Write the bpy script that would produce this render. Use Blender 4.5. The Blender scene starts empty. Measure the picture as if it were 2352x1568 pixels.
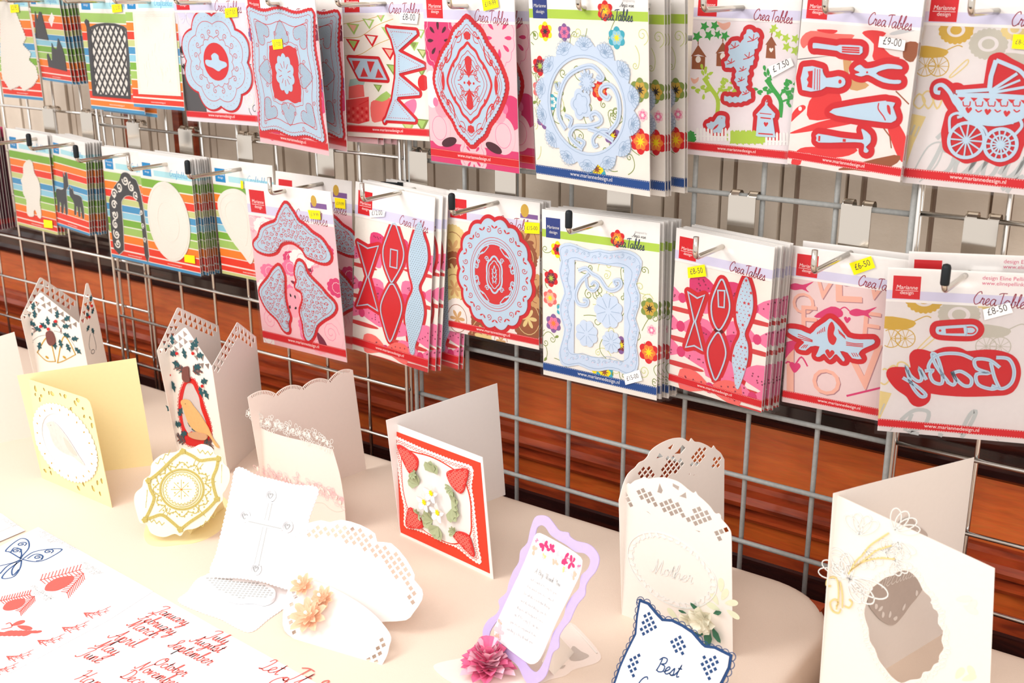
import bpy, math, random
from mathutils import Vector, Matrix, Euler
from mathutils.geometry import tessellate_polygon, delaunay_2d_cdt
random.seed(7)
PI = math.pi
scene = bpy.context.scene
COL = scene.collection

# ------------------------------------------------------------------ camera
FPX = 2624.2
CAM_EUL = Euler((1.26633, 0.00219, 0.62436), 'XYZ')
CAM_POS = Vector((0.90465, -1.05018, 0.57797))
cd = bpy.data.cameras.new('camera'); cam = bpy.data.objects.new('camera', cd); COL.objects.link(cam)
cam.location = CAM_POS; cam.rotation_euler = CAM_EUL
cd.sensor_width = 36.0; cd.lens = FPX * 36.0 / 2352.0; cd.clip_start = 0.02
cd.dof.use_dof = True; cd.dof.focus_distance = 1.22; cd.dof.aperture_fstop = 11.0
scene.camera = cam

# ------------------------------------------------------------------ light
w = bpy.data.worlds.new('room_light'); scene.world = w; w.use_nodes = True
bg = w.node_tree.nodes['Background']
bg.inputs[0].default_value = (1.0, 0.955, 0.925, 1); bg.inputs[1].default_value = 0.98
def area(name, loc, target, sx, sy, power, col):
    ld = bpy.data.lights.new(name, 'AREA'); ld.shape = 'RECTANGLE'; ld.size = sx; ld.size_y = sy
    ld.energy = power; ld.color = col
    o = bpy.data.objects.new(name, ld); COL.objects.link(o); o.location = loc
    o.rotation_euler = (Vector(target) - Vector(loc)).to_track_quat('-Z', 'Y').to_euler()
    return o
area('window_daylight', (-0.9, -2.2, 1.7), (-0.1, -0.2, 0.05), 0.75, 0.6, 13, (1.0, 0.96, 0.92))
area('table_fill_light', (-0.25, -0.88, 1.1), (0.08, -0.45, 0.0), 0.5, 0.5, 4.5, (1.0, 0.98, 0.96))  # added light low over the table, brightens the cloth more than the packs
area('camera_side_fill', (1.25, -1.75, 1.35), (0.2, -0.1, 0.1), 0.9, 0.9, 10, (1.0, 0.97, 0.94))  # added soft fill above and behind the camera, lifts the shaded card interiors
vs = scene.view_settings
vs.view_transform = 'Standard'; vs.look = 'None'; vs.exposure = 0.3; vs.gamma = 1.0; vs.use_curve_mapping = False
scene.cycles.transparent_max_bounces = 24
scene.cycles.max_bounces = 8

# ------------------------------------------------------------------ helpers
ROT = CAM_EUL.to_matrix()
def ray(x, y): return ROT @ Vector(((x - 1176) / FPX, (784 - y) / FPX, -1.0))
def on_z(x, y, z): d = ray(x, y); return CAM_POS + d * ((z - CAM_POS.z) / d.z)
def on_y(x, y, Y): d = ray(x, y); return CAM_POS + d * ((Y - CAM_POS.y) / d.y)
TABLE_Z = -0.012

def lin(c): return c / 12.92 if c <= 0.04045 else ((c + 0.055) / 1.055) ** 2.4
def rgb(r, g, b): return (lin(r / 255), lin(g / 255), lin(b / 255), 1.0)
MATS = {}
def mat(name, col, rough=0.6, spec=0.3, metal=0.0, grain=0.03, scale=220.0, trans=0.0, bump=0.0):
    if name in MATS: return MATS[name]
    m = bpy.data.materials.new(name); m.use_nodes = True
    nt = m.node_tree; b = nt.nodes['Principled BSDF']
    b.inputs['Roughness'].default_value = rough; b.inputs['Metallic'].default_value = metal
    b.inputs['Specular IOR Level'].default_value = spec
    c = rgb(*col)
    if grain:
        tc = nt.nodes.new('ShaderNodeTexCoord'); n = nt.nodes.new('ShaderNodeTexNoise'); n.inputs['Scale'].default_value = scale
        mx = nt.nodes.new('ShaderNodeMix'); mx.data_type = 'RGBA'
        mx.inputs[6].default_value = tuple(min(1, k * (1 + grain)) for k in c[:3]) + (1,)
        mx.inputs[7].default_value = tuple(k * (1 - grain * 2) for k in c[:3]) + (1,)
        nt.links.new(tc.outputs['Object'], n.inputs['Vector']); nt.links.new(n.outputs['Fac'], mx.inputs[0])
        nt.links.new(mx.outputs[2], b.inputs['Base Color'])
        if bump:
            bp = nt.nodes.new('ShaderNodeBump'); bp.inputs['Strength'].default_value = bump; bp.inputs['Distance'].default_value = 0.001
            nt.links.new(n.outputs['Fac'], bp.inputs['Height']); nt.links.new(bp.outputs[0], b.inputs['Normal'])
    else: b.inputs['Base Color'].default_value = c
    MATS[name] = m
    return m
def sleeve_mat():
    m = bpy.data.materials.new('clear_sleeve_film'); m.use_nodes = True; nt = m.node_tree
    for n in list(nt.nodes): nt.nodes.remove(n)
    out = nt.nodes.new('ShaderNodeOutputMaterial'); tr = nt.nodes.new('ShaderNodeBsdfTransparent')
    tr.inputs[0].default_value = (0.985, 0.985, 0.985, 1)
    gl = nt.nodes.new('ShaderNodeBsdfGlossy'); gl.inputs['Roughness'].default_value = 0.12
    df = nt.nodes.new('ShaderNodeBsdfDiffuse'); df.inputs[0].default_value = (0.8, 0.78, 0.78, 1)
    fr = nt.nodes.new('ShaderNodeFresnel'); fr.inputs[0].default_value = 1.25
    m1 = nt.nodes.new('ShaderNodeMixShader'); m2 = nt.nodes.new('ShaderNodeMixShader'); m2.inputs[0].default_value = 0.012
    tc = nt.nodes.new('ShaderNodeTexCoord'); no = nt.nodes.new('ShaderNodeTexNoise'); no.inputs['Scale'].default_value = 14
    bp = nt.nodes.new('ShaderNodeBump'); bp.inputs['Strength'].default_value = 0.12; bp.inputs['Distance'].default_value = 0.004
    L = nt.links.new
    L(tc.outputs['Object'], no.inputs['Vector']); L(no.outputs['Fac'], bp.inputs['Height']); L(bp.outputs[0], gl.inputs['Normal'])
    L(fr.outputs[0], m1.inputs[0]); L(tr.outputs[0], m1.inputs[1]); L(gl.outputs[0], m1.inputs[2])
    L(m1.outputs[0], m2.inputs[1]); L(df.outputs[0], m2.inputs[2]); L(m2.outputs[0], out.inputs[0])
    MATS['sleeve'] = m
    return m
SLEEVE = sleeve_mat()

def tag(o, label=None, cat=None, group=None, kind=None):
    if label: o['label'] = label
    if cat: o['category'] = cat
    if group: o['group'] = group
    if kind: o['kind'] = kind
    return o

class Frame:
    """A plane in the room: origin o, right a, up b, facing n."""
    def __init__(s, o, a, b):
        s.o = Vector(o); s.a = Vector(a).normalized(); b = Vector(b)
        s.b = (b - s.a * b.dot(s.a)).normalized(); s.n = s.a.cross(s.b)
    def px(s, x, y):
        d = ray(x, y); t = (s.o - CAM_POS).dot(s.n) / d.dot(s.n)
        q = CAM_POS + d * t - s.o
        return (q.dot(s.a), q.dot(s.b))
    def matrix(s):
        m = Matrix.Identity(4)
        for i in range(3): m[i][0] = s.a[i]; m[i][1] = s.b[i]; m[i][2] = s.n[i]; m[i][3] = s.o[i]
        return m
    def world(s, u, v, k=0): return s.o + s.a * u + s.b * v + s.n * k

def crop(F, ox, oy, sc):
    """tracing helper: pixels of an enlarged crop -> plane coordinates"""
    def T(*pts):
        r = [F.px(ox + x / sc, oy + y / sc) for x, y in pts]
        return r if len(r) > 1 else r[0]
    return T

def smooth(pts, n=6, closed=False):
    """Catmull-Rom through the points"""
    m = len(pts); out = []
    rng = range(m) if closed else range(m - 1)
    for i in rng:
        p0 = pts[(i - 1) % m] if closed or i > 0 else pts[0]
        p1 = pts[i]; p2 = pts[(i + 1) % m]
        p3 = pts[(i + 2) % m] if closed or i + 2 < m else pts[-1]
        for k in range(n):
            t = k / n; t2 = t * t; t3 = t2 * t
            out.append(tuple(0.5 * (2 * p1[j] + (p2[j] - p0[j]) * t + (2 * p0[j] - 5 * p1[j] + 4 * p2[j] - p3[j]) * t2 + (3 * p1[j] - p0[j] - 3 * p2[j] + p3[j]) * t3) for j in (0, 1)))
    if not closed: out.append(tuple(pts[-1]))
    return out
def ell(c, a, b, n=28, rot=0.0, a0=0.0, a1=2 * PI):
    full = abs(a1 - a0 - 2 * PI) < 1e-6; cr, sr = math.cos(rot), math.sin(rot); r = []
    for i in range(n if full else n + 1):
        t = a0 + (a1 - a0) * i / n; x, y = a * math.cos(t), b * math.sin(t)
        r.append((c[0] + x * cr - y * sr, c[1] + x * sr + y * cr))
    return r
def scallop(c, a, b, lobes, amp, n=8, rot=0.0, ph=0.0, pointy=False):
    """ellipse with rounded lobes"""
    r = []; cr, sr = math.cos(rot), math.sin(rot)
    for i in range(lobes * n):
        t = 2 * PI * i / (lobes * n); k = abs(math.sin(lobes * t / 2 + ph))
        k = k if not pointy else 1 - k
        s = 1 - amp + amp * k; x, y = a * s * math.cos(t), b * s * math.sin(t)
        r.append((c[0] + x * cr - y * sr, c[1] + x * sr + y * cr))
    return r
def spiral(c, r, turns=1.5, a0=0.0, dirn=1, n=18, inner=0.12):
    return [(c[0] + r * (1 - (1 - inner) * i / n) * math.cos(a0 + dirn * 2 * PI * turns * i / n),
             c[1] + r * (1 - (1 - inner) * i / n) * math.sin(a0 + dirn * 2 * PI * turns * i / n)) for i in range(n + 1)]
def resample(pts, step, closed=False):
    P = list(pts) + ([pts[0]] if closed else []); out = [P[0]]; need = step
    for p, q in zip(P, P[1:]):
        L = math.dist(p, q); pos = 0.0
        while L - pos >= need:
            pos += need; out.append((p[0] + (q[0] - p[0]) * pos / L, p[1] + (q[1] - p[1]) * pos / L)); need = step
        need -= L - pos
    return out
def mirror_x(pts, cx): return [(2 * cx - x, y) for x, y in pts]
def mirror_y(pts, cy): return [(x, 2 * cy - y) for x, y in pts]
def rotp(pts, c, ang):
    k, s = math.cos(ang), math.sin(ang)
    return [(c[0] + (x - c[0]) * k - (y - c[1]) * s, c[1] + (x - c[0]) * s + (y - c[1]) * k) for x, y in pts]
def inside(p, poly):
    r = False; n = len(poly); x, y = p; j = n - 1
    for i in range(n):
        xi, yi = poly[i]; xj, yj = poly[j]
        if (yi > y) != (yj > y) and x < (xj - xi) * (y - yi) / (yj - yi) + xi: r = not r
        j = i
    return r
def clip_halfplane(poly, keep):
    out = []
    for i, p in enumerate(poly):
        q = poly[(i + 1) % len(poly)]; a, b = keep(p), keep(q)
        if a >= 0: out.append(p)
        if (a < 0) != (b < 0):
            t = a / (a - b); out.append((p[0] + (q[0] - p[0]) * t, p[1] + (q[1] - p[1]) * t))
    return out
def clip_rect(poly, x0, y0, x1, y1):
    for k in (lambda p: p[0] - x0, lambda p: x1 - p[0], lambda p: p[1] - y0, lambda p: y1 - p[1]):
        if len(poly) < 3: return []
        poly = clip_halfplane(poly, k)
    return poly if len(poly) >= 3 else []

class MB:
    """collects flat shapes (with thickness) and links them as one mesh"""
    def __init__(s): s.v = []; s.f = []; s.m = []; s.mats = []
    def mi(s, m):
        if m not in s.mats: s.mats.append(m)
        return s.mats.index(m)
    def face(s, idx, m): s.f.append(idx); s.m.append(m)
    def quad(s, P, m):
        k = len(s.v); s.v += [tuple(p) for p in P]; s.face(tuple(range(k, k + len(P))), s.mi(m)); return s
    def fill(s, out, m, z=0.0, t=0.0, holes=(), back=False):
        m = s.mi(m); loops = [list(out)] + [list(h) for h in holes]
        allp = [p for l in loops for p in l]
        if len(out) < 3: return s
        k = len(s.v); s.v += [(p[0], p[1], z + t) for p in allp]
        for tri in tessellate_polygon([[Vector((p[0], p[1], 0)) for p in l] for l in loops]):
            a, b, c = (allp[i] for i in tri)
            area2 = (b[0] - a[0]) * (c[1] - a[1]) - (c[0] - a[0]) * (b[1] - a[1])
            s.face(tuple(k + i for i in (tri if area2 > 0 else tri[::-1])), m)
        if t:
            k2 = len(s.v); s.v += [(p[0], p[1], z) for p in allp]
            o = 0
            for l in loops:
                n = len(l)
                for i in range(n):
                    j = (i + 1) % n; s.face((k2 + o + i, k2 + o + j, k + o + j, k + o + i), m)
                o += n
            if back:
                for q in range(len(s.f)): pass
        return s
    def stroke(s, pts, w, m, z=0.0, t=0.0, closed=False, caps=True, taper=None):
        P = []
        for p in pts:
            if not P or math.dist(p, P[-1]) > 1e-7: P.append(p)
        if closed and len(P) > 2 and math.dist(P[0], P[-1]) < 1e-7: P.pop()
        n = len(P)
        if n < 2: return s
        mm = s.mi(m); L = []; Rr = []
        for i in range(n):
            a = P[i - 1] if closed or i else P[0]; b = P[(i + 1) % n] if closed or i < n - 1 else P[-1]
            d1 = (P[i][0] - a[0], P[i][1] - a[1]); d2 = (b[0] - P[i][0], b[1] - P[i][1])
            l1 = math.hypot(*d1); l2 = math.hypot(*d2)
            if l1 < 1e-9: d1, l1 = d2, l2
            if l2 < 1e-9: d2, l2 = d1, l1
            tx, ty = d1[0] / l1 + d2[0] / l2, d1[1] / l1 + d2[1] / l2; tl = math.hypot(tx, ty)
            if tl < 0.15: tx, ty, tl = d1[0] / l1, d1[1] / l1, 1.0
            nx, ny = -ty / tl, tx / tl
            k = min(1.6, 1.0 / max(0.35, abs(nx * -d1[1] / l1 + ny * d1[0] / l1)))
            h = w / 2 * (taper(i / (n - 1)) if taper else 1.0) * k
            L.append((P[i][0] + nx * h, P[i][1] + ny * h)); Rr.append((P[i][0] - nx * h, P[i][1] - ny * h))
        k = len(s.v)
        for a, b in zip(L, Rr): s.v += [(a[0], a[1], z + t), (b[0], b[1], z + t)]
        seg = n if closed else n - 1
        for i in range(seg):
            j = (i + 1) % n; s.face((k + 2 * i + 1, k + 2 * j + 1, k + 2 * j, k + 2 * i), mm)
        if t:
            k2 = len(s.v)
            for a, b in zip(L, Rr): s.v += [(a[0], a[1], z), (b[0], b[1], z)]
            for i in range(seg):
                j = (i + 1) % n
                s.face((k + 2 * i, k + 2 * j, k2 + 2 * j, k2 + 2 * i), mm)
                s.face((k + 2 * j + 1, k + 2 * i + 1, k2 + 2 * i + 1, k2 + 2 * j + 1), mm)
        if caps and not closed and not taper and w > 0.0012:
            for c in (P[0], P[-1]): s.fill(ell(c, w / 2, w / 2, 10), m, z, t)
        return s
    def grown(s, out, d, m, z=0.0, t=0.0):
        """the outline grown outward by d with rounded corners, filled"""
        P = resample(out, 0.0016, True); n = len(P)
        ar = sum(P[i][0] * P[(i + 1) % n][1] - P[(i + 1) % n][0] * P[i][1] for i in range(n))
        if ar < 0: P = P[::-1]
        Q = []
        for i in range(n):
            a, b, c = P[i - 1], P[i], P[(i + 1) % n]
            if math.dist(a, b) < 1e-8 or math.dist(b, c) < 1e-8: continue
            t1 = math.atan2(b[1] - a[1], b[0] - a[0]); t2 = math.atan2(c[1] - b[1], c[0] - b[0]); dt = (t2 - t1 + PI) % (2 * PI) - PI
            k = max(1, int(dt / 0.35)) if dt > 0.35 else 0
            for j in range(k + 1):
                an = (t1 + dt * (j / k if k else 0.5)) - PI / 2
                Q.append(Vector((b[0] + d * math.cos(an), b[1] + d * math.sin(an))))
        m = s.mi(m); r = delaunay_2d_cdt(Q, [(i, (i + 1) % len(Q)) for i in range(len(Q))], [], 1, 1e-7)
        k = len(s.v); s.v += [(p.x, p.y, z) for p in r[0]]
        for f in r[2]: s.face(tuple(k + i for i in f), m)
        return s
    def box(s, x0, y0, z0, x1, y1, z1, m):
        m = s.mi(m); k = len(s.v)
        s.v += [(x, y, z) for z in (z0, z1) for y in (y0, y1) for x in (x0, x1)]
        for q in ((0, 2, 3, 1), (4, 5, 7, 6), (0, 1, 5, 4), (2, 6, 7, 3), (0, 4, 6, 2), (1, 3, 7, 5)): s.face(tuple(k + i for i in q), m)
        return s
    def tube(s, pts, r, m, sides=10, closed=False, caps=True):
        """round wire through 3-D points"""
        m = s.mi(m); P = [Vector(p) for p in pts]; n = len(P); k = len(s.v)
        up = None
        for i in range(n):
            a = P[i - 1] if closed or i else P[0]; b = P[(i + 1) % n] if closed or i < n - 1 else P[-1]
            t = (b - a).normalized()
            if up is None:
                up = t.orthogonal().normalized()
            up = (up - t * up.dot(t)).normalized(); q = t.cross(up); rr = r[i] if isinstance(r, (list, tuple)) else r
            for j in range(sides):
                an = 2 * PI * j / sides; s.v.append(tuple(P[i] + (up * math.cos(an) + q * math.sin(an)) * rr))
        for i in range(n if closed else n - 1):
            for j in range(sides):
                i2 = (i + 1) % n; j2 = (j + 1) % sides
                s.face((k + i * sides + j, k + i * sides + j2, k + i2 * sides + j2, k + i2 * sides + j), m)
        if caps and not closed:
            s.face(tuple(k + j for j in range(sides))[::-1], m); s.face(tuple(k + (n - 1) * sides + j for j in range(sides)), m)
        return s
    def text(s, body, at, size, m, z=0.0, ang=0.0, align='LEFT', shear=0.0, width=None):
        m = s.mi(m); vs_, fs_ = glyphs(body); xs = [p[0] for p in vs_]
        W = max(xs) if xs else 1.0; sx = size if width is None else width / W
        off = {'LEFT': 0, 'CENTER': -W / 2, 'RIGHT': -W}[align]; ca, sa = math.cos(ang), math.sin(ang); k = len(s.v)
        for x, y in vs_:
            x = (x + off) * sx + y * size * shear; y = y * size
            s.v.append((at[0] + x * ca - y * sa, at[1] + x * sa + y * ca, z))
        for f in fs_: s.face(tuple(k + i for i in f), m)
        return s
    def build(s, name, parent=None, smooth_=False, link=True):
        me = bpy.data.meshes.new(name); me.from_pydata(s.v, [], s.f); 
        for m in s.mats: me.materials.append(m)
        me.polygons.foreach_set('material_index', s.m)
        if smooth_: me.polygons.foreach_set('use_smooth', [True] * len(s.f))
        me.update()
        o = bpy.data.objects.new(name, me); COL.objects.link(o)
        if parent: o.parent = parent
        return o
_G = {}
def glyphs(body):
    if body in _G: return _G[body]
    cu = bpy.data.curves.new('lettering', 'FONT'); cu.body = body; cu.size = 1.0; cu.resolution_u = 3
    ob = bpy.data.objects.new('lettering', cu); me = ob.to_mesh()
    r = ([(v.co.x, v.co.y) for v in me.vertices], [tuple(p.vertices) for p in me.polygons])
    ob.to_mesh_clear(); bpy.data.objects.remove(ob); bpy.data.curves.remove(cu); _G[body] = r
    return r
def empty(name, F=None, loc=None):
    o = bpy.data.objects.new(name, None); COL.objects.link(o); o.empty_display_size = 0.02
    if F is not None: o.matrix_world = F.matrix()
    if loc is not None: o.location = loc
    return o
def copy_tree(o, delta, label=None, group=None, skip=()):
    c = o.copy(); COL.objects.link(c); c.location = o.location + Vector(delta)
    if label: c['label'] = label
    if group: c['group'] = group
    for ch in list(o.children):
        if ch.name.split('.')[0] in skip: continue
        k = ch.copy(); COL.objects.link(k); k.parent = c
        for g in list(ch.children):
            q = g.copy(); COL.objects.link(q); q.parent = k
    return c
# ------------------------------------------------------------------ materials of the place
def wood_mat(name, c1, c2, c3, sc=1.0, rough=0.28):
    m = bpy.data.materials.new(name); m.use_nodes = True; nt = m.node_tree; b = nt.nodes['Principled BSDF']
    tc = nt.nodes.new('ShaderNodeTexCoord'); mp = nt.nodes.new('ShaderNodeMapping'); mp.inputs['Scale'].default_value = (3.0 * sc, 10 * sc, 26 * sc)
    n1 = nt.nodes.new('ShaderNodeTexNoise'); n1.inputs['Scale'].default_value = 2.6; n1.inputs['Detail'].default_value = 6; n1.inputs['Distortion'].default_value = 1.1
    n2 = nt.nodes.new('ShaderNodeTexNoise'); n2.inputs['Scale'].default_value = 22; n2.inputs['Detail'].default_value = 3
    r = nt.nodes.new('ShaderNodeValToRGB'); e = r.color_ramp.elements
    e[0].position = 0.25; e[0].color = rgb(*c1); e[1].position = 0.78; e[1].color = rgb(*c3)
    x = r.color_ramp.elements.new(0.48); x.color = rgb(*c2)
    mx = nt.nodes.new('ShaderNodeMix'); mx.data_type = 'RGBA'; mx.blend_type = 'MULTIPLY'; mx.inputs[0].default_value = 0.35
    L = nt.links.new
    L(tc.outputs['Object'], mp.inputs['Vector']); L(mp.outputs[0], n1.inputs['Vector']); L(mp.outputs[0], n2.inputs['Vector'])
    L(n1.outputs['Fac'], r.inputs['Fac']); L(r.outputs[0], mx.inputs[6]); L(n2.outputs['Color'], mx.inputs[7]); L(mx.outputs[2], b.inputs['Base Color'])
    b.inputs['Roughness'].default_value = rough; b.inputs['Specular IOR Level'].default_value = 0.45
    return m
WOOD = wood_mat('orange_panel_wood', (172, 76, 32), (208, 98, 40), (224, 116, 52))
WOOD_RAIL = wood_mat('red_brown_rail_wood', (92, 34, 24), (164, 66, 34), (200, 90, 46), rough=0.2)
WOOD_DARK = wood_mat('dark_stained_wood', (22, 18, 20), (52, 26, 24), (84, 38, 28), rough=0.16)
def wall_mat():
    m = bpy.data.materials.new('beige_painted_board'); m.use_nodes = True; nt = m.node_tree; b = nt.nodes['Principled BSDF']
    tc = nt.nodes.new('ShaderNodeTexCoord'); n = nt.nodes.new('ShaderNodeTexNoise'); n.inputs['Scale'].default_value = 7; n.inputs['Detail'].default_value = 5
    r = nt.nodes.new('ShaderNodeValToRGB'); e = r.color_ramp.elements
    e[0].position = 0.3; e[0].color = rgb(214, 198, 180); e[1].position = 0.72; e[1].color = rgb(248, 236, 220)
    n2 = nt.nodes.new('ShaderNodeTexNoise'); n2.inputs['Scale'].default_value = 160; n2.inputs['Detail'].default_value = 4
    bp = nt.nodes.new('ShaderNodeBump'); bp.inputs['Strength'].default_value = 0.35; bp.inputs['Distance'].default_value = 0.001
    L = nt.links.new
    L(tc.outputs['Object'], n.inputs['Vector']); L(n.outputs['Fac'], r.inputs['Fac']); L(r.outputs[0], b.inputs['Base Color'])
    L(tc.outputs['Object'], n2.inputs['Vector']); L(n2.outputs['Fac'], bp.inputs['Height']); L(bp.outputs[0], b.inputs['Normal'])
    b.inputs['Roughness'].default_value = 0.42
    return m
BEIGE = wall_mat(); GROOVE = mat('groove_paint', (186, 162, 146), 0.6)
CHROME = mat('chrome_wire', (226, 224, 220), 0.2, metal=1.0, grain=0)
GREYWIRE = mat('worn_grey_wire', (168, 170, 168), 0.5, metal=0.1, grain=0.12, scale=300)
HOOKCHROME = mat('bright_chrome', (205, 198, 188), 0.14, metal=1.0, grain=0)
RUBBER = mat('black_rubber', (20, 26, 30), 0.5, grain=0.05)
CLOTH = mat('beige_tablecloth', (232, 212, 194), 0.85, 0.15, grain=0.025, scale=900, bump=0.15)
FLOORM = mat('brown_carpet_floor', (70, 58, 52), 0.95, grain=0.2, scale=60)

# ------------------------------------------------------------------ the setting
WY = 0.075                         # wall face behind the mesh
XL, XR = -3.0, 2.4
def struct(o): return tag(o, kind='structure')
struct(MB().quad([(XL, -3.2, -0.75), (XR, -3.2, -0.75), (XR, WY + 0.1, -0.75), (XL, WY + 0.1, -0.75)], FLOORM).build('floor'))
wall = struct(MB().box(XL, WY + 0.012, 0.12, XR, WY + 0.1, 1.9, GROOVE).build('wall_back'))
# beige boards with grooves between them
bw = 0.0535; x = XL; k = 0
bm = MB().box(0, 0, 0, bw - 0.006, 0.012, 1.72, BEIGE).build('board', wall); bm.location = (x, WY, 0.17)
me_b = bm.data; me_n = MB().box(0, 0, 0, 0.0125, 0.010, 1.72, BEIGE).build('board_tmp'); mn = me_n.data; bpy.data.objects.remove(me_n)
x = XL + bw
while x < XR:
    o = bpy.data.objects.new('board', me_b); COL.objects.link(o); o.parent = wall; o.location = (x, WY + 0.0015 * (k % 3), 0.17)
    o2 = bpy.data.objects.new('narrow_board', mn); COL.objects.link(o2); o2.parent = wall; o2.location = (x + bw - 0.003, WY + 0.004, 0.17)
    x += bw + 0.016; k += 1
# wooden battens against the boards
for bx, wd in ((-0.655, 0.011), (-0.536, 0.015), (-0.500, 0.013)):
    MB().box(bx, WY - 0.006, 0.16, bx + wd, WY + 0.001, 1.5, WOOD_RAIL).build('batten', wall)
# wood dado below the boards
dado = struct(MB().box(XL, WY, -0.75, XR, WY + 0.09, 0.125, WOOD).build('wall_dado'))
def moulding(name, prof, m):
    b = MB(); mm = b.mi(m)
    for px_, pz in prof: b.v += [(XL, WY - px_, pz), (XR, WY - px_, pz)]
    for i in range(len(prof) - 1): b.face((2 * i, 2 * i + 1, 2 * i + 3, 2 * i + 2), mm)
    return b.build(name)
o = moulding('trim_1', [(-0.001, 0.185), (0.034, 0.183), (0.038, 0.178), (0.036, 0.172), (0.028, 0.168), (0.022, 0.160), (0.026, 0.152), (0.022, 0.144), (0.014, 0.140), (0.014, 0.128), (0.018, 0.122), (0.014, 0.113), (0.006, 0.110), (-0.001, 0.104)], WOOD_DARK); struct(o)
o = moulding('trim_2', [(-0.001, 0.036), (0.005, 0.034), (0.006, 0.028), (0.016, 0.024), (0.019, 0.016), (0.017, 0.010), (0.008, 0.006), (0.007, -0.004), (0.010, -0.006), (0.008, -0.010), (-0.001, -0.014)], WOOD_RAIL); struct(o)
o = moulding('trim_3', [(0.002, -0.053), (0.012, -0.055), (0.012, -0.75)], WOOD_DARK); struct(o)
o = moulding('trim_4', [(-0.001, -0.036), (0.006, -0.038), (0.007, -0.054), (0.003, -0.055)], WOOD_RAIL); struct(o)

# ------------------------------------------------------------------ gridwall panels
def gridpanel(xs, z0, rows, m, label, y=0.0, r=0.0026):
    t = empty('grid_panel', loc=(xs[0], y, -0.45)); zz0 = -0.45
    rng = [k for k in range(-6, 13)]
    xa, xb = xs[0], xs[-1]
    zs = [z0 + k * 0.075 for k in rng]; zlo, zhi = zs[0], zs[-1]
    me = None
    for z in zs:
        if me is None:
            o = MB().tube([(0, 0, 0), (xb - xa, 0, 0)], r, m, 12).build('horizontal_wire', t, True); me = o.data
        else: o = bpy.data.objects.new('horizontal_wire', me); COL.objects.link(o); o.parent = t
        o.location = (0, 0, z - zz0)
    mv = None
    for i, xx in enumerate(xs):
        for dy in ((-2 * r, 2 * r) if i in (0, len(xs) - 1) else (2 * r,)):
            if mv is None:
                o = MB().tube([(0, 0, zlo - 0.004), (0, 0, zhi + 0.004)], r, m, 12).build('vertical_wire', t, True); mv = o.data
            else: o = bpy.data.objects.new('vertical_wire', mv); COL.objects.link(o); o.parent = t
            o.location = (xx - xa, dy * 0.95, -zz0)
    return tag(t, label, 'display grid', 'wire grid panels along the wall')
gridpanel([i * 0.075 for i in range(9)], 0.0, 0, GREYWIRE, 'worn dull grey wire mesh panel between two chrome ones', r=0.0027)
gridpanel([-0.617 + i * 0.075 for i in range(9)], 0.0, 0, CHROME, 'chrome wire mesh panel holding the diamond and square lace dies', r=0.0023)
gridpanel([0.6045 + i * 0.075 for i in range(9)], 0.0017, 0, CHROME, 'shiny chrome wire mesh panel behind the pram and baby dies', r=0.0023)
gridpanel([-0.5585 - 0.0735 * 8 - 0.055 + i * 0.0735 for i in range(9)] + [-0.5585], 0.0112, 0, CHROME, 'thin chrome wire mesh panel overlapped behind the striped packs', y=0.014, r=0.0021)
# cable ties where panels meet
for px_, pz, lab in (((-0.0085), 0.345, 'black cable tie with long tail binding two grid panels'), ((-0.0085), 0.151, 'small black cable tie low on the panel joint')):
    t = empty('cable_tie', loc=(px_, 0, pz))
    MB().tube([(0.017 * math.cos(a) , 0.0105 * math.sin(a), 0) for a in [i * PI / 8 for i in range(16)]], 0.0022, RUBBER, 8, closed=True).build('loop', t, True)
    MB().box(-0.004, -0.0155, -0.003, 0.004, -0.009, 0.003, RUBBER).build('head', t)
    if pz > 0.3: MB().tube([(0, -0.013, 0), (-0.025, -0.02, 0.001), (-0.055, -0.022, -0.004)], [0.002, 0.0016, 0.001], RUBBER, 6).build('tail', t, True)
    tag(t, lab, 'cable tie')

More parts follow.
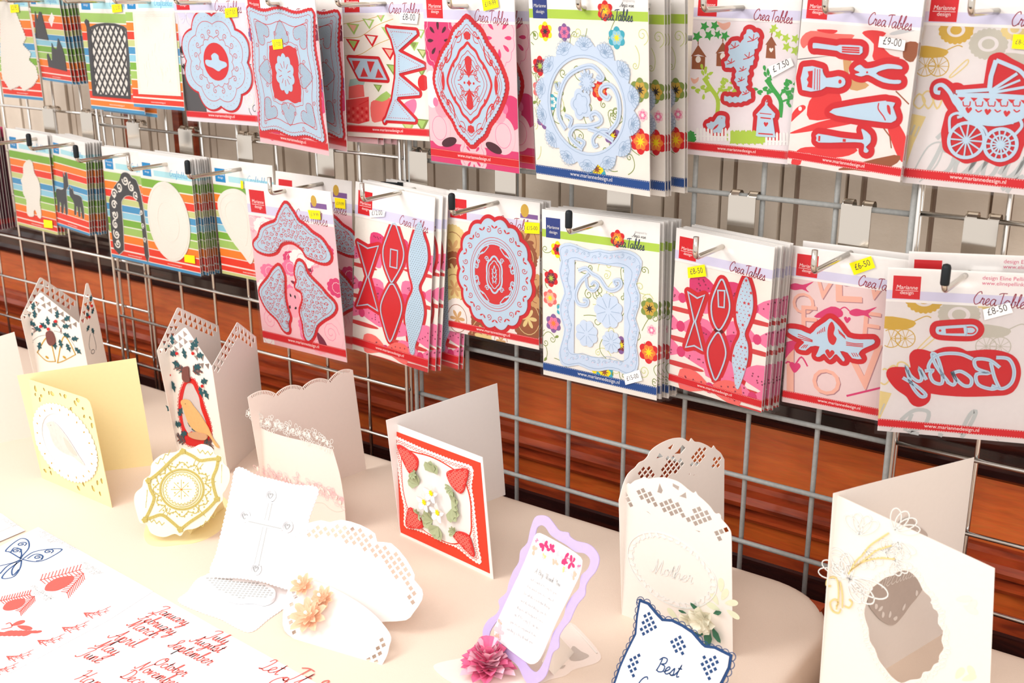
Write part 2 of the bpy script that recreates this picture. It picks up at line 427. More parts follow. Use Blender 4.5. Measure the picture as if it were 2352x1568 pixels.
# ------------------------------------------------------------------ tables under one cloth each
def table(x0, x1, y0, y1, rad, label, drop=0.68):
    t = empty('trestle_table', loc=((x0 + x1) / 2, (y0 + y1) / 2, -0.75))
    M_ = t.matrix_world.copy(); ox, oy = (x0 + x1) / 2, (y0 + y1) / 2
    b = MB(); b.box(x0 + 0.02 - ox, y0 + 0.02 - oy, 0.70, x1 - 0.02 - ox, y1 - 0.02 - oy, 0.7365, WOOD_RAIL).build('table_top', t)
    for lx in (x0 + 0.12, x1 - 0.12):
        for ly in (y0 + 0.1, y1 - 0.1):
            MB().tube([(lx - ox, ly - oy, 0), (lx - ox, ly - oy, 0.70)], 0.014, GREYWIRE, 8).build('leg', t, True)
    tag(t, label, 'table')
    c = MB(); m = c.mi(CLOTH); ring = []
    cs = [(x1 - rad, y1 - rad, 0), (x0 + rad, y1 - rad, PI / 2), (x0 + rad, y0 + rad, PI), (x1 - rad, y0 + rad, 1.5 * PI)]
    for cx, cy, a0 in cs:
        for i in range(15): a = a0 + PI / 2 * i / 14; ring.append((cx, cy, math.cos(a), math.sin(a)))
    dense = []
    for i, p in enumerate(ring):
        dense.append(p); q = ring[(i + 1) % len(ring)]
        d = math.hypot(q[0] - p[0], q[1] - p[1])
        if d > 0.05:
            for k in range(1, 30): dense.append((p[0] + (q[0] - p[0]) * k / 30, p[1] + (q[1] - p[1]) * k / 30, p[2], p[3]))
    prof = [(rad - 0.02, 0.0), (rad - 0.012, 0.0), (rad - 0.006, -0.001), (rad - 0.002, -0.0035), (rad, -0.008)] + [(rad + 0.002 + 0.003 * k / 8, -0.008 - drop * (k + 1) / 9) for k in range(9)]
    n = len(dense)
    for j, (rr, dz) in enumerate(prof):
        fold = max(0, j - 5) / 9
        for i, (cx, cy, nx, ny) in enumerate(dense):
            s = rr + (0.0045 * math.sin(i * 0.9) - 0.003) * fold
            if ny > 0.7: s = min(s, rad + 0.006)
            c.v.append((cx + nx * s, cy + ny * s, TABLE_Z + dz))
    for j in range(len(prof) - 1):
        for i in range(n):
            i2 = (i + 1) % n; c.face((j * n + i, (j + 1) * n + i, (j + 1) * n + i2, j * n + i2), m)
    c.face(tuple(range(n)), m)
    return c.build('tablecloth', None, True)
c1 = table(-2.1, 0.589, -0.80, -0.030, 0.085, 'long trestle table hidden under a beige cloth')
tag(c1, 'smooth beige cloth under the greeting cards with a rounded corner', 'tablecloth')
c2 = table(0.613, 2.0, -0.80, -0.033, 0.05, 'next trestle table beyond the rounded cloth corner')
tag(c2, 'beige cloth beneath the tall card with an oval opening', 'tablecloth')
# ------------------------------------------------------------------ lettering drawn with a pen
PEN = {
'a': (1.15, [[(.85,.85),(.5,1),(.12,.6),(.2,.1),(.5,.05),(.8,.5),(.9,.95),(.82,.35),(.95,.02),(1.2,.2)]]),
'b': (.95, [[(0,.2),(.4,1.2),(.5,2),(.3,1.9),(.2,.8),(.3,.05),(.65,.1),(.75,.6),(.6,.9),(.95,.8)]]),
'c': (.85, [[(.75,.8),(.5,1),(.15,.6),(.2,.1),(.55,.02),(.9,.25)]]),
'd': (1.15, [[(.8,.8),(.5,1),(.12,.6),(.2,.1),(.5,.05),(.85,.7),(1,2),(.88,.6),(.95,.02),(1.2,.2)]]),
'e': (.85, [[(0,.15),(.5,.55),(.65,.85),(.45,1),(.18,.65),(.2,.15),(.5,0),(.9,.3)]]),
'f': (.7, [[(0,.2),(.4,1.2),(.5,2),(.3,1.9),(.25,.6),(.15,-.9),(.4,-.3),(.7,.2)]]),
'g': (1.1, [[(.8,.85),(.5,1),(.12,.6),(.2,.15),(.5,.1),(.8,.6),(.88,.95),(.8,-.3),(.5,-1),(.2,-.85),(.5,-.3),(1.15,.2)]]),
'h': (1.05, [[(0,.2),(.4,1.2),(.5,2),(.3,1.9),(.2,.8),(.18,0),(.3,.6),(.6,1),(.75,.8),(.72,.2),(.85,.02),(1.1,.2)]]),
'i': (.6, [[(0,.2),(.3,1),(.25,.3),(.4,.02),(.65,.2)], [(.38,1.4),(.42,1.5)]]),
'k': (.95, [[(0,.2),(.4,1.2),(.5,2),(.3,1.9),(.2,.8),(.18,0),(.25,.5),(.6,.95),(.65,.7),(.35,.5),(.6,.1),(.8,.02),(1,.2)]]),
'l': (.6, [[(0,.2),(.4,1.2),(.5,2),(.3,1.9),(.2,.8),(.3,.05),(.65,.2)]]),
'm': (1.38, [[(0,.2),(.25,.95),(.2,0),(.3,.6),(.55,1),(.65,.7),(.6,0),(.72,.6),(.98,1),(1.08,.7),(1.05,.15),(1.2,.02),(1.4,.2)]]),
'n': (1.0, [[(0,.2),(.25,.95),(.2,0),(.3,.6),(.58,1),(.7,.75),(.68,.15),(.82,.02),(1.05,.2)]]),
'o': (.95, [[(.6,.95),(.3,.95),(.12,.5),(.3,.05),(.65,.15),(.75,.6),(.6,.95),(.7,.8),(1,.85)]]),
'p': (1.0, [[(0,.2),(.28,1),(.2,-.95),(.3,.4),(.55,.98),(.8,.7),(.65,.1),(.35,.1),(.7,0),(1.05,.25)]]),
'r': (.8, [[(0,.2),(.25,1.05),(.3,.85),(.6,.9),(.52,.3),(.65,.02),(.85,.2)]]),
's': (.75, [[(0,.15),(.4,1),(.5,.6),(.55,.2),(.3,.02),(.1,.12),(.4,.02),(.8,.2)]]),
't': (.62, [[(0,.2),(.35,1),(.42,1.7),(.3,.5),(.4,.03),(.7,.2)], [(.1,1.15),(.7,1.2)]]),
'u': (1.05, [[(0,.2),(.22,.95),(.2,.25),(.4,.02),(.68,.4),(.78,.95),(.72,.25),(.88,.02),(1.1,.2)]]),
'v': (.95, [[(0,.2),(.25,.95),(.35,.05),(.7,.8),(.8,.95),(1,.85)]]),
'w': (1.3, [[(0,.2),(.22,.95),(.3,.05),(.65,.8),(.7,.1),(1.1,.85),(1.3,.9)]]),
'y': (1.0, [[(0,.2),(.22,.95),(.2,.25),(.4,.05),(.68,.4),(.8,.95),(.7,-.3),(.4,-1),(.15,-.85),(.5,-.3),(1.05,.2)]]),
'J': (1.25, [[(.2,1.5),(.5,1.9),(1.3,1.95),(1.05,1),(.8,0),(.4,-.3),(.1,-.1)]]),
'F': (1.35, [[(.1,1.6),(.5,1.95),(1.6,2)], [(.9,1.95),(.75,.6),(.4,-.02),(.05,.15)], [(.5,1),(1.2,1.05)]]),
'M': (1.65, [[(-.2,.3),(.05,.05),(.35,.5),(.6,2),(.6,.3),(.65,.05),(1.3,2),(1.25,.4),(1.4,.03),(1.7,.2)]]),
'A': (1.4, [[(-.2,.4),(0,.05),(.35,.2),(.9,1.3),(1.1,2),(1.1,.4),(1.2,.02),(1.45,.2)], [(.45,.75),(1.15,.8)]]),
'S': (1.05, [[(0,.15),(.6,.6),(1.1,1.7),(.9,2),(.6,1.6),(.85,.9),(.75,.2),(.35,-.02),(.05,.25)]]),
'O': (1.35, [[(.8,1.95),(.3,1.5),(.1,.7),(.4,.03),(1,.3),(1.25,1.2),(1,1.9),(.7,1.7),(.9,1.4),(1.4,1.5)]]),
'N': (1.5, [[(-.2,.3),(0,.05),(.3,.3),(.55,2),(.65,1.2),(1,.05),(1.15,1),(1.45,2),(1.65,1.9)]]),
'D': (1.4, [[(.5,1.9),(.45,.8),(.25,.05),(.1,.2),(.5,.05),(1.1,.2),(1.35,1.1),(1,1.85),(.3,1.95),(.05,1.6)]]),
'L': (1.15, [[(.3,1.4),(.5,1.9),(.9,1.8),(.75,.9),(.4,.1),(.1,.1),(.4,.15),(.8,0),(1.2,.2)]]),
'I': (1.1, [[(.2,1.7),(.7,1.95),(1.3,1.9)], [(.85,1.92),(.7,.6),(.35,0),(0,.2)]]),
'H': (1.35, [[(.1,1.6),(.4,1.95),(.55,1.7),(.45,.6),(.2,0)], [(1.3,2),(1.05,.8),(1.05,.1),(1.4,.2)], [(.3,.95),(1.1,1.05)]]),
'B': (1.3, [[(.45,1.8),(.4,.8),(.25,.02)], [(.1,1.5),(.5,1.95),(1.1,1.9),(1.1,1.3),(.6,1.05),(1.15,.9),(1.15,.2),(.6,-.02),(.25,.2)]]),
'C': (1.2, [[(1.2,1.6),(1,1.95),(.5,1.7),(.1,.8),(.4,.05),(.9,.1),(1.3,.5)]]),
'T': (1.15, [[(.05,1.75),(.5,1.95),(1.4,2)], [(.8,1.97),(.72,.8),(.65,0)]]),
'Y': (1.15, [[(.1,1.8),(.35,1.95),(.4,1.2),(.8,1.1),(1.15,1.95),(.95,.5),(.7,0)]]),
' ': (.6, []),
}
def pen(mb, s, p0, p1, m, z, lw, shear=0.25, t=0.0, tall=1.0):
    """pen lettering whose baseline runs from p0 to p1"""
    W = sum(PEN[c][0] for c in s); sc = math.dist(p0, p1) / W; ang = math.atan2(p1[1] - p0[1], p1[0] - p0[0]); x = 0.0
    ca, sa = math.cos(ang) * sc, math.sin(ang) * sc
    for c in s:
        adv, st = PEN[c]
        for q in st:
            q = smooth([(x + a + b * shear, b * tall) for a, b in q], 4)
            mb.stroke([(p0[0] + a * ca - b * sa, p0[1] + a * sa + b * ca) for a, b in q], lw, m, z, t, caps=False)
        x += adv
def ptext(mb, s, p0, p1, m, z, shear=0.0, tall=1.0):
    vs_, _ = glyphs(s); W = max(p[0] for p in vs_)
    sc = math.dist(p0, p1) / W
    mb.text(s, p0, sc * tall, m, z, math.atan2(p1[1] - p0[1], p1[0] - p0[0]), shear=shear, width=math.dist(p0, p1))

# ------------------------------------------------------------------ print colours
def ink(n, *c): return mat('ink_' + n, c, 0.5, 0.25, grain=0.02)
WHITE = ink('white', 244, 240, 236); RED = ink('red', 212, 18, 30); BLUE_LOGO = ink('logo_blue', 36, 56, 128); NAVY_STRIP = ink('strip_blue', 28, 74, 142)
LILAC = ink('lilac', 214, 210, 232); LIME = ink('lime', 176, 206, 72); YEL = ink('yellow', 252, 226, 20); TXT = ink('text_dark', 60, 60, 66)
PINK = ink('pink', 236, 120, 160); HOTPINK = ink('hot_pink', 214, 56, 112); PALEPINK = ink('pale_pink', 244, 196, 202); DKPINK = ink('plum', 120, 32, 60)
MAROON = ink('maroon', 70, 20, 34); CREAM = ink('cream', 243, 236, 226); SALMON = ink('salmon', 240, 180, 160); GREY = ink('grey', 196, 196, 196); DGREY = ink('dark_grey', 84, 82, 84)
S_GREEN = ink('stripe_green', 128, 178, 58); S_LGREEN = ink('stripe_light_green', 166, 200, 104); S_PALE = ink('stripe_pale_green', 204, 210, 140); S_ORANGE = ink('stripe_orange', 244, 132, 36); S_RED = ink('stripe_red', 232, 58, 32)
S_BLUE = ink('stripe_blue', 72, 150, 196); S_LBLUE = ink('stripe_light_blue', 150, 204, 222); CYAN = ink('logo_cyan', 10, 136, 196)
GOLD = ink('gold', 206, 166, 62); LGOLD = ink('light_gold', 226, 202, 138); BROWN = ink('brown', 150, 84, 50); LBROWN = ink('light_brown', 206, 160, 106); TAN = ink('tan', 196, 190, 176)
LEAF = ink('leaf', 56, 160, 70); LLEAF = ink('light_leaf', 178, 206, 70); OLIVE = ink('olive', 130, 150, 70); TEAL = ink('teal', 62, 170, 190); PURPLE = ink('purple', 130, 90, 150); ORANGE = ink('orange', 240, 130, 50); BLACK = ink('black', 34, 32, 34); SKYW = ink('sky_grey', 214, 206, 208)
DIE = mat('pale_blue_die_metal', (190, 212, 228), 0.38, 0.5, metal=0.15, grain=0.02); BACK = mat('red_magnet_sheet', (206, 20, 32), 0.45, 0.3, grain=0.03)
SLOTRED = mat('red_in_cutouts', (208, 44, 48), 0.6, grain=0.02); PALEDIE = mat('white_blue_die_metal', (206, 220, 238), 0.4, 0.45, metal=0.1, grain=0.02); DIESHADE = mat('die_embossed_line', (150, 176, 204), 0.4, 0.4, metal=0.2, grain=0)
GREYDIE = mat('charcoal_die_metal', (74, 72, 74), 0.45, 0.4, metal=0.2, grain=0.06); WHITEDIE = mat('white_embossed_sheet', (236, 230, 220), 0.6, grain=0.015, scale=500, bump=0.4)
CARDW = mat('white_card', (240, 236, 232), 0.6, grain=0.01); STICKY = mat('yellow_sticker', (255, 232, 0), 0.6, grain=0.02); STICKW = mat('white_sticker', (244, 240, 236), 0.6, grain=0.02)

class Pack:
    """one hanging pack: frame, card size and the layers drawn on it"""
    Z_ART, Z_BACK, Z_DIE, Z_SLEEVE, Z_STICK = 0.0008, 0.0012, 0.00125, 0.0027, 0.0029
    def __init__(s, fit):
        X, Y, Z, yaw, roll, s.w, s.h, pit = fit
        ux = Vector((math.cos(yaw), math.sin(yaw), 0)); nb = Vector((-math.sin(yaw), math.cos(yaw), 0))
        uz = Vector((0, 0, math.cos(pit))) + nb * math.sin(pit)
        s.F = Frame((X, Y, Z), ux * math.cos(roll) + uz * math.sin(roll), uz * math.cos(roll) - ux * math.sin(roll))
        s.A = MB(); s.K = MB(); s.D = MB(); s.S = []; s.zz = s.Z_ART; s.kz = s.Z_BACK - 8e-5; s.tz = 0.0; s.dz = s.Z_DIE + 0.0008
    def z(s): s.zz += 3e-6; return s.zz
    # print on the card, clipped to it
    def pf(s, pts, m, clip=True):
        q = clip_rect(list(pts), 0, 0, s.w, s.h) if clip else pts
        if len(q) > 2: s.A.fill(q, m, s.z())
    def ps(s, pts, w, m, closed=False):
        pts = list(pts) + ([pts[0]] if closed else []); run = []
        z = s.z()
        for p in pts:
            if 0 <= p[0] <= s.w and 0 <= p[1] <= s.h: run.append(p)
            else:
                if len(run) > 1: s.A.stroke(run, w, m, z, caps=False)
                run = []
        if len(run) > 1: s.A.stroke(run, w, m, z, caps=False)
    def stroke(s, pts, w, m, z=0, t=0, caps=False): s.ps(pts, w, m)
    def rect(s, u0, v0, u1, v1, m): s.pf([(u0 * s.w, v0 * s.h), (u1 * s.w, v0 * s.h), (u1 * s.w, v1 * s.h), (u0 * s.w, v1 * s.h)], m)
    def uv(s, u, v): return (u * s.w, v * s.h)
    # die with its red magnet backing
    def die(s, out, holes=(), back=0.0042, m=None, t=0.0009):
        if back:
            s.kz += 4e-6; s.K.grown(out, back, BACK, s.kz)
        s.D.fill(out, m or DIE, s.Z_DIE, t, holes)
    def dline(s, pts, w, m=None, closed=False, t=0.0009): s.tz = (s.tz + 3e-6) % 8e-5; s.D.stroke(pts, w, m or DIE, s.Z_DIE, t + s.tz, closed, caps=False)
    def cut(s, pts, w, closed=False, m=None):
        s.dz += 2e-6; s.D.stroke(pts, w, m or SLOTRED, s.Z_DIE + 0.00092 + (s.dz % 1e-4), 0, closed, caps=False)
    def cutf(s, pts, m=None):
        s.dz += 2e-6; s.D.fill(pts, m or SLOTRED, s.Z_DIE + 0.00092 + (s.dz % 1e-4))
    def sticker(s, quad, txt, m=STICKY, tp=None):
        b = MB(); b.fill(quad, m, s.Z_STICK, 0.0001)
        c = [sum(p[0] for p in quad) / 4, sum(p[1] for p in quad) / 4]
        if txt:
            a = ((quad[0][0] * .85 + quad[3][0] * .15) * .62 + (quad[1][0] * .85 + quad[2][0] * .15) * 0, 0)
            l = tuple(quad[0][j] * .68 + quad[3][j] * .32 for j in (0, 1)); r = tuple(quad[1][j] * .68 + quad[2][j] * .32 for j in (0, 1))
            p0 = tuple(l[j] * .86 + r[j] * .14 for j in (0, 1)); p1 = tuple(l[j] * .14 + r[j] * .86 for j in (0, 1))
            q = MB(); ptext(q, txt, p0, p1, TXT, s.Z_STICK + 0.00013, tall=1.25); b.sub = q
        s.S.append(b)
    # printed layouts shared by the ranges
    def crea_header(s, strip=RED, logo=RED, band=LILAC, ink_=None, name=True, lw=0.0008, small=False):
        s.rect(0, .80, 1, 1, WHITE); s.rect(0, .815, 1, .868, band)
        s.rect(.04, .82, .225, .955, logo)
        ptext(s.A, 'Marianne', s.uv(.062, .877), s.uv(.205, .877), WHITE, s.z(), .15, 1.1)
        ptext(s.A, 'design', s.uv(.09, .848), s.uv(.18, .848), WHITE, s.z())
        s.rect(.06, .868, .21, .8705, WHITE)
        if name: pen(s.A, 'CreaTables', s.uv(.57, .812), s.uv(.93, .797), ink_ or ink('script_red', 150, 26, 56), s.z(), lw, .12, tall=1.25)
    def footer(s, strip=RED):
        s.rect(0, .03, 1, .078, strip)
        for v in (.033, .074):
            z = s.z()
            for i in range(60): s.A.box((i + .2) / 60 * s.w, v * s.h - .00017, z, (i + .7) / 60 * s.w, v * s.h + .00017, z + 1e-6, WHITE)
        ptext(s.A, 'www.mariannedesign.nl', s.uv(.32, .047), s.uv(.69, .047), WHITE, s.z())
    def striped(s, seed=0):
        s.rect(0, 0, 1, 1, CREAM); s.rect(0, .79, 1, 1, WHITE)
        for t0, t1, m in ((.22, .292, S_GREEN if seed % 2 else S_LGREEN), (.303, .37, S_ORANGE), (.377, .44, S_RED), (.445, .497, S_PALE), (.503, .56, S_BLUE), (.567, .622, S_LBLUE), (.63, .69, S_GREEN), (.70, .765, S_LGREEN), (.775, .842, S_ORANGE), (.85, .912, S_RED), (.925, .968, S_RED if seed != 2 else S_ORANGE), (.975, 1, S_BLUE if seed != 3 else S_PALE)):
            s.rect(0, 1 - t1, 1, 1 - t0, m)
        s.rect(.05, .805, .22, .92, CYAN); s.rect(.27, .815, 1, .865, ink('ribbon_cyan', 178, 224, 232))
        ptext(s.A, 'Marianne', s.uv(.065, .862), s.uv(.205, .862), WHITE, s.z(), .15)
        ptext(s.A, 'design', s.uv(.09, .835), s.uv(.18, .835), WHITE, s.z())
        pen(s.A, 'Craftables', s.uv(.58, .835), s.uv(.92, .83), ink('script_blue', 70, 160, 210), s.z(), .0006, .12)
        ptext(s.A, 'www.mariannedesign.nl', s.uv(.36, .045), s.uv(.64, .045), WHITE, s.z())
    def build(s, label, group='die packs hanging on the wire grid', name='die_pack', cat='craft pack', slot=(.5, .93), sleeve=True, card=CARDW):
        t = empty(name, s.F); w, h = s.w, s.h; su, sv = slot[0] * w, slot[1] * h
        hole = [(su - .011, sv - .0022), (su + .011, sv - .0022), (su + .0125, sv), (su + .011, sv + .0022), (su - .011, sv + .0022), (su - .0125, sv)]
        b = MB(); b.fill([(0, 0), (w, 0), (w, h), (0, h)], card, 0, .0007, [hole]); b.build('card', t)
        if s.A.f: s.A.build('printed_artwork', t)
        if s.K.f: s.K.build('magnet_backing', t)
        if s.D.f: s.D.build('die', t)
        for q in s.S:
            o = q.build('price_sticker', t)
            if hasattr(q, 'sub'): q.sub.build('printed_price', o)
        if sleeve:
            e, z0, z1 = .0026, -.0008, s.Z_SLEEVE; q = MB(); q.fill([(-e, -e), (w + e, -e), (w + e, h + .001), (-e, h + .001)], SLEEVE, z1, 0, [hole])
            q.quad([(w + e, -e, z0), (w + e, h, z0), (w + e, h, z1), (w + e, -e, z1)], SLEEVE)
            q.build('clear_sleeve', t)
        return tag(t, label, cat, group)
HOOKS = []
def hook(x, z, tip_y, rubber, label, wire_z=None, plate=True):
    """clip-on display hook: plate over the wire, arm, turned-up end"""
    wz = z + 0.042; t = empty('display_hook', loc=(x, -0.004, z))
    b = MB(); mm = HOOKCHROME; dz = wz - z
    b.box(-.0145, -.0036, -.012, .0145, -.0021, dz + .002, mm)
    for sx in (-1, 1):
        b.tube([(sx * .0095 - .004, .0035 - .0062 * math.cos(a), dz + .0062 * math.sin(a)) for a in [i * PI / 6 for i in range(7)]], .0006, mm, 5)
        P = [(.0045 - .0066 * math.cos(a), dz + .0066 * math.sin(a)) for a in [i * PI / 8 for i in range(10)]]
        m_ = b.mi(mm)
        for (y0, z0), (y1, z1) in zip(P, P[1:]):
            k = len(b.v); xa, xb = sx * .0095 - .005, sx * .0095 + .005
            b.v += [(xa, y0, z0), (xb, y0, z0), (xb, y1, z1), (xa, y1, z1)]; b.face((k, k + 1, k + 2, k + 3), m_)
    b.build('back_plate', t)
    L = tip_y + .004
    arm = [(0, -.003, 0), (0, L * .5, 0)] + [(0, L + .006 - .006 * math.sin(a), .006 - .006 * math.cos(a)) for a in [i * PI / 10 for i in range(6)]] + [(0, L, .02)]
    ao = MB().tube(arm, .0027, HOOKCHROME, 12).build('arm', t, True)
    if rubber:
        MB().tube([(0, L, .005), (0, L, .0065), (0, L, .02), (0, L, .0222), (0, L, .023)], [.0034, .0038, .0038, .003, .001], RUBBER, 12).build('rubber_tip', ao, True)
    tag(t, label, 'hook', 'clip-on display hooks'); HOOKS.append(t)
def behind(t, n, dy, label, group, jit=0.0015, dx=0.0, y0=None, skip=('price_sticker',)):
    """the same pack again, further back on the hook"""
    for i in range(n):
        copy_tree(t, (dx * (i + 1) + random.uniform(-jit, jit), dy * (i + 1) if y0 is None else y0 + dy * i, random.uniform(-.0012, .0012)), label, group, skip)
FIT = {
'L1':(-0.8299,-0.028,0.2014,-0.047,-0.014,0.1200,0.1564,0.005),
'deer':(-0.7132,-0.032,0.2157,-0.084,-0.045,0.0984,0.1411,0.039),
'arch':(-0.5949,-0.02,0.1778,-0.000,-0.003,0.1150,0.1687,0.010),
'oval':(-0.4743,-0.04,0.1852,0.011,-0.010,0.1101,0.1647,-0.020),
'heart':(-0.3502,-0.012,0.1853,-0.014,0.003,0.1240,0.1639,-0.026),
'L5':(-0.2103,-0.068,0.1228,-0.031,0.020,0.1564,0.2155,-0.041),
'L5b':(-0.2252,-0.025,0.1234,0.025,-0.011,0.1335,0.2196,0.040),
'L6':(-0.0699,-0.046,0.1339,-0.003,-0.054,0.1254,0.2142,0.036),
'L7':(0.0691,-0.022,0.1767,0.007,-0.002,0.1317,0.1700,0.001),
'L8':(0.2186,-0.038,0.1550,-0.066,0.026,0.1507,0.1884,0.010),
'L9':(0.3750,-0.034,0.1738,-0.094,-0.035,0.1100,0.1697,-0.034),
'L10':(0.4952,-0.020,0.1767,0.05,-0.005,0.1130,0.1600,-0.01),
'L11':(0.6014,-0.05,0.1825,0.373,0.030,0.1255,0.1548,-0.009),
'L11b':(0.6031,-0.028,0.1993,0.02,0.018,0.1200,0.1478,-0.012),
'U1':(-0.8173,-0.03,0.4076,-0.018,0.003,0.1094,0.1684,-0.041),
'U2':(-0.7090,-0.028,0.4387,-0.109,-0.019,0.0900,0.1373,-0.060),
'U3':(-0.5902,-0.03,0.4029,-0.046,-0.002,0.1320,0.1731,-0.018),
'U4':(-0.4692,-0.045,0.4138,-0.001,0.007,0.1084,0.1622,0.014),
'U5':(-0.3626,-0.04,0.4009,-0.004,0.015,0.1401,0.1751,-0.028),
'U6':(-0.1878,-0.07,0.3890,-0.158,-0.022,0.1416,0.1870,-0.065),
'U6b':(-0.1943,-0.035,0.3917,-0.133,-0.046,0.1389,0.1843,-0.026),
'U7':(-0.0816,-0.025,0.3992,0.017,0.024,0.1282,0.1768,0.021),
'U8':(0.0839,-0.065,0.3882,-0.103,-0.007,0.1308,0.1878,-0.049),
'U8b':(0.0833,-0.035,0.3884,-0.106,-0.006,0.1314,0.1876,-0.075),
'U9':(0.2371,-0.08,0.3846,-0.139,-0.007,0.1459,0.1914,-0.080),
'U10':(0.3757,-0.02,0.4143,0.049,-0.020,0.1062,0.1617,-0.004),
'U11':(0.4874,-0.03,0.4157,-0.131,-0.046,0.1118,0.1603,-0.023),
'U12':(0.5956,-0.03,0.4081,0.044,-0.017,0.1239,0.1679,0.031),
}
# ------------------------------------------------------------------ drawing helpers for the dies
def box4(L, R, Tp, B):
    c = ((L[0] + R[0]) / 2, (Tp[1] + B[1]) / 2)
    return c, (R[0] - L[0]) / 2, (Tp[1] - B[1]) / 2
def jag(pts, step, amp, closed=True, seed=1):
    rr = random.Random(seed); P = resample(pts, step, closed); out = []
    n = len(P)
    for i, p in enumerate(P):
        q = P[(i + 1) % n]; d = math.dist(p, q) or 1; nx, ny = -(q[1] - p[1]) / d, (q[0] - p[0]) / d
        k = amp * (1 if i % 2 else -1) * rr.uniform(.4, 1); out.append((p[0] + nx * k, p[1] + ny * k))
    return out
def frill(pts, step, amp, closed=True, sub=4):
    """small round scallops along an outline"""
    P = resample(smooth(pts, 6, closed), step, closed); out = []; n = len(P)
    ar = sum(P[i][0] * P[(i + 1) % n][1] - P[(i + 1) % n][0] * P[i][1] for i in range(n)); sg = -1 if ar > 0 else 1
    for i in range(n if closed else n - 1):
        p = P[i]; q = P[(i + 1) % n]; d = math.dist(p, q) or 1; nx, ny = -(q[1] - p[1]) / d * sg, (q[0] - p[0]) / d * sg
        for k in range(sub):
            t = k / sub; h = amp * math.sin(PI * t); out.append((p[0] + (q[0] - p[0]) * t + nx * h, p[1] + (q[1] - p[1]) * t + ny * h))
    return out
def curl(p, q, bend, r, turns=1.2, n=8):
    """arc from p to q that winds up into a spiral"""
    dx, dy = q[0] - p[0], q[1] - p[1]; L = math.hypot(dx, dy); nx, ny = -dy / L, dx / L
    m = ((p[0] + q[0]) / 2 + nx * bend, (p[1] + q[1]) / 2 + ny * bend); out = []
    for i in range(n):
        t = i / n; out.append(((1 - t) ** 2 * p[0] + 2 * t * (1 - t) * m[0] + t * t * q[0], (1 - t) ** 2 * p[1] + 2 * t * (1 - t) * m[1] + t * t * q[1]))
    tx, ty = q[0] - m[0], q[1] - m[1]; l = math.hypot(tx, ty); tx, ty = tx / l, ty / l
    sg = -1 if bend > 0 else 1; cx, cy = q[0] - ty * r * sg, q[1] + tx * r * sg
    return out + spiral((cx, cy), r, turns, math.atan2(q[1] - cy, q[0] - cx), sg, 14, .2)
def heart(c, s, rot=0.0):
    P = [(0, -1), (-.75, -.15), (-.95, .4), (-.6, .8), (-.2, .7), (0, .35), (.2, .7), (.6, .8), (.95, .4), (.75, -.15)]
    return rotp(smooth([(c[0] + x * s, c[1] + y * s) for x, y in P], 3, True), c, rot)
def petal(c, r, wd, ang):
    P = [(0, 0), (r * .45, wd * .5), (r * .85, wd * .42), (r, 0), (r * .85, -wd * .42), (r * .45, -wd * .5)]
    return rotp(smooth([(c[0] + x, c[1] + y) for x, y in P], 3, True), c, ang)
def star(c, r, n=5, inner=.42, rot=PI / 2):
    return [(c[0] + (r if i % 2 == 0 else r * inner) * math.cos(rot + PI * i / n), c[1] + (r if i % 2 == 0 else r * inner) * math.sin(rot + PI * i / n)) for i in range(2 * n)]
def flower(P, c, r, m1, m2, m3, n=6, fill=None):
    f = fill or P.pf
    f(scallop(c, r, r, n, .25, 6), m1); f(scallop(c, r * .7, r * .7, n, .3, 5, ph=PI / 2), m2); f(star(c, r * .5, 8, .35), m3); f(ell(c, r * .16, r * .16, 8), m3)
def swirl(P, p, q, bend, r, w, m): P.ps(curl(p, q, bend, r), w, m)
GROUP = 'die packs hanging on the wire grid'

# --- white tree on stripes
p = Pack(FIT['U1']); T = crop(p.F, 0, 0, 3.92); p.striped(0)
tree = T((20, -260), (60, -200), (110, -90), (150, 100), (190, 200), (245, 340), (215, 400), (290, 480), (270, 540), (335, 600), (355, 700), (310, 770), (230, 820), (190, 770), (100, 810), (30, 700), (15, 500), (10, 200), (0, -60))
p.die(jag(tree, .0022, .0013), back=0, m=WHITEDIE); p.sticker(T((112, 115), (188, 108), (180, 38), (105, 42)), '£3.95')
p.build('striped pack with a white fir tree cut-out', GROUP)
# --- two castles
p = Pack(FIT['U2']); T = crop(p.F, 0, 0, 3.92); p.striped(1)
p.die(T((335, 340), (325, 200), (325, 100), (345, 190), (362, 105), (380, 110), (400, 190), (445, 360)), back=0, m=GREYDIE)
p.die(T((450, 600), (432, 495), (440, 480), (470, 545), (480, 540), (475, 385), (490, 430), (520, 445), (532, 345), (565, 420), (590, 500), (610, 640)), back=0, m=GREYDIE)
p.pf(T((440, 180), (470, 110), (495, 160), (470, 245)), WHITE)
t = p.build('striped pack with two charcoal castle shapes', GROUP)
behind(t, 5, .0042, 'striped castle pack queued behind the front castle pack', 'castle packs on one hook', dx=.003)
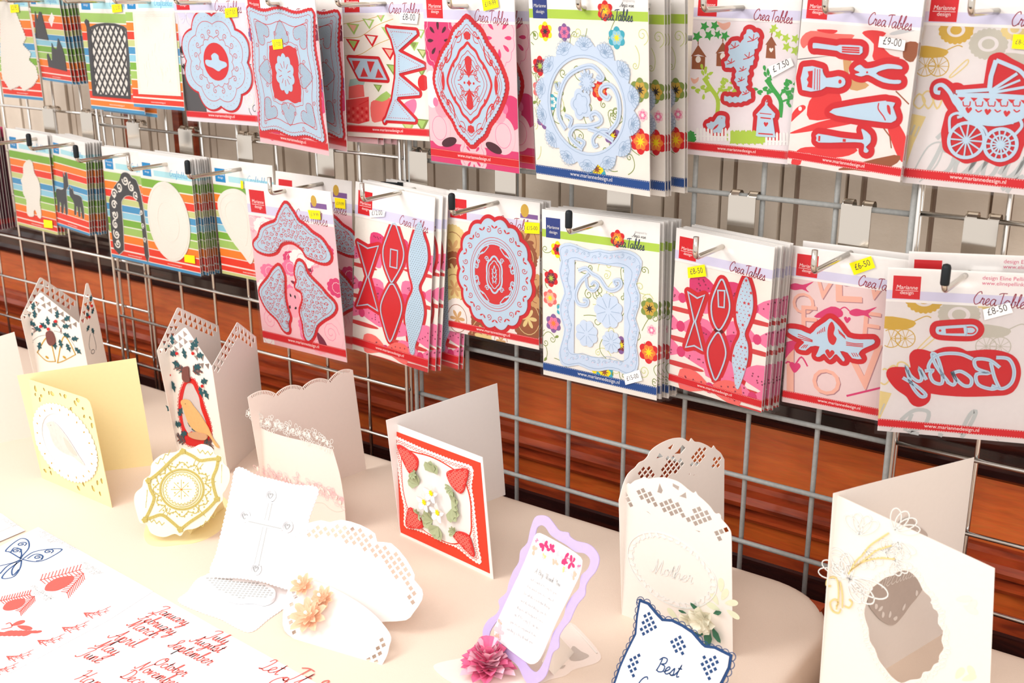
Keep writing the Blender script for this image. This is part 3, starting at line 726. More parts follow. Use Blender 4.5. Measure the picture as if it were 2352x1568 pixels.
# --- garden gate
p = Pack(FIT['U3']); T = crop(p.F, 0, 0, 3.92); p.striped(2)
gate = T((845, 860), (790, 240), (770, 195), (785, 170), (805, 185), (815, 245), (880, 215), (960, 205), (1040, 210), (1120, 235), (1160, 270), (1185, 890))
inner = T((872, 845), (825, 265), (890, 235), (960, 226), (1030, 230), (1100, 250), (1142, 280), (1165, 862))
p.die(gate, [inner], back=0, m=GREYDIE, t=.001)
p.pf([(x * 1.0, y) for x, y in gate], CREAM)
i0, i1 = T((850, 860), (1170, 880)); c0 = p.F.px(0, 0)
n = 9
for k in range(-8, 9):
    for sgn in (1, -1):
        a = T((845 + 48 * k if sgn > 0 else 1180 - 48 * k, 860), (845 + 48 * k + 205 if sgn > 0 else 1180 - 48 * k - 330, 225))
        pts = [(a[0][0] + (a[1][0] - a[0][0]) * i / 40, a[0][1] + (a[1][1] - a[0][1]) * i / 40) for i in range(41)]
        run = [q for q in pts if inside(q, gate)]
        if len(run) > 2: p.dline(run, .0019, GREYDIE)
p.sticker(T((1030, 115), (1115, 105), (1108, 30), (1020, 42)), '£12.00')
t = p.build('striped pack with a charcoal lattice garden gate', GROUP)
copy_tree(t, (.014, .010, -.004), 'gate pack half hidden behind the lattice gate and white plaque', 'die packs hanging on the wire grid', ('price_sticker',))
# --- white plaque
p = Pack(FIT['U4']); T = crop(p.F, 0, 0, 3.92); p.striped(0)
plaque = T((1205, 105), (1580, 100), (1640, 865), (1258, 845))
p.die(smooth(plaque, 1, True), back=0, m=WHITEDIE)
for k, ins in enumerate((.06, .10)):
    c = (sum(q[0] for q in plaque) / 4, sum(q[1] for q in plaque) / 4)
    p.dline([(c[0] + (q[0] - c[0]) * (1 - ins), c[1] + (q[1] - c[1]) * (1 - ins)) for q in plaque], .0008, WHITEDIE, True, .0012)
for k in range(30):
    rr = random.Random(k); a = T((1280 + rr.uniform(0, 280), 180 + rr.uniform(0, 560))); p.dline([a, (a[0] + rr.uniform(-.004, .004), a[1] - rr.uniform(.004, .012))], .0007, WHITEDIE, False, .0012)
p.build('striped pack with a plain white rectangular plaque', GROUP)
# --- round doily
p = Pack(FIT['U5']); T = crop(p.F, 0, 0, 3.92)
p.rect(0, 0, 1, 1, ink('doily_bg', 226, 220, 226)); p.rect(0, .06, .3, .35, DGREY)
for i in range(26):
    rr = random.Random(i + 40); c = p.uv(rr.uniform(0, 1), rr.uniform(.08, .8)); m = (DGREY, BLACK, CREAM, LILAC)[i % 4]
    p.ps(spiral(c, rr.uniform(.006, .014), 1.4, rr.uniform(0, 6)), .0009, m)
    if i % 2:
        for k in range(7): p.pf(petal(c, .010, .003, k * .4), m)
p.crea_header(); p.footer()
c, a, b = box4(T((1655, 560)), T((2285, 640)), T((1930, 85)), T((2010, 1012)))
p.die(scallop(c, a, b, 8, .14, 10, ph=0), back=.003)
p.cut(scallop(c, a * .82, b * .82, 8, .12, 10), .0007, True)
p.cut(scallop(c, a * .5, b * .5, 16, .10, 6), .0007, True)
for k in range(16):
    an = 2 * PI * (k + .5) / 16; q = (c[0] + a * .58 * math.cos(an), c[1] + b * .58 * math.sin(an)); p.cut(spiral(q, a * .065, 1.3, an + PI, 1 if k % 2 else -1, 12), .0007)
for ring, n in ((.93, 56), (.72, 40)):
    for k in range(n): an = 2 * PI * k / n; p.cutf(ell((c[0] + a * ring * .96 * math.cos(an), c[1] + b * ring * .96 * math.sin(an)), .0005, .0005, 5))
p.cutf(ell(c, a * .36, b * .37, 28)); p.dz = 5e-5
P2 = T((1945, 475), (1980, 500), (1990, 540), (2045, 560), (2055, 595), (2010, 620), (1980, 640), (1930, 610), (1880, 590), (1862, 560), (1870, 535), (1920, 540), (1915, 500))
p.D.fill(smooth(P2, 3, True), DIE, p.Z_DIE + .0009, .0004)
p.sticker(T((2045, 160), (2155, 150), (2150, 65), (2040, 75)), '£17.50')
p.build('lace pack with a round scalloped doily die', GROUP)
# --- square lace, twice on one hook
def square_lace(fit, price):
    p = Pack(fit); p.rect(0, 0, 1, 1, PALEPINK)
    for i in range(22):
        rr = random.Random(i + 90); c = p.uv(rr.uniform(0, 1), rr.uniform(.02, .85)); m = (HOTPINK, PINK, CREAM, PURPLE, DKPINK)[i % 5]
        p.pf(scallop(c, rr.uniform(.010, .022), rr.uniform(.008, .018), 9, .15, 4), m)
        p.ps(spiral(c, .006, 1.3), .0006, PALEPINK)
    p.crea_header(); p.footer()
    c = p.uv(.5, .475); a, b = p.w * .455, p.h * .385
    def wr(k, bow, n=12):
        P = []
        for (x0, y0), (x1, y1), nx, ny in (((-1, -1), (1, -1), 0, -1), ((1, -1), (1, 1), 1, 0), ((1, 1), (-1, 1), 0, 1), ((-1, 1), (-1, -1), -1, 0)):
            for i in range(n):
                t = i / n; wv = bow * (math.cos(4 * PI * t)) - bow
                P.append((c[0] + a * k * (x0 + (x1 - x0) * t + nx * wv), c[1] + b * k * (y0 + (y1 - y0) * t + ny * wv)))
        return P
    p.die(frill(wr(1, .03), .0052, .0017), back=.0035)
    for k, w_ in ((.95, .0005), (.83, .0007)): p.cut(frill(wr(k, .03), .0052, .0012) if k > .9 else smooth(wr(k, .04), 3, True), w_, True)
    def lattice(reg, st=.0026):
        x0, x1 = min(q[0] for q in reg), max(q[0] for q in reg); y0, y1 = min(q[1] for q in reg), max(q[1] for q in reg); j = 0; y = y0
        while y < y1:
            x = x0 + (st / 2 if j % 2 else 0)
            while x < x1:
                if inside((x, y), reg): p.cutf([(x, y + .0009), (x - .0005, y), (x, y - .0009), (x + .0005, y)], ink('slate', 128, 138, 158))
                x += st
            y += st * .62; j += 1
    for sx in (-1, 0, 1):
        for sy in (-1, 0, 1):
            if not (sx or sy): continue
            q = (c[0] + sx * a * .62, c[1] + sy * b * .64); hp = heart(q, a * .235, math.atan2(sy * b, sx * a) + PI / 2)
            p.cut(hp, .0007, True); lattice(hp)
            for s2 in (-1, 1): p.cut(spiral((q[0] + s2 * a * .2 * abs(sy), q[1] + s2 * a * .24 * abs(sx)), a * .05, 1.3, 0, s2, 12), .0006)
    win = smooth(wr(.42, -.05), 3, True); p.cutf(win); p.cut(smooth(wr(.47, -.05), 3, True), .0006, True)
    p.D.fill(scallop(c, a * .30, b * .33, 10, .16, 6), DIE, p.Z_DIE + .0009, .0004)
    for k in range(10): an = 2 * PI * k / 10 + .3; p.D.stroke([(c[0] + a * .10 * math.cos(an), c[1] + b * .10 * math.sin(an)), (c[0] + a * .20 * math.cos(an), c[1] + b * .20 * math.sin(an))], .0008, SLOTRED, p.Z_DIE + .00135, caps=False)
    if price: T = crop(p.F, 560, 0, 3.92); p.sticker(T((285, 445), (370, 435), (362, 348), (270, 355)), '£17.50')
    return p
p = square_lace(FIT['U6'], True); p.build('pink pack with a square lace frame die and yellow price', GROUP)
p = square_lace(FIT['U6b'], False); t = p.build('square lace pack tucked behind the yellow-priced one', GROUP)
f = list(FIT['U6b']); f[0] = -.172; f[1] = -.0165; f[3] = 0.0; f[5] = .132; f[4] = 0.0; f[7] = 0.0
p = square_lace(tuple(f), False); t = p.build('square lace pack at the back of the lace hook', 'square lace packs on one hook')
behind(t, 3, .0040, 'square lace pack at the back of the lace hook', 'square lace packs on one hook', dx=.007)
# --- bunting
p = Pack(FIT['U7']); T = crop(p.F, 560, 0, 3.92); p.rect(0, 0, 1, 1, CREAM)
for y0, y1, y2 in ((215, 190, 150), (340, 330, 230), (500, 490, 400)):
    p.ps(smooth(T((900, y0), (1050, y1), (1200, y2), (1350, y2 - 60)), 6), .0007, GOLD)
for x, y, s, m, m2 in ((985, 255, 60, S_LGREEN, SALMON), (1125, 210, 55, S_LGREEN, CREAM), (1230, 140, 60, S_LGREEN, SALMON), (985, 400, 65, RED, S_LGREEN), (1150, 360, 65, RED, CREAM), (1300, 290, 60, S_LGREEN, S_PALE), (1310, 480, 65, RED, SALMON), (1590, 300, 50, S_LGREEN, CREAM), (1530, 410, 50, S_LGREEN, OLIVE), (1610, 480, 50, OLIVE, S_PALE), (1340, 620, 55, OLIVE, S_LGREEN), (1600, 640, 50, OLIVE, S_LGREEN), (1210, 790, 40, OLIVE, S_LGREEN), (1600, 1120, 70, OLIVE, S_LGREEN), (1480, 1150, 60, S_LGREEN, S_PALE)):
    p.pf(T((x - s, y - s * .8), (x + s, y - s * .6), (x + s * .2, y + s)), m); p.pf(T((x - s * .6, y - s * .6), (x + s * .6, y - s * .45), (x + s * .12, y + s * .55)), m2)
p.pf(T((920, 900), (1130, 870), (1135, 1090), (1040, 1115), (930, 1100)), ink('basket_red', 226, 70, 70)); p.pf(T((950, 780), (1080, 750), (1092, 870), (948, 890)), ink('coral', 238, 110, 104)); p.ps(T((925, 950), (1040, 945), (1130, 900)), .0008, RED)
for i in range(5):
    for j in range(4): p.pf(ell(T((950 + 40 * i, 975 + 35 * j)), .0022, .0018, 8), RED if (i + j) % 2 else ink('coral', 238, 110, 104))
p.pf(T((948, 780), (960, 715), (1020, 705), (1095, 735), (1085, 765), (1030, 760)), ink('mint', 170, 204, 196))
p.pf(smooth(T((1150, 920), (1240, 900), (1320, 880), (1320, 1070), (1240, 1090), (1160, 1090)), 3, True), ink('coral', 238, 110, 104)); p.pf(T((1185, 900), (1240, 850), (1290, 820), (1335, 860), (1290, 900), (1250, 915)), S_LGREEN)
p.pf(smooth(T((1440, 940), (1540, 890), (1560, 960), (1520, 1040), (1440, 1040)), 3, True), PINK); p.pf(ell(T((1620, 745)), .008, .009), RED)
p.crea_header(); p.footer()
bunt = T((1295, 245), (1320, 255), (1560, 275), (1568, 305), (1400, 455), (1415, 470), (1630, 580), (1640, 600), (1405, 660), (1410, 680), (1590, 830), (1590, 855), (1395, 870), (1385, 900), (1555, 1080), (1550, 1095), (1290, 1080), (1275, 1105), (1268, 1085), (1290, 1060), (1345, 900), (1375, 700), (1378, 500), (1340, 350), (1300, 265))
p.die(bunt, back=.0035)
for tri in (((1335, 280), (1530, 300), (1385, 435), (1360, 360)), ((1410, 490), (1600, 590), (1410, 650), (1405, 560)), ((1410, 700), (1570, 840), (1390, 855), (1400, 780)), ((1375, 900), (1510, 1070), (1310, 1055), (1345, 990))):
    for q in resample(T(*tri), .0028, True): p.cutf(ell(q, .0006, .0006, 6))
para = T((950, 520), (1215, 535), (1300, 720), (1045, 705)); p.die(para, back=.0035)
for tri in (((985, 545), (1060, 548), (1010, 640)), ((1120, 550), (1190, 555), (1150, 655)), ((1090, 605), (1130, 690), (1060, 690)), ((1220, 615), (1270, 700), (1195, 700))): p.cutf(T(*tri))
p.sticker(T((1420, 205), (1575, 218), (1590, 125), (1420, 112)), '£8-00', STICKW)
p.build('pack with pennant bunting die and strawberry picture', GROUP)
# --- tall red diamond
def diamond(fit):
    p = Pack(fit); T = crop(p.F, 960, 0, 3.409) if fit is FIT['U8'] else None
    p.rect(0, 0, 1, 1, PALEPINK)
    def lace(c, r, m):
        p.pf(scallop(c, r, r * 1.35, 12, .1, 5), m); p.ps(scallop(c, r * .8, r * 1.1, 12, .1, 5), .0006, PALEPINK if m is not PALEPINK else PINK, True)
        for k in range(8): p.pf(petal((c[0] + r * .3 * math.cos(k * .8), c[1] + r * .4 * math.sin(k * .8)), r * .35, r * .14, k * .8), MAROON if m is HOTPINK else HOTPINK)
    lace(p.uv(.16, .70), .026, HOTPINK); lace(p.uv(.82, .73), .028, PALEPINK); lace(p.uv(.5, .78), .02, PINK)
    p.pf(p_rect(p, .0, .0, 1, .12), HOTPINK); lace(p.uv(.5, .06), .02, PALEPINK); p.pf(ell(p.uv(.93, .33), .016, .018), HOTPINK); p.pf(ell(p.uv(.05, .42), .012, .02), WHITE)
    for cx, sg in ((.12, 1), (.84, -1)):   # pink toy animals
        cc = p.uv(cx, .20); p.pf(ell(cc, .017, .020), PALEPINK); p.pf(ell((cc[0] + sg * .006, cc[1] + .022), .011, .010), ink('toy_pink', 246, 170, 184)); p.pf(ell((cc[0] - sg * .004, cc[1] + .028), .004, .005), PINK)
        p.pf(ell((cc[0] + sg * .010, cc[1] + .023), .0012, .0012, 8), BLACK); p.pf(ell((cc[0] + sg * .014, cc[1] - .014), .012, .005, rot=sg * .3), MAROON); p.ps(ell(cc, .011, .013), .0006, PINK, True)
    p.crea_header(); p.footer()
    c = p.uv(.495, .475); a, b = p.w * .395, p.h * .355
    def ogee(k, n=12):
        Q = [(0, 1), (.16, .9), (.36, .80), (.50, .62), (.66, .50), (.80, .36), (.94, .16), (1, 0)]
        P = Q + [(x, -y) for x, y in Q[-2::-1]] + [(-x, -y) for x, y in Q[1:]] + [(-x, y) for x, y in Q[-2:0:-1]]
        return smooth([(c[0] + x * a * k, c[1] + y * b * k) for x, y in P], 3, True)
    p.die(frill(ogee(.97), .0042, .0013), back=.0050)
    p.cut(ogee(.90), .0005, True); p.cut(ogee(.84), .0006, True)
    ring = ogee(.62); p.cut(ring, .0030, True); p.cut(ogee(.50), .0007, True); p.cut(ogee(.42), .0005, True)
    for sx in (-1, 1):
        for sy in (-1, 1):
            M = lambda pts: [(c[0] + sx * x * a, c[1] + sy * y * b) for x, y in pts]
            p.cut(M(curl((.30, .62), (.16, .74), .10, .06)), .0008); p.cut(M(curl((.45, .58), (.60, .30), -.10, .05)), .0016); p.cut(M(curl((.55, .50), (.78, .18), -.06, .05)), .0009)
            p.cut(M(curl((.74, .08), (.80, .26), -.05, .04)), .0009); p.cut(M(curl((.05, .40), (.22, .20), -.08, .05)), .0008); p.cut(M(curl((.32, .03), (.15, .13), .06, .05)), .0008); p.cut(M(curl((.02, .12), (.24, .10), .05, .03)), .0007)
            p.cutf(M(ell((.06, .72), .03, .05, 10))); p.cutf(M(ell((.30, .70), .05, .02, 10))); p.cutf(M(ell((.42, .28), .025, .06, 10)))
    for sy in (-1, 1):
        for k in range(-2, 3): p.cutf([(c[0] + a * x, c[1] + sy * b * y) for x, y in petal((0, .66), .14, .05, PI / 2 + k * .38)])
        p.cutf([(c[0] + a * x, c[1] + sy * b * y) for x, y in smooth([(0, .08), (.05, .2), (.10, .36), (0, .42), (-.10, .36), (-.05, .2)], 3, True)])
        for k in range(-2, 3): p.cutf([(c[0] + a * x, c[1] + sy * b * y) for x, y in petal((0, .12), .17, .035, PI / 2 + k * .5)])
    p.cutf(star(c, .0035, 4, .6)); 
    for sx in (-1, 1): p.cutf(ell((c[0] + sx * a * .13, c[1]), .0014, .0014, 8)); p.cutf(smooth([(c[0] + sx * a * .74, c[1] - b * .16), (c[0] + sx * a * .80, c[1]), (c[0] + sx * a * .74, c[1] + b * .16), (c[0] + sx * a * .70, c[1])], 3, True))
    return p
def p_rect(p, u0, v0, u1, v1): return [p.uv(u0, v0), p.uv(u1, v0), p.uv(u1, v1), p.uv(u0, v1)]
p = diamond(FIT['U8']); T = crop(p.F, 960, 0, 3.409); p.sticker(T((530, 85), (648, 55), (635, -25), (515, -5)), '£19-99')
p.build('pink pack with a tall diamond filigree die, priced in yellow', GROUP)
p = diamond(FIT['U8b']); t = p.build('diamond filigree pack just behind the front diamond pack', GROUP)
behind(t, 3, .0042, 'diamond filigree pack at the back of its hook', 'diamond packs on one hook')
# --- blue-topped packs with pale dies on flower pictures
def flower_print(p, seed):
    p.rect(0, 0, 1, 1, CREAM); p.rect(0, .84, 1, .885, LIME); p.rect(0, .885, 1, 1, WHITE); p.rect(.035, .838, .165, .955, BLUE_LOGO)
    rr = random.Random(seed)
    for i in range(46):
        q = p.uv(rr.uniform(.0, 1), rr.uniform(.09, .80)); e = (q[0] + rr.uniform(-.02, .02), q[1] + rr.uniform(-.02, .025)); swirl(p, q, e, rr.uniform(-.012, .012) or .006, rr.uniform(.003, .006), .0008, OLIVE if i % 3 else S_PALE)
        if i % 4 == 0: p.pf(petal(e, .006, .003, rr.uniform(0, 6)), OLIVE)
    for u, v, r, m1, m2, m3 in ((.14, .775, .0095, YEL, RED, BLACK), (.31, .775, .0085, PURPLE, PINK, PURPLE), (.75, .76, .0105, TEAL, S_LBLUE, YEL), (.08, .60, .010, RED, DKPINK, LIME), (.07, .48, .010, ink('coral', 238, 110, 104), SALMON, YEL), (.10, .33, .011, PURPLE, PINK, ORANGE), (.93, .52, .0115, OLIVE, GOLD, BLACK), (.93, .27, .0125, RED, ORANGE, YEL), (.56, .10, .012, TEAL, YEL, BROWN), (.60, .50, .010, RED, ORANGE, RED), (.47, .125, .009, YEL, TEAL, YEL), (.95, .40, .006, PALEPINK, PINK, WHITE), (.70, .28, .010, PURPLE, DKPINK, YEL), (.18, .42, .008, TEAL, CREAM, TEAL), (.66, .885, .0095, RED, ORANGE, YEL)):
        flower(p, p.uv(u, v), r, m1, m2, m3)
    ptext(p.A, 'Marianne', p.uv(.045, .893), p.uv(.155, .893), WHITE, p.z(), .15, 1.1); ptext(p.A, 'design', p.uv(.065, .865), p.uv(.14, .865), WHITE, p.z())
    pen(p.A, 'CreaTables', p.uv(.62, .843), p.uv(.88, .838), ink('script_navy', 44, 60, 90), p.z(), .0008, .12, tall=1.25)
    pen(p.A, 'Anja', p.uv(.78, .906), p.uv(.84, .905), TXT, p.z(), .0003); pen(p.A, 'van', p.uv(.85, .905), p.uv(.89, .904), TXT, p.z(), .0003); ptext(p.A, 'designed by', p.uv(.80, .93), p.uv(.90, .928), GREY, p.z())
    p.footer(NAVY_STRIP)
PEN['j'] = (.6, [[(0, .2), (.3, 1), (.25, -.3), (0, -1), (-.2, -.8), (.2, -.2), (.6, .2)], [(.36, 1.4), (.4, 1.5)]])
p = Pack(FIT['U9']); T = crop(p.F, 960, 0, 3.409); flower_print(p, 3)
c, a, b = box4(T((930, 800)), T((1752, 830)), T((1300, 285)), T((1390, 1352)))
ih = ell(c, a * .70, b * .70, 40); p.die(scallop(c, a, b, 14, .12, 8), [ih], back=0, m=PALEDIE)
lobe = [2 * PI * (k + .5) / 14 for k in range(14)]
for an in lobe:
    q = (c[0] + a * .86 * math.cos(an), c[1] + b * .86 * math.sin(an)); o2 = math.atan2(b * math.sin(an), a * math.cos(an))
    for k in range(-3, 4): p.cut(petal(q, .011, .0042, o2 + k * .42), .0004, True, DIESHADE)
    p.cut(ell(q, .0055, .0035, 14, o2 + PI / 2), .0004, True, DIESHADE)
p.cut(ell(c, a * .74, b * .74, 40), .0004, True, DIESHADE)
for pts, w_ in ((smooth(T((1165, 1010), (1110, 900), (1120, 740), (1170, 610), (1260, 540), (1370, 515), (1450, 590), (1440, 620), (1405, 600)), 5), .0048), (smooth(T((1085, 650), (1100, 700), (1120, 680), (1110, 640)), 4), .003), (smooth(T((1510, 740), (1490, 770), (1440, 730), (1450, 680), (1510, 665), (1560, 720), (1585, 830), (1570, 950), (1500, 1040)), 5), .0048), (smooth(T((1300, 1165), (1225, 1100), (1200, 1050), (1240, 990), (1340, 985), (1430, 960), (1440, 920), (1400, 880), (1360, 900), (1375, 940)), 5), .0048), (smooth(T((1500, 1020), (1440, 1020), (1380, 1080), (1390, 1140), (1420, 1130)), 5), .004), (smooth(T((1340, 1000), (1450, 1040), (1540, 1100)), 4), .005), (smooth(T((1160, 900), (1210, 930), (1190, 1000)), 4), .004), (smooth(T((1250, 1080), (1310, 1110), (1290, 1150)), 4), .0035)):
    p.dline(pts, w_, PALEDIE); p.cut(pts, .0005, False, DIESHADE)
for cx, cy, r, n, am in ((1330, 640, 66, 12, .4), (1285, 815, 84, 5, .25)):
    q = T((cx, cy)); r0 = abs(T((cx + r, cy))[0] - q[0]); p.D.fill(scallop(q, r0, r0 * 1.15, n, am, 8), PALEDIE, p.Z_DIE, .0009); p.cut(scallop(q, r0 * .7, r0 * .8, n, am, 8), .0004, True, DIESHADE)
t = p.build('blue-footed flower pack with an oval scalloped frame die', GROUP)
for y in (.022, .026, .030, .050, .054): copy_tree(t, (.004 + .10 * (y - .02) * 2.2, y, -.003), 'oval frame flower pack further back on its hook', 'oval frame packs on one hook')
# --- ivy and bird house
p = Pack(FIT['U10']); T = crop(p.F, 1560, 0, 2.9697); p.rect(0, 0, 1, 1, ink('pale_lilac', 238, 228, 230))
for x, y, s, m in ((175, 180, 34, LEAF), (245, 175, 34, LEAF), (125, 250, 38, LEAF), (205, 240, 36, LEAF), (265, 235, 30, LEAF), (315, 245, 34, LEAF), (650, 190, 30, LLEAF), (680, 235, 32, LLEAF), (730, 260, 34, LLEAF), (735, 320, 34, LLEAF), (795, 265, 34, LLEAF), (795, 345, 36, LLEAF), (635, 210, 22, LLEAF)):
    q = T((x, y)); p.pf(star(q, abs(T((x + s, y))[0] - q[0]), 5, .5, 1.2), m)
for x, y in ((132, 390), (300, 370)):
    p.pf(T((x - 42, y - 10), (x + 48, y - 5), (x + 45, y + 85), (x - 45, y + 80)), BROWN); p.pf(T((x - 50, y - 5), (x, y - 85), (x + 58, y), (x, y - 20)), BROWN); p.pf(ell(T((x, y + 15)), .0028, .0032, 12), CREAM); p.ps(T((x, y - 85), (x, y - 110)), .001, BROWN)
p.pf(T((592, 395), (600, 300), (655, 305), (660, 400)), BROWN); p.pf(T((590, 305), (632, 245), (668, 310)), BROWN); p.pf(heart(T((630, 340)), .0022), CREAM); p.ps(T((632, 245), (634, 225)), .001, BROWN)
p.pf(smooth(T((260, 145), (300, 160), (350, 150), (345, 185), (310, 205), (280, 185)), 3, True), SALMON); p.pf(smooth(T((80, 530), (110, 540), (135, 525), (130, 555), (100, 570)), 3, True), SALMON)
for bx, by, m, m2, sc in ((260, 790, LLEAF, LLEAF, 1.0), (690, 800, LEAF, LEAF, 1.05)):
    p.ps(smooth(T((bx, by), (bx + 5, by - 110), (bx - 50 * sc, by - 200), (bx - 90 * sc, by - 260)), 5), .0042, m)
    for dx, dy, ex, ey in ((-10, -120, 60, -230), (-30, -170, -110, -190), (-60, -220, -60, -290), (20, -170, 75, -180), (0, -100, 80, -130)):
        p.ps(smooth(T((bx + dx, by + dy), (bx + (dx + ex) / 2 - 8, by + (dy + ey) / 2), (bx + ex * sc, by + ey)), 4), .0018, m)
        for k in range(7):
            rr = random.Random(k * 7 + ex); q = T((bx + ex * sc + rr.uniform(-45, 45), by + ey + rr.uniform(-45, 45))); p.pf(petal(q, .0055, .0028, rr.uniform(0, 6.2)), m2)
for x in (70, 380, 420, 460, 500, 550):
    q = T((x, 935)); p.pf(jag(scallop(q, .009, .007, 8, .2, 4), .002, .001), LLEAF if x > 100 else LEAF)
for x in range(120, 360, 24): p.pf(T((x, 960), (x, 880), (x + 8, 868), (x + 16, 880), (x + 16, 960)), WHITE)
for x in range(590, 740, 24): p.pf(T((x, 990), (x, 910), (x + 8, 898), (x + 16, 910), (x + 16, 990)), WHITE)
p.ps(T((110, 925), (350, 935)), .0014, WHITE); p.ps(T((590, 960), (740, 965)), .0014, WHITE)
p.crea_header(); p.footer()
ivy = smooth(T((485, 195), (505, 215), (555, 230), (540, 275), (545, 320), (515, 345), (520, 385), (505, 440), (480, 455), (485, 500), (465, 530), (478, 570), (455, 600), (490, 625), (497, 660), (480, 680), (430, 695), (380, 700), (320, 690), (305, 660), (340, 655), (400, 660), (430, 640), (415, 590), (385, 560), (390, 510), (395, 470), (370, 455), (330, 465), (312, 430), (335, 405), (350, 380), (340, 340), (350, 300), (385, 275), (430, 290), (445, 250), (465, 215)), 2, True)
p.die(jag(ivy, .0028, .0009), back=.0042)
for x, y, r in ((510, 275, 40), (385, 325, 34), (480, 395, 38), (360, 430, 30), (440, 480, 28), (430, 550, 26), (460, 640, 26)):
    q = T((x, y)); r0 = abs(T((x + r, y))[0] - q[0])
    for an in (.6, 1.5, 2.5, 3.4): p.cut([q, (q[0] + r0 * math.cos(an), q[1] + r0 * math.sin(an))], .0008)
bh = T((602, 678), (610, 700), (605, 715), (660, 775), (655, 800), (643, 805), (662, 935), (545, 930), (528, 925), (540, 790), (530, 780), (590, 715), (592, 695)); p.die(bh, back=.0045)
p.cut(T((555, 770), (635, 778)), .0008); p.cut(T((560, 800), (632, 808)), .0012); p.cutf(heart(T((597, 845)), .0024)); p.cut(T((545, 908), (645, 915)), .0012); p.cutf(ell(T((603, 692)), .0008, .0009, 8))
bird = smooth(T((290, 785), (320, 795), (318, 830), (320, 860), (295, 880), (290, 905), (260, 900), (240, 905), (235, 880), (205, 875), (190, 845), (215, 835), (220, 825), (240, 830), (255, 810), (270, 790)), 3, True); p.die(bird, back=.0042); p.cutf(smooth(T((275, 845), (250, 860), (235, 885), (262, 868)), 3, True)); p.cutf(ell(T((297, 803)), .0006, .0006, 6))
p.sticker(T((640, 528), (790, 445), (768, 392), (612, 455)), '£ 7.50', STICKW)
t = p.build('pack with ivy, songbird and bird house dies', GROUP)
behind(t, 2, .0045, 'ivy and bird house pack behind the front one', 'ivy packs on one hook')
# --- tools
p = Pack(FIT['U11']); T = crop(p.F, 1560, 0, 2.9697); p.rect(0, 0, 1, 1, ink('warm_white', 238, 228, 222))
TR = ink('tool_red', 222, 54, 54); TR2 = ink('tool_salmon', 236, 112, 102)
for pts, m in ((((830, 270), (900, 210), (1080, 230), (1200, 240), (1100, 300), (900, 300), (850, 330)), TR2), (((950, 200), (1080, 205), (1050, 230), (960, 215)), TR), (((1250, 225), (1320, 205), (1415, 225), (1370, 280), (1440, 370), (1510, 395), (1330, 410), (1330, 300)), TR), (((890, 690), (960, 640), (1060, 610), (1110, 670), (1090, 790), (890, 815)), TR), (((790, 890), (1040, 810), (1200, 830), (1100, 860), (790, 910)), TR), (((770, 780), (810, 730), (850, 715), (865, 740), (800, 800), (765, 830)), TR), (((780, 1070), (830, 1010), (960, 1000), (1210, 1010), (1160, 1060), (1000, 1075), (860, 1040), (830, 1120), (770, 1120)), TR), (((1420, 860), (1480, 820), (1560, 960), (1550, 1090), (1500, 1080)), TR), (((1120, 410), (1180, 420), (1160, 500), (1300, 580), (1170, 610)), LBROWN), (((1090, 1150), (1470, 1055), (1490, 1110), (1340, 1170), (1200, 1160)), BROWN), (((1550, 290), (1640, 300), (1600, 420), (1530, 390)), BROWN), (((820, 400), (1040, 380), (830, 405)), DGREY), (((1450, 220), (1640, 170), (1640, 200), (1470, 240)), GREY)):
    p.pf(smooth(T(*pts), 3, True), m)
p.ps(T((1380, 850), (1440, 930), (1450, 1010)), .0012, BROWN); p.ps(T((1480, 620), (1570, 710)), .0012, BROWN); p.pf(ell(T((828, 740)), .0018, .002), WHITE)
p.crea_header(); p.footer()
scr = smooth(T((920, 298), (940, 292), (1080, 312), (1100, 305), (1240, 310), (1258, 335), (1240, 372), (1110, 360), (1085, 345), (945, 328), (920, 328)), 2, True); p.die(scr, back=.0055)
for y in (325, 340, 355): p.cut(T((1118, y - 4), (1238, y + 2)), .0014)
br = T((855, 455), (975, 465), (985, 480), (1010, 530), (1090, 518), (1135, 535), (1138, 575), (1095, 598), (1010, 590), (975, 612), (848, 612)); p.die(smooth(br, 2, True), back=.0055)
p.cut(T((935, 465), (930, 610)), .0008); p.cut(T((952, 470), (950, 612)), .0008); p.cut(T((968, 470), (965, 612)), .0008); p.cutf(T((885, 485), (920, 480), (915, 600), (880, 590), (890, 560), (878, 540), (892, 515))); p.cutf(ell(T((1105, 555)), .0016, .0018))
pl = smooth(T((1200, 470), (1240, 440), (1275, 465), (1330, 460), (1420, 435), (1510, 445), (1525, 470), (1430, 468), (1350, 500), (1440, 540), (1515, 545), (1505, 570), (1400, 560), (1300, 510), (1250, 520), (1205, 505), (1240, 492)), 3, True); p.die(pl, back=.0055); p.cutf(ell(T((1290, 492)), .001, .001, 8))
saw = T((1060, 740), (1380, 688), (1420, 690), (1480, 700), (1465, 730), (1490, 800), (1465, 828), (1400, 832), (1080, 785)); p.die(smooth(saw, 2, True), back=.0055); p.cut(smooth(T((1370, 700), (1365, 740), (1400, 790), (1415, 820)), 3), .0011); p.cutf(smooth(T((1425, 715), (1445, 725), (1450, 780), (1430, 760)), 3, True))
ham = smooth(T((955, 910), (1100, 935), (1240, 950), (1265, 940), (1250, 885), (1262, 880), (1310, 920), (1310, 970), (1280, 1000), (1300, 1025), (1285, 1040), (1265, 1030), (1270, 995), (1250, 970), (1140, 968), (960, 970), (945, 940)), 2, True); p.die(ham, back=.0055); p.cut(T((965, 925), (962, 960)), .002); p.cut(T((1135, 945), (1133, 965)), .003)
p.sticker(T((1368, 320), (1545, 345), (1555, 275), (1378, 245)), '£9-00', STICKW)
t = p.build('red pack with screwdriver, brush, pliers, saw and hammer dies', GROUP)
behind(t, 2, .0045, 'tool dies pack behind the front tool pack', 'tool packs on one hook')
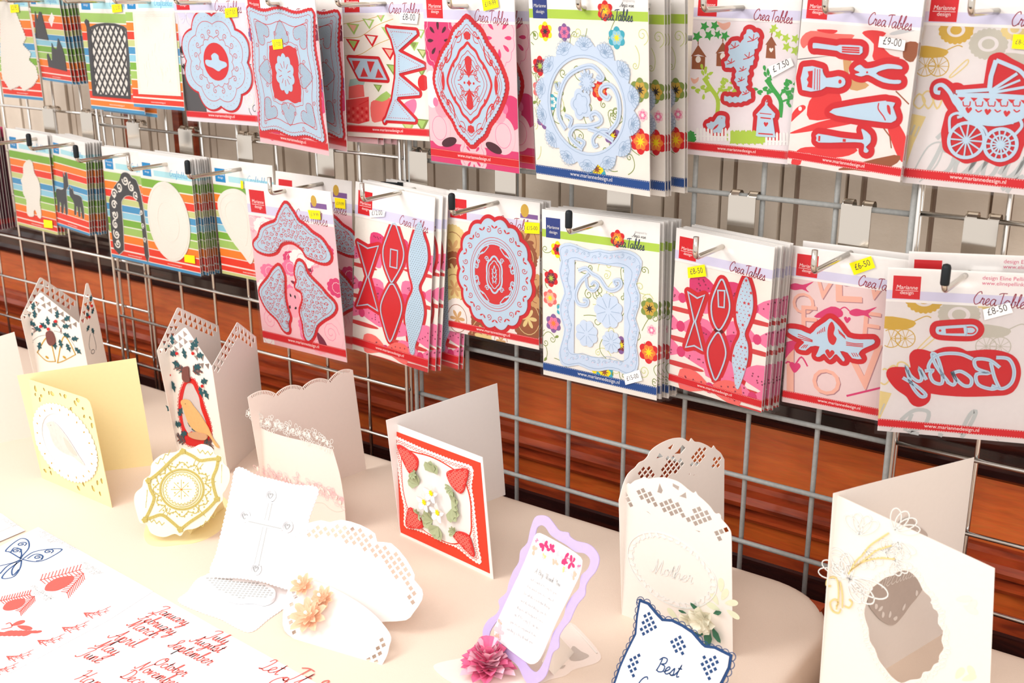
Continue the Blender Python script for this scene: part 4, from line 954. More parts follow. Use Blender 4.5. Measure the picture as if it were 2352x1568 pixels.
# --- pram
def baby_print(p, T, ox, oy):
    """gold and grey die-cut babies' things"""
    p.rect(0, 0, 1, 1, ink('silver_grey', 228, 220, 218))
    for x, y, r, m in ((1890, 205, 115, GOLD), (2110, 300, 130, TAN), (2290, 200, 90, LGOLD)):
        q = T((x + ox, y + oy)); r0 = abs(T((x + ox + r, y + oy))[0] - q[0]); p.pf(frill(ell(q, r0, r0 * .8, 24), .004, .0012), m); p.pf(ell(q, r0 * .55, r0 * .42), ink('silver_grey', 228, 220, 218)); p.pf(ell(q, r0 * .35, r0 * .28), m)
    for x, y, m in ((1700, 430, GOLD), (2300, 480, TAN)):
        p.pf(smooth(T((x - 70 + ox, y - 120 + oy), (x + 130 + ox, y - 90 + oy), (x + 90 + ox, y - 40 + oy), (x - 70 + ox, y - 45 + oy)), 3, True), m)
        for dx in (-20, 70):
            q = T((x + dx + ox, y + 20 + oy)); p.ps(ell(q, .0085, .0085, 20), .0008, m, True)
            for k in range(10): p.ps([q, (q[0] + .008 * math.cos(k * .63), q[1] + .008 * math.sin(k * .63))], .0005, m)
        p.ps(smooth(T((x + 130 + ox, y - 90 + oy), (x + 200 + ox, y - 120 + oy), (x + 235 + ox, y - 110 + oy)), 4), .0009, m)
    p.ps(smooth(T((1850 + ox, 515 + oy), (1960 + ox, 410 + oy), (1965 + ox, 440 + oy), (1870 + ox, 520 + oy)), 4, True), .001, LGOLD, True)
    for k in range(3):
        p.ps(smooth(T((1600 + 60 * k + ox, 700 - 40 * k + oy), (1640 + 60 * k + ox, 640 - 20 * k + oy), (1680 + 60 * k + ox, 690 - 20 * k + oy), (1640 + 60 * k + ox, 740 + oy)), 4, True), .0014, LGOLD, True)
    p.pf(T((1560 + ox, 880 + oy), (1590 + ox, 775 + oy), (1685 + ox, 795 + oy), (1600 + ox, 980 + oy), (1550 + ox, 1130 + oy)), LGOLD); p.ps(T((1610 + ox, 850 + oy), (1580 + ox, 920 + oy)), .0016, TAN); p.ps(T((1640 + ox, 860 + oy), (1610 + ox, 930 + oy)), .0016, TAN)
    pen(p, 'Baby', T((1650 + ox, 1180 + oy)), T((2330 + ox, 1230 + oy)), ink('silver_script', 190, 194, 192), p.z(), .0034, .3, tall=1.1)
    p.ps(smooth(T((1590 + ox, 1190 + oy), (1700 + ox, 1000 + oy), (1800 + ox, 980 + oy), (1760 + ox, 1120 + oy), (1640 + ox, 1240 + oy)), 5), .0012, ink('silver_script', 190, 194, 192))
p = Pack(FIT['U12']); T = crop(p.F, 1560, 0, 2.9697); baby_print(p, T, 0, 0); p.crea_header(); p.footer()
pr = T((1750, 610), (1760, 580), (1800, 572), (1840, 600), (1870, 640), (1885, 605), (1905, 605), (1920, 625), (2090, 610), (2120, 590), (2150, 410), (2185, 398), (2250, 440), (2330, 480), (2400, 560), (2440, 640), (2410, 700), (2385, 800), (2330, 830), (2350, 880), (2280, 1060), (2190, 1095), (2080, 1045), (1960, 1075), (1840, 1000), (1830, 900), (1860, 780), (1900, 770), (1850, 690), (1820, 630), (1790, 610), (1785, 640), (1760, 640))
p.K.grown(pr, .0052, BACK, p.Z_BACK)
hood = smooth(T((2165, 410), (2250, 445), (2330, 485), (2390, 560), (2430, 640)), 4)
p.dline(smooth(T((1785, 632), (1755, 625), (1758, 590), (1800, 580), (1850, 630), (1880, 690), (1905, 720)), 5), .0034); p.dline(hood, .0032); p.dline(T((2165, 410), (2130, 520), (2118, 620)), .0038)
p.dline(T((2118, 625), (2310, 500)), .0024); p.dline(T((2118, 635), (2380, 590)), .0022); p.dline(T((2118, 632), (2330, 545)), .0018); p.dline(smooth(T((1890, 625), (2000, 618), (2120, 610)), 4), .003); p.dline(T((1900, 650), (2120, 650), (2430, 670)), .004)
p.D.fill(smooth(T((1880, 620), (1900, 650), (2120, 655), (2440, 680), (2400, 760), (2310, 830), (2160, 860), (2000, 835), (1920, 770), (1880, 700)), 3, True), DIE, p.Z_DIE, .0009)
for k in range(6):
    p.cutf(T((1905 + 85 * k, 660 + 4 * k), (1955 + 85 * k, 663 + 4 * k), (1930 + 85 * k, 688 + 4 * k)))
    if k < 5: p.cut(smooth(T((1940 + 85 * k, 690), (1945 + 85 * k, 720), (1970 + 85 * k, 720)), 3), .001); p.cut(smooth(T((1990 + 85 * k, 690), (1985 + 85 * k, 720), (1970 + 85 * k, 722)), 3), .001)
for k in range(3): p.cutf(heart(T((1978 + 130 * k, 748 + 12 * k)), .0028)); p.cut(smooth(T((2025 + 130 * k, 745), (2045 + 130 * k, 762), (2068 + 130 * k, 750)), 3), .0011)
for wx, wy, wr_, ns in ((1962, 955, 122, 12), (2195, 985, 112, 14)):
    q = T((wx, wy)); r0 = abs(T((wx + wr_, wy))[0] - q[0]); p.dline(ell(q, r0, r0 * 1.02, 32), .0028, None, True)
    for k in range(ns): an = 2 * PI * k / ns; p.dline([q, (q[0] + r0 * math.cos(an), q[1] + r0 * math.sin(an))], .0013)
    p.D.fill(ell(q, r0 * .16, r0 * .16, 12), DIE, p.Z_DIE, .001)
    if wx > 2100: p.dline(ell(q, r0 * .58, r0 * .6, 24), .0016, None, True)
p.dline(smooth(T((1850, 900), (1850, 800), (1900, 770), (1930, 790), (1900, 800)), 4), .0022); p.dline(smooth(T((2290, 920), (2340, 860), (2320, 810), (2270, 800), (2255, 830), (2285, 835)), 4), .0024); p.dline(smooth(T((1900, 850), (2000, 830), (2080, 870), (2110, 930)), 4), .002)
p.sticker(T((2272, 330), (2400, 340), (2410, 240), (2285, 232)), '£8-50')
t = p.build('grey and gold pack with a pram die', GROUP)
behind(t, 2, .0045, 'pram die pack behind the front pram pack', 'pram packs on one hook')
# hooks of the upper row
for x, y, lab in ((-.762, -.10, 'high hook carrying the fir tree packs'), (-.664, -.10, 'high hook carrying the castle packs'), (-.525, -.10, 'high hook carrying the gate packs'), (-.415, -.10, 'high hook carrying the white plaque pack'), (-.292, -.10, 'high hook carrying the round doily pack'), (-.117, -.11, 'high hook carrying the square lace packs'), (-.017, -.10, 'high hook carrying the bunting pack'), (.149, -.11, 'high hook carrying the tall diamond packs'), (.307, -.115, 'high hook carrying the oval frame flower packs'), (.428, -.10, 'high hook carrying the bird house packs'), (.541, -.105, 'high hook carrying the tool packs'), (.657, -.105, 'high hook carrying the pram packs')):
    hook(x, .5545, y, False, lab)
# ------------------------------------------------------------------ lower row
# --- maroon stack at the edge of the frame
p = Pack((-.985, -.045, .190, 0.0, 0.0, .118, .165, 0.0)); p.rect(0, 0, 1, 1, DKPINK); p.rect(0, .9, 1, 1, HOTPINK); p.rect(0, .05, 1, .10, RED)
c = p.uv(.5, .45); p.die(scallop(c, .04, .055, 12, .1, 6), back=.004)
t = p.build('plum red pack beside the white bear pack', GROUP)
behind(t, 7, .0046, 'plum red pack further back on the same hook', 'plum packs on one hook', dx=.0006)
# --- white bear
p = Pack(FIT['L1']); T = crop(p.F, 0, 220, 3.564); p.striped(3)
bear = smooth(T((235, 525), (265, 530), (280, 570), (290, 630), (315, 670), (335, 730), (340, 800), (335, 870), (345, 940), (345, 1000), (320, 990), (300, 935), (285, 945), (285, 985), (240, 980), (228, 930), (225, 850), (200, 800), (190, 720), (180, 690), (200, 640), (200, 570)), 3, True)
p.die(jag(bear, .002, .0006), back=0, m=WHITEDIE); p.sticker(T((375, 1075), (445, 1080), (440, 1020), (370, 1010)), None)
t = p.build('striped pack with a white bear cut-out', GROUP); behind(t, 3, .0042, 'white bear pack behind the front bear', 'bear packs on one hook', dx=.002)
# --- deer
p = Pack(FIT['deer']); T = crop(p.F, 0, 220, 3.564); p.striped(1)
doe = smooth(T((525, 630), (535, 670), (545, 625), (555, 640), (560, 690), (565, 740), (548, 770), (555, 860), (560, 960), (548, 965), (540, 900), (530, 880), (525, 955), (512, 950), (510, 880), (495, 870), (495, 945), (480, 940), (478, 860), (468, 810), (472, 760), (500, 765), (530, 760), (528, 690)), 2, True)
fawn = smooth(T((580, 745), (592, 770), (600, 755), (610, 800), (640, 810), (672, 830), (680, 870), (690, 920), (695, 1000), (683, 995), (672, 920), (660, 910), (665, 985), (652, 980), (645, 910), (632, 905), (630, 970), (618, 965), (618, 890), (605, 850), (590, 830), (578, 800)), 2, True)
for q in (doe, fawn):
    p.K.grown(q, .0010, WHITEDIE, p.Z_BACK); p.D.fill(q, GREYDIE, p.Z_DIE, .0009)
t = p.build('striped pack with two charcoal deer shapes', GROUP); behind(t, 6, .0040, 'striped deer pack in the stack behind the front deer', 'deer packs on one hook', dx=.0012)
# --- arch
p = Pack(FIT['arch']); T = crop(p.F, 0, 220, 3.564); p.striped(0)
arch = smooth(T((940, 1245), (905, 900), (910, 830), (945, 740), (985, 690), (1000, 640), (1030, 625), (1065, 640), (1085, 670), (1120, 690), (1150, 780), (1175, 900), (1225, 1310), (1195, 1305), (1155, 920), (1130, 860), (1090, 820), (1040, 815), (1005, 850), (1000, 920), (1020, 1260)), 2, True)
p.K.grown(arch, .0011, WHITEDIE, p.Z_BACK); p.D.fill(arch, GREYDIE, p.Z_DIE, .0009)
for x, y, r in ((945, 800, 26), (985, 745, 24), (1035, 690, 26), (1085, 745, 26), (1120, 810, 22), (945, 890, 24), (950, 970, 24), (955, 1050, 24), (965, 1130, 26), (975, 1205, 24), (1165, 950, 14), (1180, 1060, 14), (1195, 1180, 14)):
    q = T((x, y)); r0 = abs(T((x + r, y))[0] - q[0]); p.cut(spiral(q, r0, 1.4, x * .1, 1 if x % 2 else -1), r0 * .32, False, WHITEDIE); p.cutf(petal(q, r0 * .9, r0 * .4, y * .1), WHITEDIE)
t = p.build('striped pack with a charcoal wrought garden arch', GROUP); behind(t, 2, .0042, 'garden arch pack behind the front arch', 'arch packs on one hook', dx=.001)
# --- white oval
p = Pack(FIT['oval']); T = crop(p.F, 0, 220, 3.564); p.striped(1)
c, a, b = box4(T((1205, 860)), T((1565, 1080)), T((1320, 695)), T((1430, 1352))); p.die(ell(c, a, b, 44), back=0, m=WHITEDIE)
for k in (.93, .5): p.dline(ell(c, a * k, b * k, 44), .0005, WHITEDIE, True, .0012)
p.sticker(T((1525, 1355), (1610, 1370), (1605, 1305), (1522, 1295)), None)
t = p.build('striped pack with a large white oval', GROUP); behind(t, 8, .0036, 'striped oval pack in the stack behind the front oval', 'oval packs on one hook', dx=.0008)
# --- white heart plate
p = Pack(FIT['heart']); T = crop(p.F, 0, 220, 3.564); p.striped(3)
hp = smooth(T((1790, 900), (1800, 830), (1840, 780), (1900, 758), (1970, 770), (2030, 820), (2060, 900), (2085, 980), (2100, 1150), (2090, 1300), (2060, 1375), (2000, 1300), (1900, 1170), (1820, 1020)), 3, True); p.die(hp, back=0, m=WHITEDIE)
c = T((1950, 1000))
for k in (.85, .6): p.dline([(c[0] + (x - c[0]) * k, c[1] + (y - c[1]) * k) for x, y in hp], .0006, WHITEDIE, True, .0012)
p.sticker(T((1985, 755), (2005, 760), (2003, 695), (1983, 690)), None)
p.build('striped pack with a white heart half hidden by pink lace corners', GROUP)
# --- lace corners, twice
def lace_corners(fit, T0, price):
    p = Pack(fit); p.rect(0, 0, 1, 1, PALEPINK)
    for i in range(26):
        rr = random.Random(i + 300); c = p.uv(rr.uniform(0, 1), rr.uniform(.03, .8)); m = (PINK, PALEPINK, HOTPINK, ink('toy_pink', 246, 170, 184), WHITE)[i % 5]
        p.pf(scallop(c, rr.uniform(.010, .024), rr.uniform(.008, .018), 10, .12, 4), m); p.ps(scallop(c, .008, .007, 10, .12, 4), .0005, WHITE if m is not WHITE else PINK, True)
        if i % 3 == 0: p.pf(petal(c, .008, .004, i), DKPINK)
    q0 = p.uv(.43, .30); p.pf(ell(q0, .015, .02), ink('toy_pink', 246, 170, 184))
    for dx, dy in ((-.004, .012), (.006, .006), (-.006, -.004), (.002, -.008)): p.pf(petal((q0[0] + dx, q0[1] + dy), .005, .003, dx * 300), BLACK)
    for u in (.12, .85): p.pf(ell(p.uv(u, .16), .022, .024), PALEPINK); p.ps(spiral(p.uv(u, .16), .015, 2), .0006, PINK)
    p.pf(petal(p.uv(.68, .15), .03, .012, -1.0), ink('plum', 120, 32, 60)); p.crea_header(); p.footer()
    p.rect(.76, .895, .94, .925, PURPLE); p.pf(ell(p.uv(.80, .935), .005, .007), GOLD)
    T = crop(Pack(FIT['L5']).F, 540, 360, 3.0154)
    s1 = smooth(T((355, 325), (385, 355), (415, 400), (445, 450), (490, 480), (540, 530), (600, 570), (640, 625), (668, 690), (645, 725), (600, 725), (550, 705), (500, 680), (480, 640), (420, 590), (370, 580), (320, 600), (290, 650), (230, 665), (160, 640), (138, 600), (170, 560), (190, 500), (240, 470), (290, 450), (310, 400)), 3, True)
    s2 = smooth(T((310, 755), (330, 790), (345, 830), (345, 900), (350, 980), (365, 1050), (385, 1110), (372, 1150), (380, 1205), (345, 1195), (300, 1120), (230, 1050), (185, 960), (185, 910), (240, 840), (270, 790)), 3, True)
    s3 = smooth(T((445, 725), (480, 745), (500, 800), (540, 850), (600, 910), (640, 960), (690, 1010), (700, 1050), (670, 1090), (620, 1120), (570, 1165), (550, 1230), (515, 1270), (490, 1230), (480, 1150), (460, 1070), (480, 1000), (470, 930), (425, 900), (440, 860), (425, 800)), 3, True)
    for sh in (s1, s2, s3):
        p.die(frill(sh, .0045, .0008), back=.0042)
        c = (sum(q[0] for q in sh) / len(sh), sum(q[1] for q in sh) / len(sh)); x0, x1 = min(q[0] for q in sh), max(q[0] for q in sh); y0, y1 = min(q[1] for q in sh), max(q[1] for q in sh)
        p.cut([(q[0] + (c[0] - q[0]) * .10, q[1] + (c[1] - q[1]) * .10) for q in sh], .0006, True)
        k = 0; y = y0
        inner_ = [(q[0] + (c[0] - q[0]) * .17, q[1] + (c[1] - q[1]) * .17) for q in sh]
        while y < y1:
            x = x0 + (.0046 if k % 2 else 0)
            while x < x1:
                if inside((x, y), inner_):
                    rr = random.Random(int(x * 1e5) * 7 + int(y * 1e5)); r0 = .0034
                    p.cut(spiral((x, y), r0, 1.2, rr.uniform(0, 6), 1 if k % 2 else -1, 12), .0007)
                    p.cutf(petal((x + .0035, y + .001), .0028, .0014, rr.uniform(0, 6)))
                x += .0092
            y += .0068; k += 1
    if price: p.sticker(T(*price), '£19.99')
    return p
p = lace_corners(FIT['L5'], None, ((530, 425), (605, 432), (598, 370), (515, 365))); p.build('pink pack with three lace corner dies hanging at the hook tip', GROUP)
p = lace_corners(FIT['L5b'], None, None); T = crop(p.F, 540, 360, 3.0154); p.sticker(T((705, 350), (775, 360), (772, 290), (700, 280)), '£19.99')
p.build('second lace corner pack behind the pink one', GROUP)
# --- bows
def bow_print(p, seed):
    p.rect(0, 0, 1, 1, CREAM)
    rr = random.Random(seed)
    for u, v, s, m in ((.1, .58, 1.0, PINK), (.85, .62, 1.0, PINK), (.45, .68, .9, HOTPINK), (.1, .40, 1.1, PINK), (.9, .44, 1.0, PINK), (.5, .36, 1.0, HOTPINK), (.12, .24, 1.1, PINK), (.75, .20, 1.2, PINK), (.9, .08, 1.1, PINK), (.45, .06, 1.1, ink('coral', 238, 110, 104))):
        c = p.uv(u, v); k = .022 * s
        for sx in (-1, 1):
            p.pf(smooth([c, (c[0] + sx * k * .7, c[1] + k * .55), (c[0] + sx * k * 1.5, c[1] + k * .45), (c[0] + sx * k * 1.45, c[1] - k * .45), (c[0] + sx * k * .7, c[1] - k * .35)], 3, True), m)
            for i in range(9): q = (c[0] + sx * k * rr.uniform(.4, 1.3), c[1] + k * rr.uniform(-.25, .35)); p.pf(star(q, .0014, 5), DKPINK)
        p.pf(ell(c, k * .22, k * .25, 10), HOTPINK); p.pf(ell((c[0], c[1] - k * .6), k * 1.2, k * .12, 14), ink('bow_red', 206, 60, 60))
def bows(p, T, b1, b2, b3, stars):
    for tri in b1:
        P_ = T(*tri); p.K.grown(P_, .0050, BACK, p.Z_BACK); p.dline(P_, .0016, None, True)
    P_ = smooth(T(*b2[0]), 4, True); Q_ = smooth(T(*b2[1]), 4, True)
    for q in (P_, Q_): p.K.grown(q, .0046, BACK, p.Z_BACK + 1e-5); p.dline(q, .0016, None, True)
    p.dline(T(*b2[2]), .0014, None, True)
    o = smooth(T(*b3), 4, True); p.die(o, back=.0040)
    x0, x1 = min(q[0] for q in o), max(q[0] for q in o); y0, y1 = min(q[1] for q in o), max(q[1] for q in o); y = y0; k = 0
    inn = [(sum(q[0] for q in o) / len(o) * .12 + q[0] * .88, q[1]) for q in o]
    while y < y1:
        x = x0 + (.0017 if k % 2 else 0)
        while x < x1:
            if inside((x, y), inn): p.cutf(star((x, y), .0021, 5) if stars and k % 3 == 0 and int((x - x0) / .0034) % 2 == 0 else ell((x, y), .00055, .00055, 5), None if stars else DGREY)
            x += .0034 if not stars else .0046
        y += .0027 if not stars else .0038; k += 1
p = Pack(FIT['L6']); T = crop(p.F, 540, 360, 3.0154); bow_print(p, 5); p.crea_header(); p.footer()
bows(p, T, [((855, 590), (925, 632), (1000, 615), (930, 830), (995, 1065), (925, 1020), (850, 1030), (922, 830))], [((1105, 460), (1120, 470), (1150, 560), (1175, 660), (1160, 750), (1105, 850), (1092, 865), (1080, 850), (1040, 740), (1032, 640), (1060, 550), (1092, 470)), ((1092, 880), (1110, 890), (1150, 980), (1160, 1060), (1130, 1160), (1090, 1265), (1070, 1265), (1040, 1170), (1015, 1060), (1030, 980), (1075, 890)), ((1085, 637), (1133, 648), (1128, 770), (1080, 758))], ((1280, 450), (1298, 470), (1310, 540), (1335, 620), (1340, 720), (1310, 820), (1278, 900), (1300, 980), (1315, 1080), (1290, 1200), (1255, 1300), (1248, 1360), (1228, 1365), (1215, 1330), (1200, 1220), (1185, 1110), (1205, 1000), (1240, 910), (1215, 800), (1208, 690), (1230, 580), (1262, 480)), False)
p.sticker(T((945, 420), (1045, 412), (1052, 375), (940, 365)), '£12.00', STICKW)
t = p.build('pink bow dies pack with a finely dotted bow strip', GROUP)
for y in (.005, .0095, .026, .030): copy_tree(t, (.003 + y * .9, y, 0.002), 'dotted bow dies pack further back on the hook', 'dotted bow packs on one hook', ('price_sticker',))
# --- red oval filigree
p = Pack(FIT['L7']); T = crop(p.F, 1000, 400, 2.9034); p.rect(0, 0, 1, 1, CREAM)
for x, y, r, m in ((120, 500, 110, LGOLD), (130, 650, 90, BROWN), (130, 760, 90, LGOLD), (600, 450, 110, LBROWN), (600, 560, 80, BROWN), (620, 960, 110, BROWN), (680, 780, 80, LBROWN), (330, 1080, 120, BROWN), (440, 1110, 60, CREAM), (150, 960, 90, ink('warm_white', 238, 228, 222)), (560, 720, 90, LGOLD)):
    q = T((x, y)); r0 = abs(T((x + r, y))[0] - q[0]); p.pf(frill(ell(q, r0, r0 * 1.2, 20), .005, .0012), m); p.ps(ell(q, r0 * .7, r0 * .85, 20), .0008, LGOLD if m is BROWN else BROWN, True)
    for k in range(6): p.pf(petal(q, r0 * .55, r0 * .2, k * 1.05), LGOLD if m is BROWN else (LBROWN if m is not LBROWN else BROWN))
p.crea_header(); p.footer(); p.rect(.80, .885, .98, .915, PURPLE); p.pf(ell(p.uv(.845, .935), .0055, .0075), GOLD)
c, a, b = box4(T((160, 650)), T((655, 700)), T((390, 290)), T((415, 1035)))
p.die(scallop(c, a, b, 16, .07, 8), back=.0045)
for k in (.66, .61): p.cut(ell(c, a * k, b * k, 44), .0006, True)
for k in range(16):
    an = 2 * PI * (k + .5) / 16; q = (c[0] + a * .80 * math.cos(an), c[1] + b * .80 * math.sin(an)); p.cut(spiral(q, a * .075, 1.3, an, 1 if k % 2 else -1, 14), .0008)
    an = 2 * PI * k / 16; q = (c[0] + a * .82 * math.cos(an), c[1] + b * .82 * math.sin(an)); p.cutf(petal(q, a * .10, a * .035, math.atan2(b * math.sin(an), a * math.cos(an)) + .9)); p.cutf(petal(q, a * .10, a * .035, math.atan2(b * math.sin(an), a * math.cos(an)) - .9))
p.cutf(ell(c, a * .57, b * .57, 40)); p.tz = 0
def up(q, w_, cl=False): p.tz = (p.tz + 3e-6) % 8e-5; p.D.stroke(q, w_, DIE, p.Z_DIE + .0009, .0004 + p.tz, cl, caps=False)
up(ell(c, a * .55, b * .55, 40), .0018, True); up(scallop(c, a * .22, b * .33, 6, .10, 8), .0022, True); up(scallop(c, a * .16, b * .25, 6, .1, 8), .0011, True)
for sx in (-1, 1):
    for sy in (-1, 1):
        M = lambda pts: [(c[0] + sx * x * a, c[1] + sy * y * b) for x, y in pts]
        up(M(smooth([(.16, .50), (.34, .46), (.40, .34), (.30, .36), (.20, .44)], 4, True)), .0012, True); up(M(curl((.50, .25), (.44, .10), -.06, .05)), .0014); up(M(curl((.30, .38), (.46, .22), .05, .04)), .0011); up(M(spiral((.20, .26), .055, 1.4, 0, sy)), .0011)
    up([(c[0] + sx * a * .04, c[1] - b * .16), (c[0] + sx * a * .05, c[1] + b * .05), (c[0], c[1] + b * .17)], .0010)
    for k in (.0, .08, -.08): up([(c[0], c[1] + b * (k - .06)), (c[0] + sx * a * .07, c[1] + b * (k + .02))], .0008)
p.sticker(T((605, 390), (705, 395), (705, 322), (605, 315)), '£15-00')
t = p.build('sepia lace pack with a red and blue oval filigree die', GROUP); behind(t, 3, .0040, 'oval filigree pack behind the sepia one', 'filigree packs on one hook', dx=.002)
# --- rectangular frame
p = Pack(FIT['L8']); T = crop(p.F, 1000, 400, 2.9034); flower_print(p, 11)
fo = smooth(T((840, 470), (900, 455), (970, 480), (1040, 505), (1095, 495), (1170, 510), (1260, 500), (1340, 525), (1385, 580), (1370, 660), (1345, 730), (1370, 800), (1365, 880), (1340, 960), (1365, 1040), (1345, 1140), (1360, 1220), (1350, 1310), (1290, 1340), (1230, 1310), (1160, 1300), (1100, 1310), (1030, 1300), (960, 1270), (890, 1280), (845, 1260), (830, 1190), (850, 1110), (865, 1030), (840, 950), (835, 870), (865, 790), (850, 720), (830, 640), (845, 570), (830, 510)), 2, True)
fi = T((935, 570), (1265, 620), (1265, 1250), (930, 1190)); p.die(fo, [fi], back=0, m=PALEDIE)
cc = T((1100, 900))
for k in (.96, .78): p.cut([(cc[0] + (x - cc[0]) * k, cc[1] + (y - cc[1]) * k) for x, y in fo], .0005, True, DIESHADE)
for i, q in enumerate(resample(fo, .0085, True)):
    q2 = (cc[0] + (q[0] - cc[0]) * .87, cc[1] + (q[1] - cc[1]) * .87); p.cut(curl(q2, (q2[0] + .004, q2[1] + .003), .002 * (1 if i % 2 else -1), .0016, 1.0), .0004, False, DIESHADE); p.cutf(petal(q2, .0035, .0014, i * .9), ink('die_rose', 222, 212, 226))
for pts, w_ in ((T((960, 640), (1010, 625), (1050, 660), (1100, 690), (1150, 760), (1200, 770), (1240, 740), (1235, 705), (1200, 710), (1215, 740)), .0045), (T((1030, 660), (970, 720), (940, 800), (960, 860), (1010, 870), (1020, 840), (990, 835)), .0045), (T((1010, 690), (1020, 750), (1060, 775), (1090, 740), (1065, 715), (1045, 735)), .0036)):
    q = smooth(pts, 5); p.dline(q, w_, PALEDIE); p.cut(q, .0005, False, DIESHADE)
for x, y, r, n in ((1160, 910, 98, 9), (1015, 1060, 76, 8), (1180, 1115, 64, 10)):
    q = T((x, y)); r0 = abs(T((x + r, y))[0] - q[0]); p.D.fill(scallop(q, r0, r0 * 1.02, n, .14, 7), PALEDIE, p.Z_DIE, .0009)
    for k in range(n): an = 2 * PI * k / n; p.cut([(q[0] + r0 * .2 * math.cos(an), q[1] + r0 * .2 * math.sin(an)), (q[0] + r0 * .8 * math.cos(an), q[1] + r0 * .8 * math.sin(an))], .0005, False, DIESHADE)
p.sticker(T((1278, 1400), (1390, 1370), (1370, 1298), (1265, 1332)), '£15-00', STICKW)
t = p.build('blue-footed flower pack with a rectangular frame die', GROUP); behind(t, 8, .0037, 'rectangular frame pack in the thick stack behind', 'rectangular frame packs on one hook', dx=.0012)
# --- starred bows
p = Pack(FIT['L9']); T = crop(p.F, 1520, 480, 2.8005); bow_print(p, 9); p.crea_header(); p.footer()
bows(p, T, [((175, 530), (235, 570), (282, 550), (222, 720), (268, 905), (215, 875), (160, 885), (215, 720))], [((392, 450), (408, 470), (435, 560), (443, 630), (425, 700), (375, 775), (335, 710), (325, 620), (340, 550), (375, 470)), ((372, 790), (400, 840), (418, 910), (410, 970), (380, 1050), (352, 1095), (330, 1050), (305, 960), (305, 890), (340, 820)), ((368, 520), (412, 522), (408, 630), (372, 625))], ((552, 435), (570, 470), (590, 550), (592, 640), (570, 720), (540, 800), (560, 870), (560, 960), (535, 1060), (510, 1130), (495, 1155), (478, 1130), (470, 1050), (458, 970), (475, 880), (510, 800), (490, 720), (485, 630), (500, 550), (530, 460)), True)
p.sticker(T((180, 440), (297, 428), (285, 352), (175, 372)), '£8-50')
t = p.build('pink bow dies pack with a star-punched bow strip', GROUP); behind(t, 6, .0038, 'star bow dies pack in the stack behind the front one', 'star bow packs on one hook', dx=.0012)
# --- kissing birds
p = Pack(FIT['L10']); T = crop(p.F, 1520, 480, 2.8005); p.rect(0, 0, 1, 1, ink('blush', 232, 206, 204))
SH = ink('letter_shadow', 176, 130, 136)
for s_, x0, y0, x1, y1 in (('V', 960, 560, 1110, 590), ('O', 830, 660, 980, 680), ('E', 1090, 590, 1290, 600), ('V', 1290, 560, 1440, 600), ('F', 880, 800, 1000, 810), ('L', 740, 800, 830, 810), ('O', 960, 1180, 1150, 1200), ('V', 1180, 1150, 1440, 1160), ('I', 770, 1170, 850, 1180), ('O', 1120, 480, 1240, 500), ('E', 1270, 830, 1400, 850)):
    q0, q1 = T((x0 + 6, y0 + 6), (x1 + 6, y1 + 6)); r0, r1 = T((x0, y0), (x1, y1))
    ptext(p.A, s_, q0, q1, SH, p.z()); ptext(p.A, s_, r0, r1, SALMON, p.z())
def lovebird(x, y, s, m):
    p.pf(smooth(T((x, y), (x + 40 * s, y - 15 * s), (x + 90 * s, y - 5 * s), (x + 160 * s, y - 25 * s), (x + 110 * s, y + 15 * s), (x + 130 * s, y + 45 * s), (x + 85 * s, y + 25 * s), (x + 40 * s, y + 30 * s), (x + 5 * s, y + 20 * s)), 3, True), m)
for x, y, s in ((820, 490, 1), (1210, 655, 1.1)): lovebird(x, y, s, HOTPINK); p.ps(smooth(T((x, y), (x - 30, y - 25), (x - 60, y - 10), (x - 70, y + 20)), 4), .0012, HOTPINK); p.pf(heart(T((x - 15, y + 55)), .0035), HOTPINK)
p.pf(smooth(T((720, 900), (760, 870), (860, 840), (880, 870), (820, 930), (760, 1010), (715, 1010)), 3, True), HOTPINK); p.pf(heart(T((858, 1015)), .006), HOTPINK); p.ps(smooth(T((770, 1040), (810, 980), (855, 1000), (900, 950), (940, 1010)), 4), .0016, HOTPINK); p.pf(smooth(T((980, 690), (1090, 625), (1160, 650), (1160, 690), (1080, 700)), 3, True), HOTPINK)
p.ps(T((1190, 1200), (1440, 1140)), .002, HOTPINK); p.crea_header(); p.footer()
bl = T((1000, 760), (1060, 720), (1085, 700), (1110, 715), (1150, 755), (1200, 820), (1280, 835), (1365, 835), (1370, 860), (1330, 880), (1290, 900), (1270, 930), (1290, 960), (1230, 955), (1200, 920), (1150, 910), (1180, 960), (1170, 975), (1130, 930), (1110, 940), (1085, 965), (1050, 925), (1020, 945), (995, 940), (1020, 880), (960, 880), (930, 905), (885, 895), (905, 870), (920, 850), (870, 820), (820, 790), (825, 765), (900, 775), (960, 800))
p.die(smooth(bl, 2, True), back=.0052); p.cutf(smooth(T((1078, 745), (1100, 720), (1118, 760), (1110, 800), (1130, 830), (1110, 870), (1080, 850), (1070, 800)), 3, True))
p.cutf(heart(T((1085, 925)), .0048)); 
for dx in range(5): p.cut(T((1010 + 10 * dx, 785 - 8 * dx), (1005 + 12 * dx, 800 - 4 * dx)), .0008); p.cut(T((1140 + 9 * dx, 770 + 9 * dx), (1150 + 9 * dx, 800 + 8 * dx)), .0008)
for k in range(3): p.cut(smooth(T((880, 800 + 14 * k), (930, 820 + 10 * k), (975, 840 + 5 * k)), 4), .0008); p.cut(smooth(T((1190, 850 + 10 * k), (1240, 860 + 8 * k), (1300, 862 + 10 * k)), 4), .0008)
for k in range(3): p.cut(T((900 + 14 * k, 890), (925 + 10 * k, 868)), .0007); p.cut(T((1225 + 14 * k, 920), (1240 + 14 * k, 945)), .0007)
p.sticker(T((1243, 420), (1380, 372), (1352, 298), (1212, 345)), '£6-50')
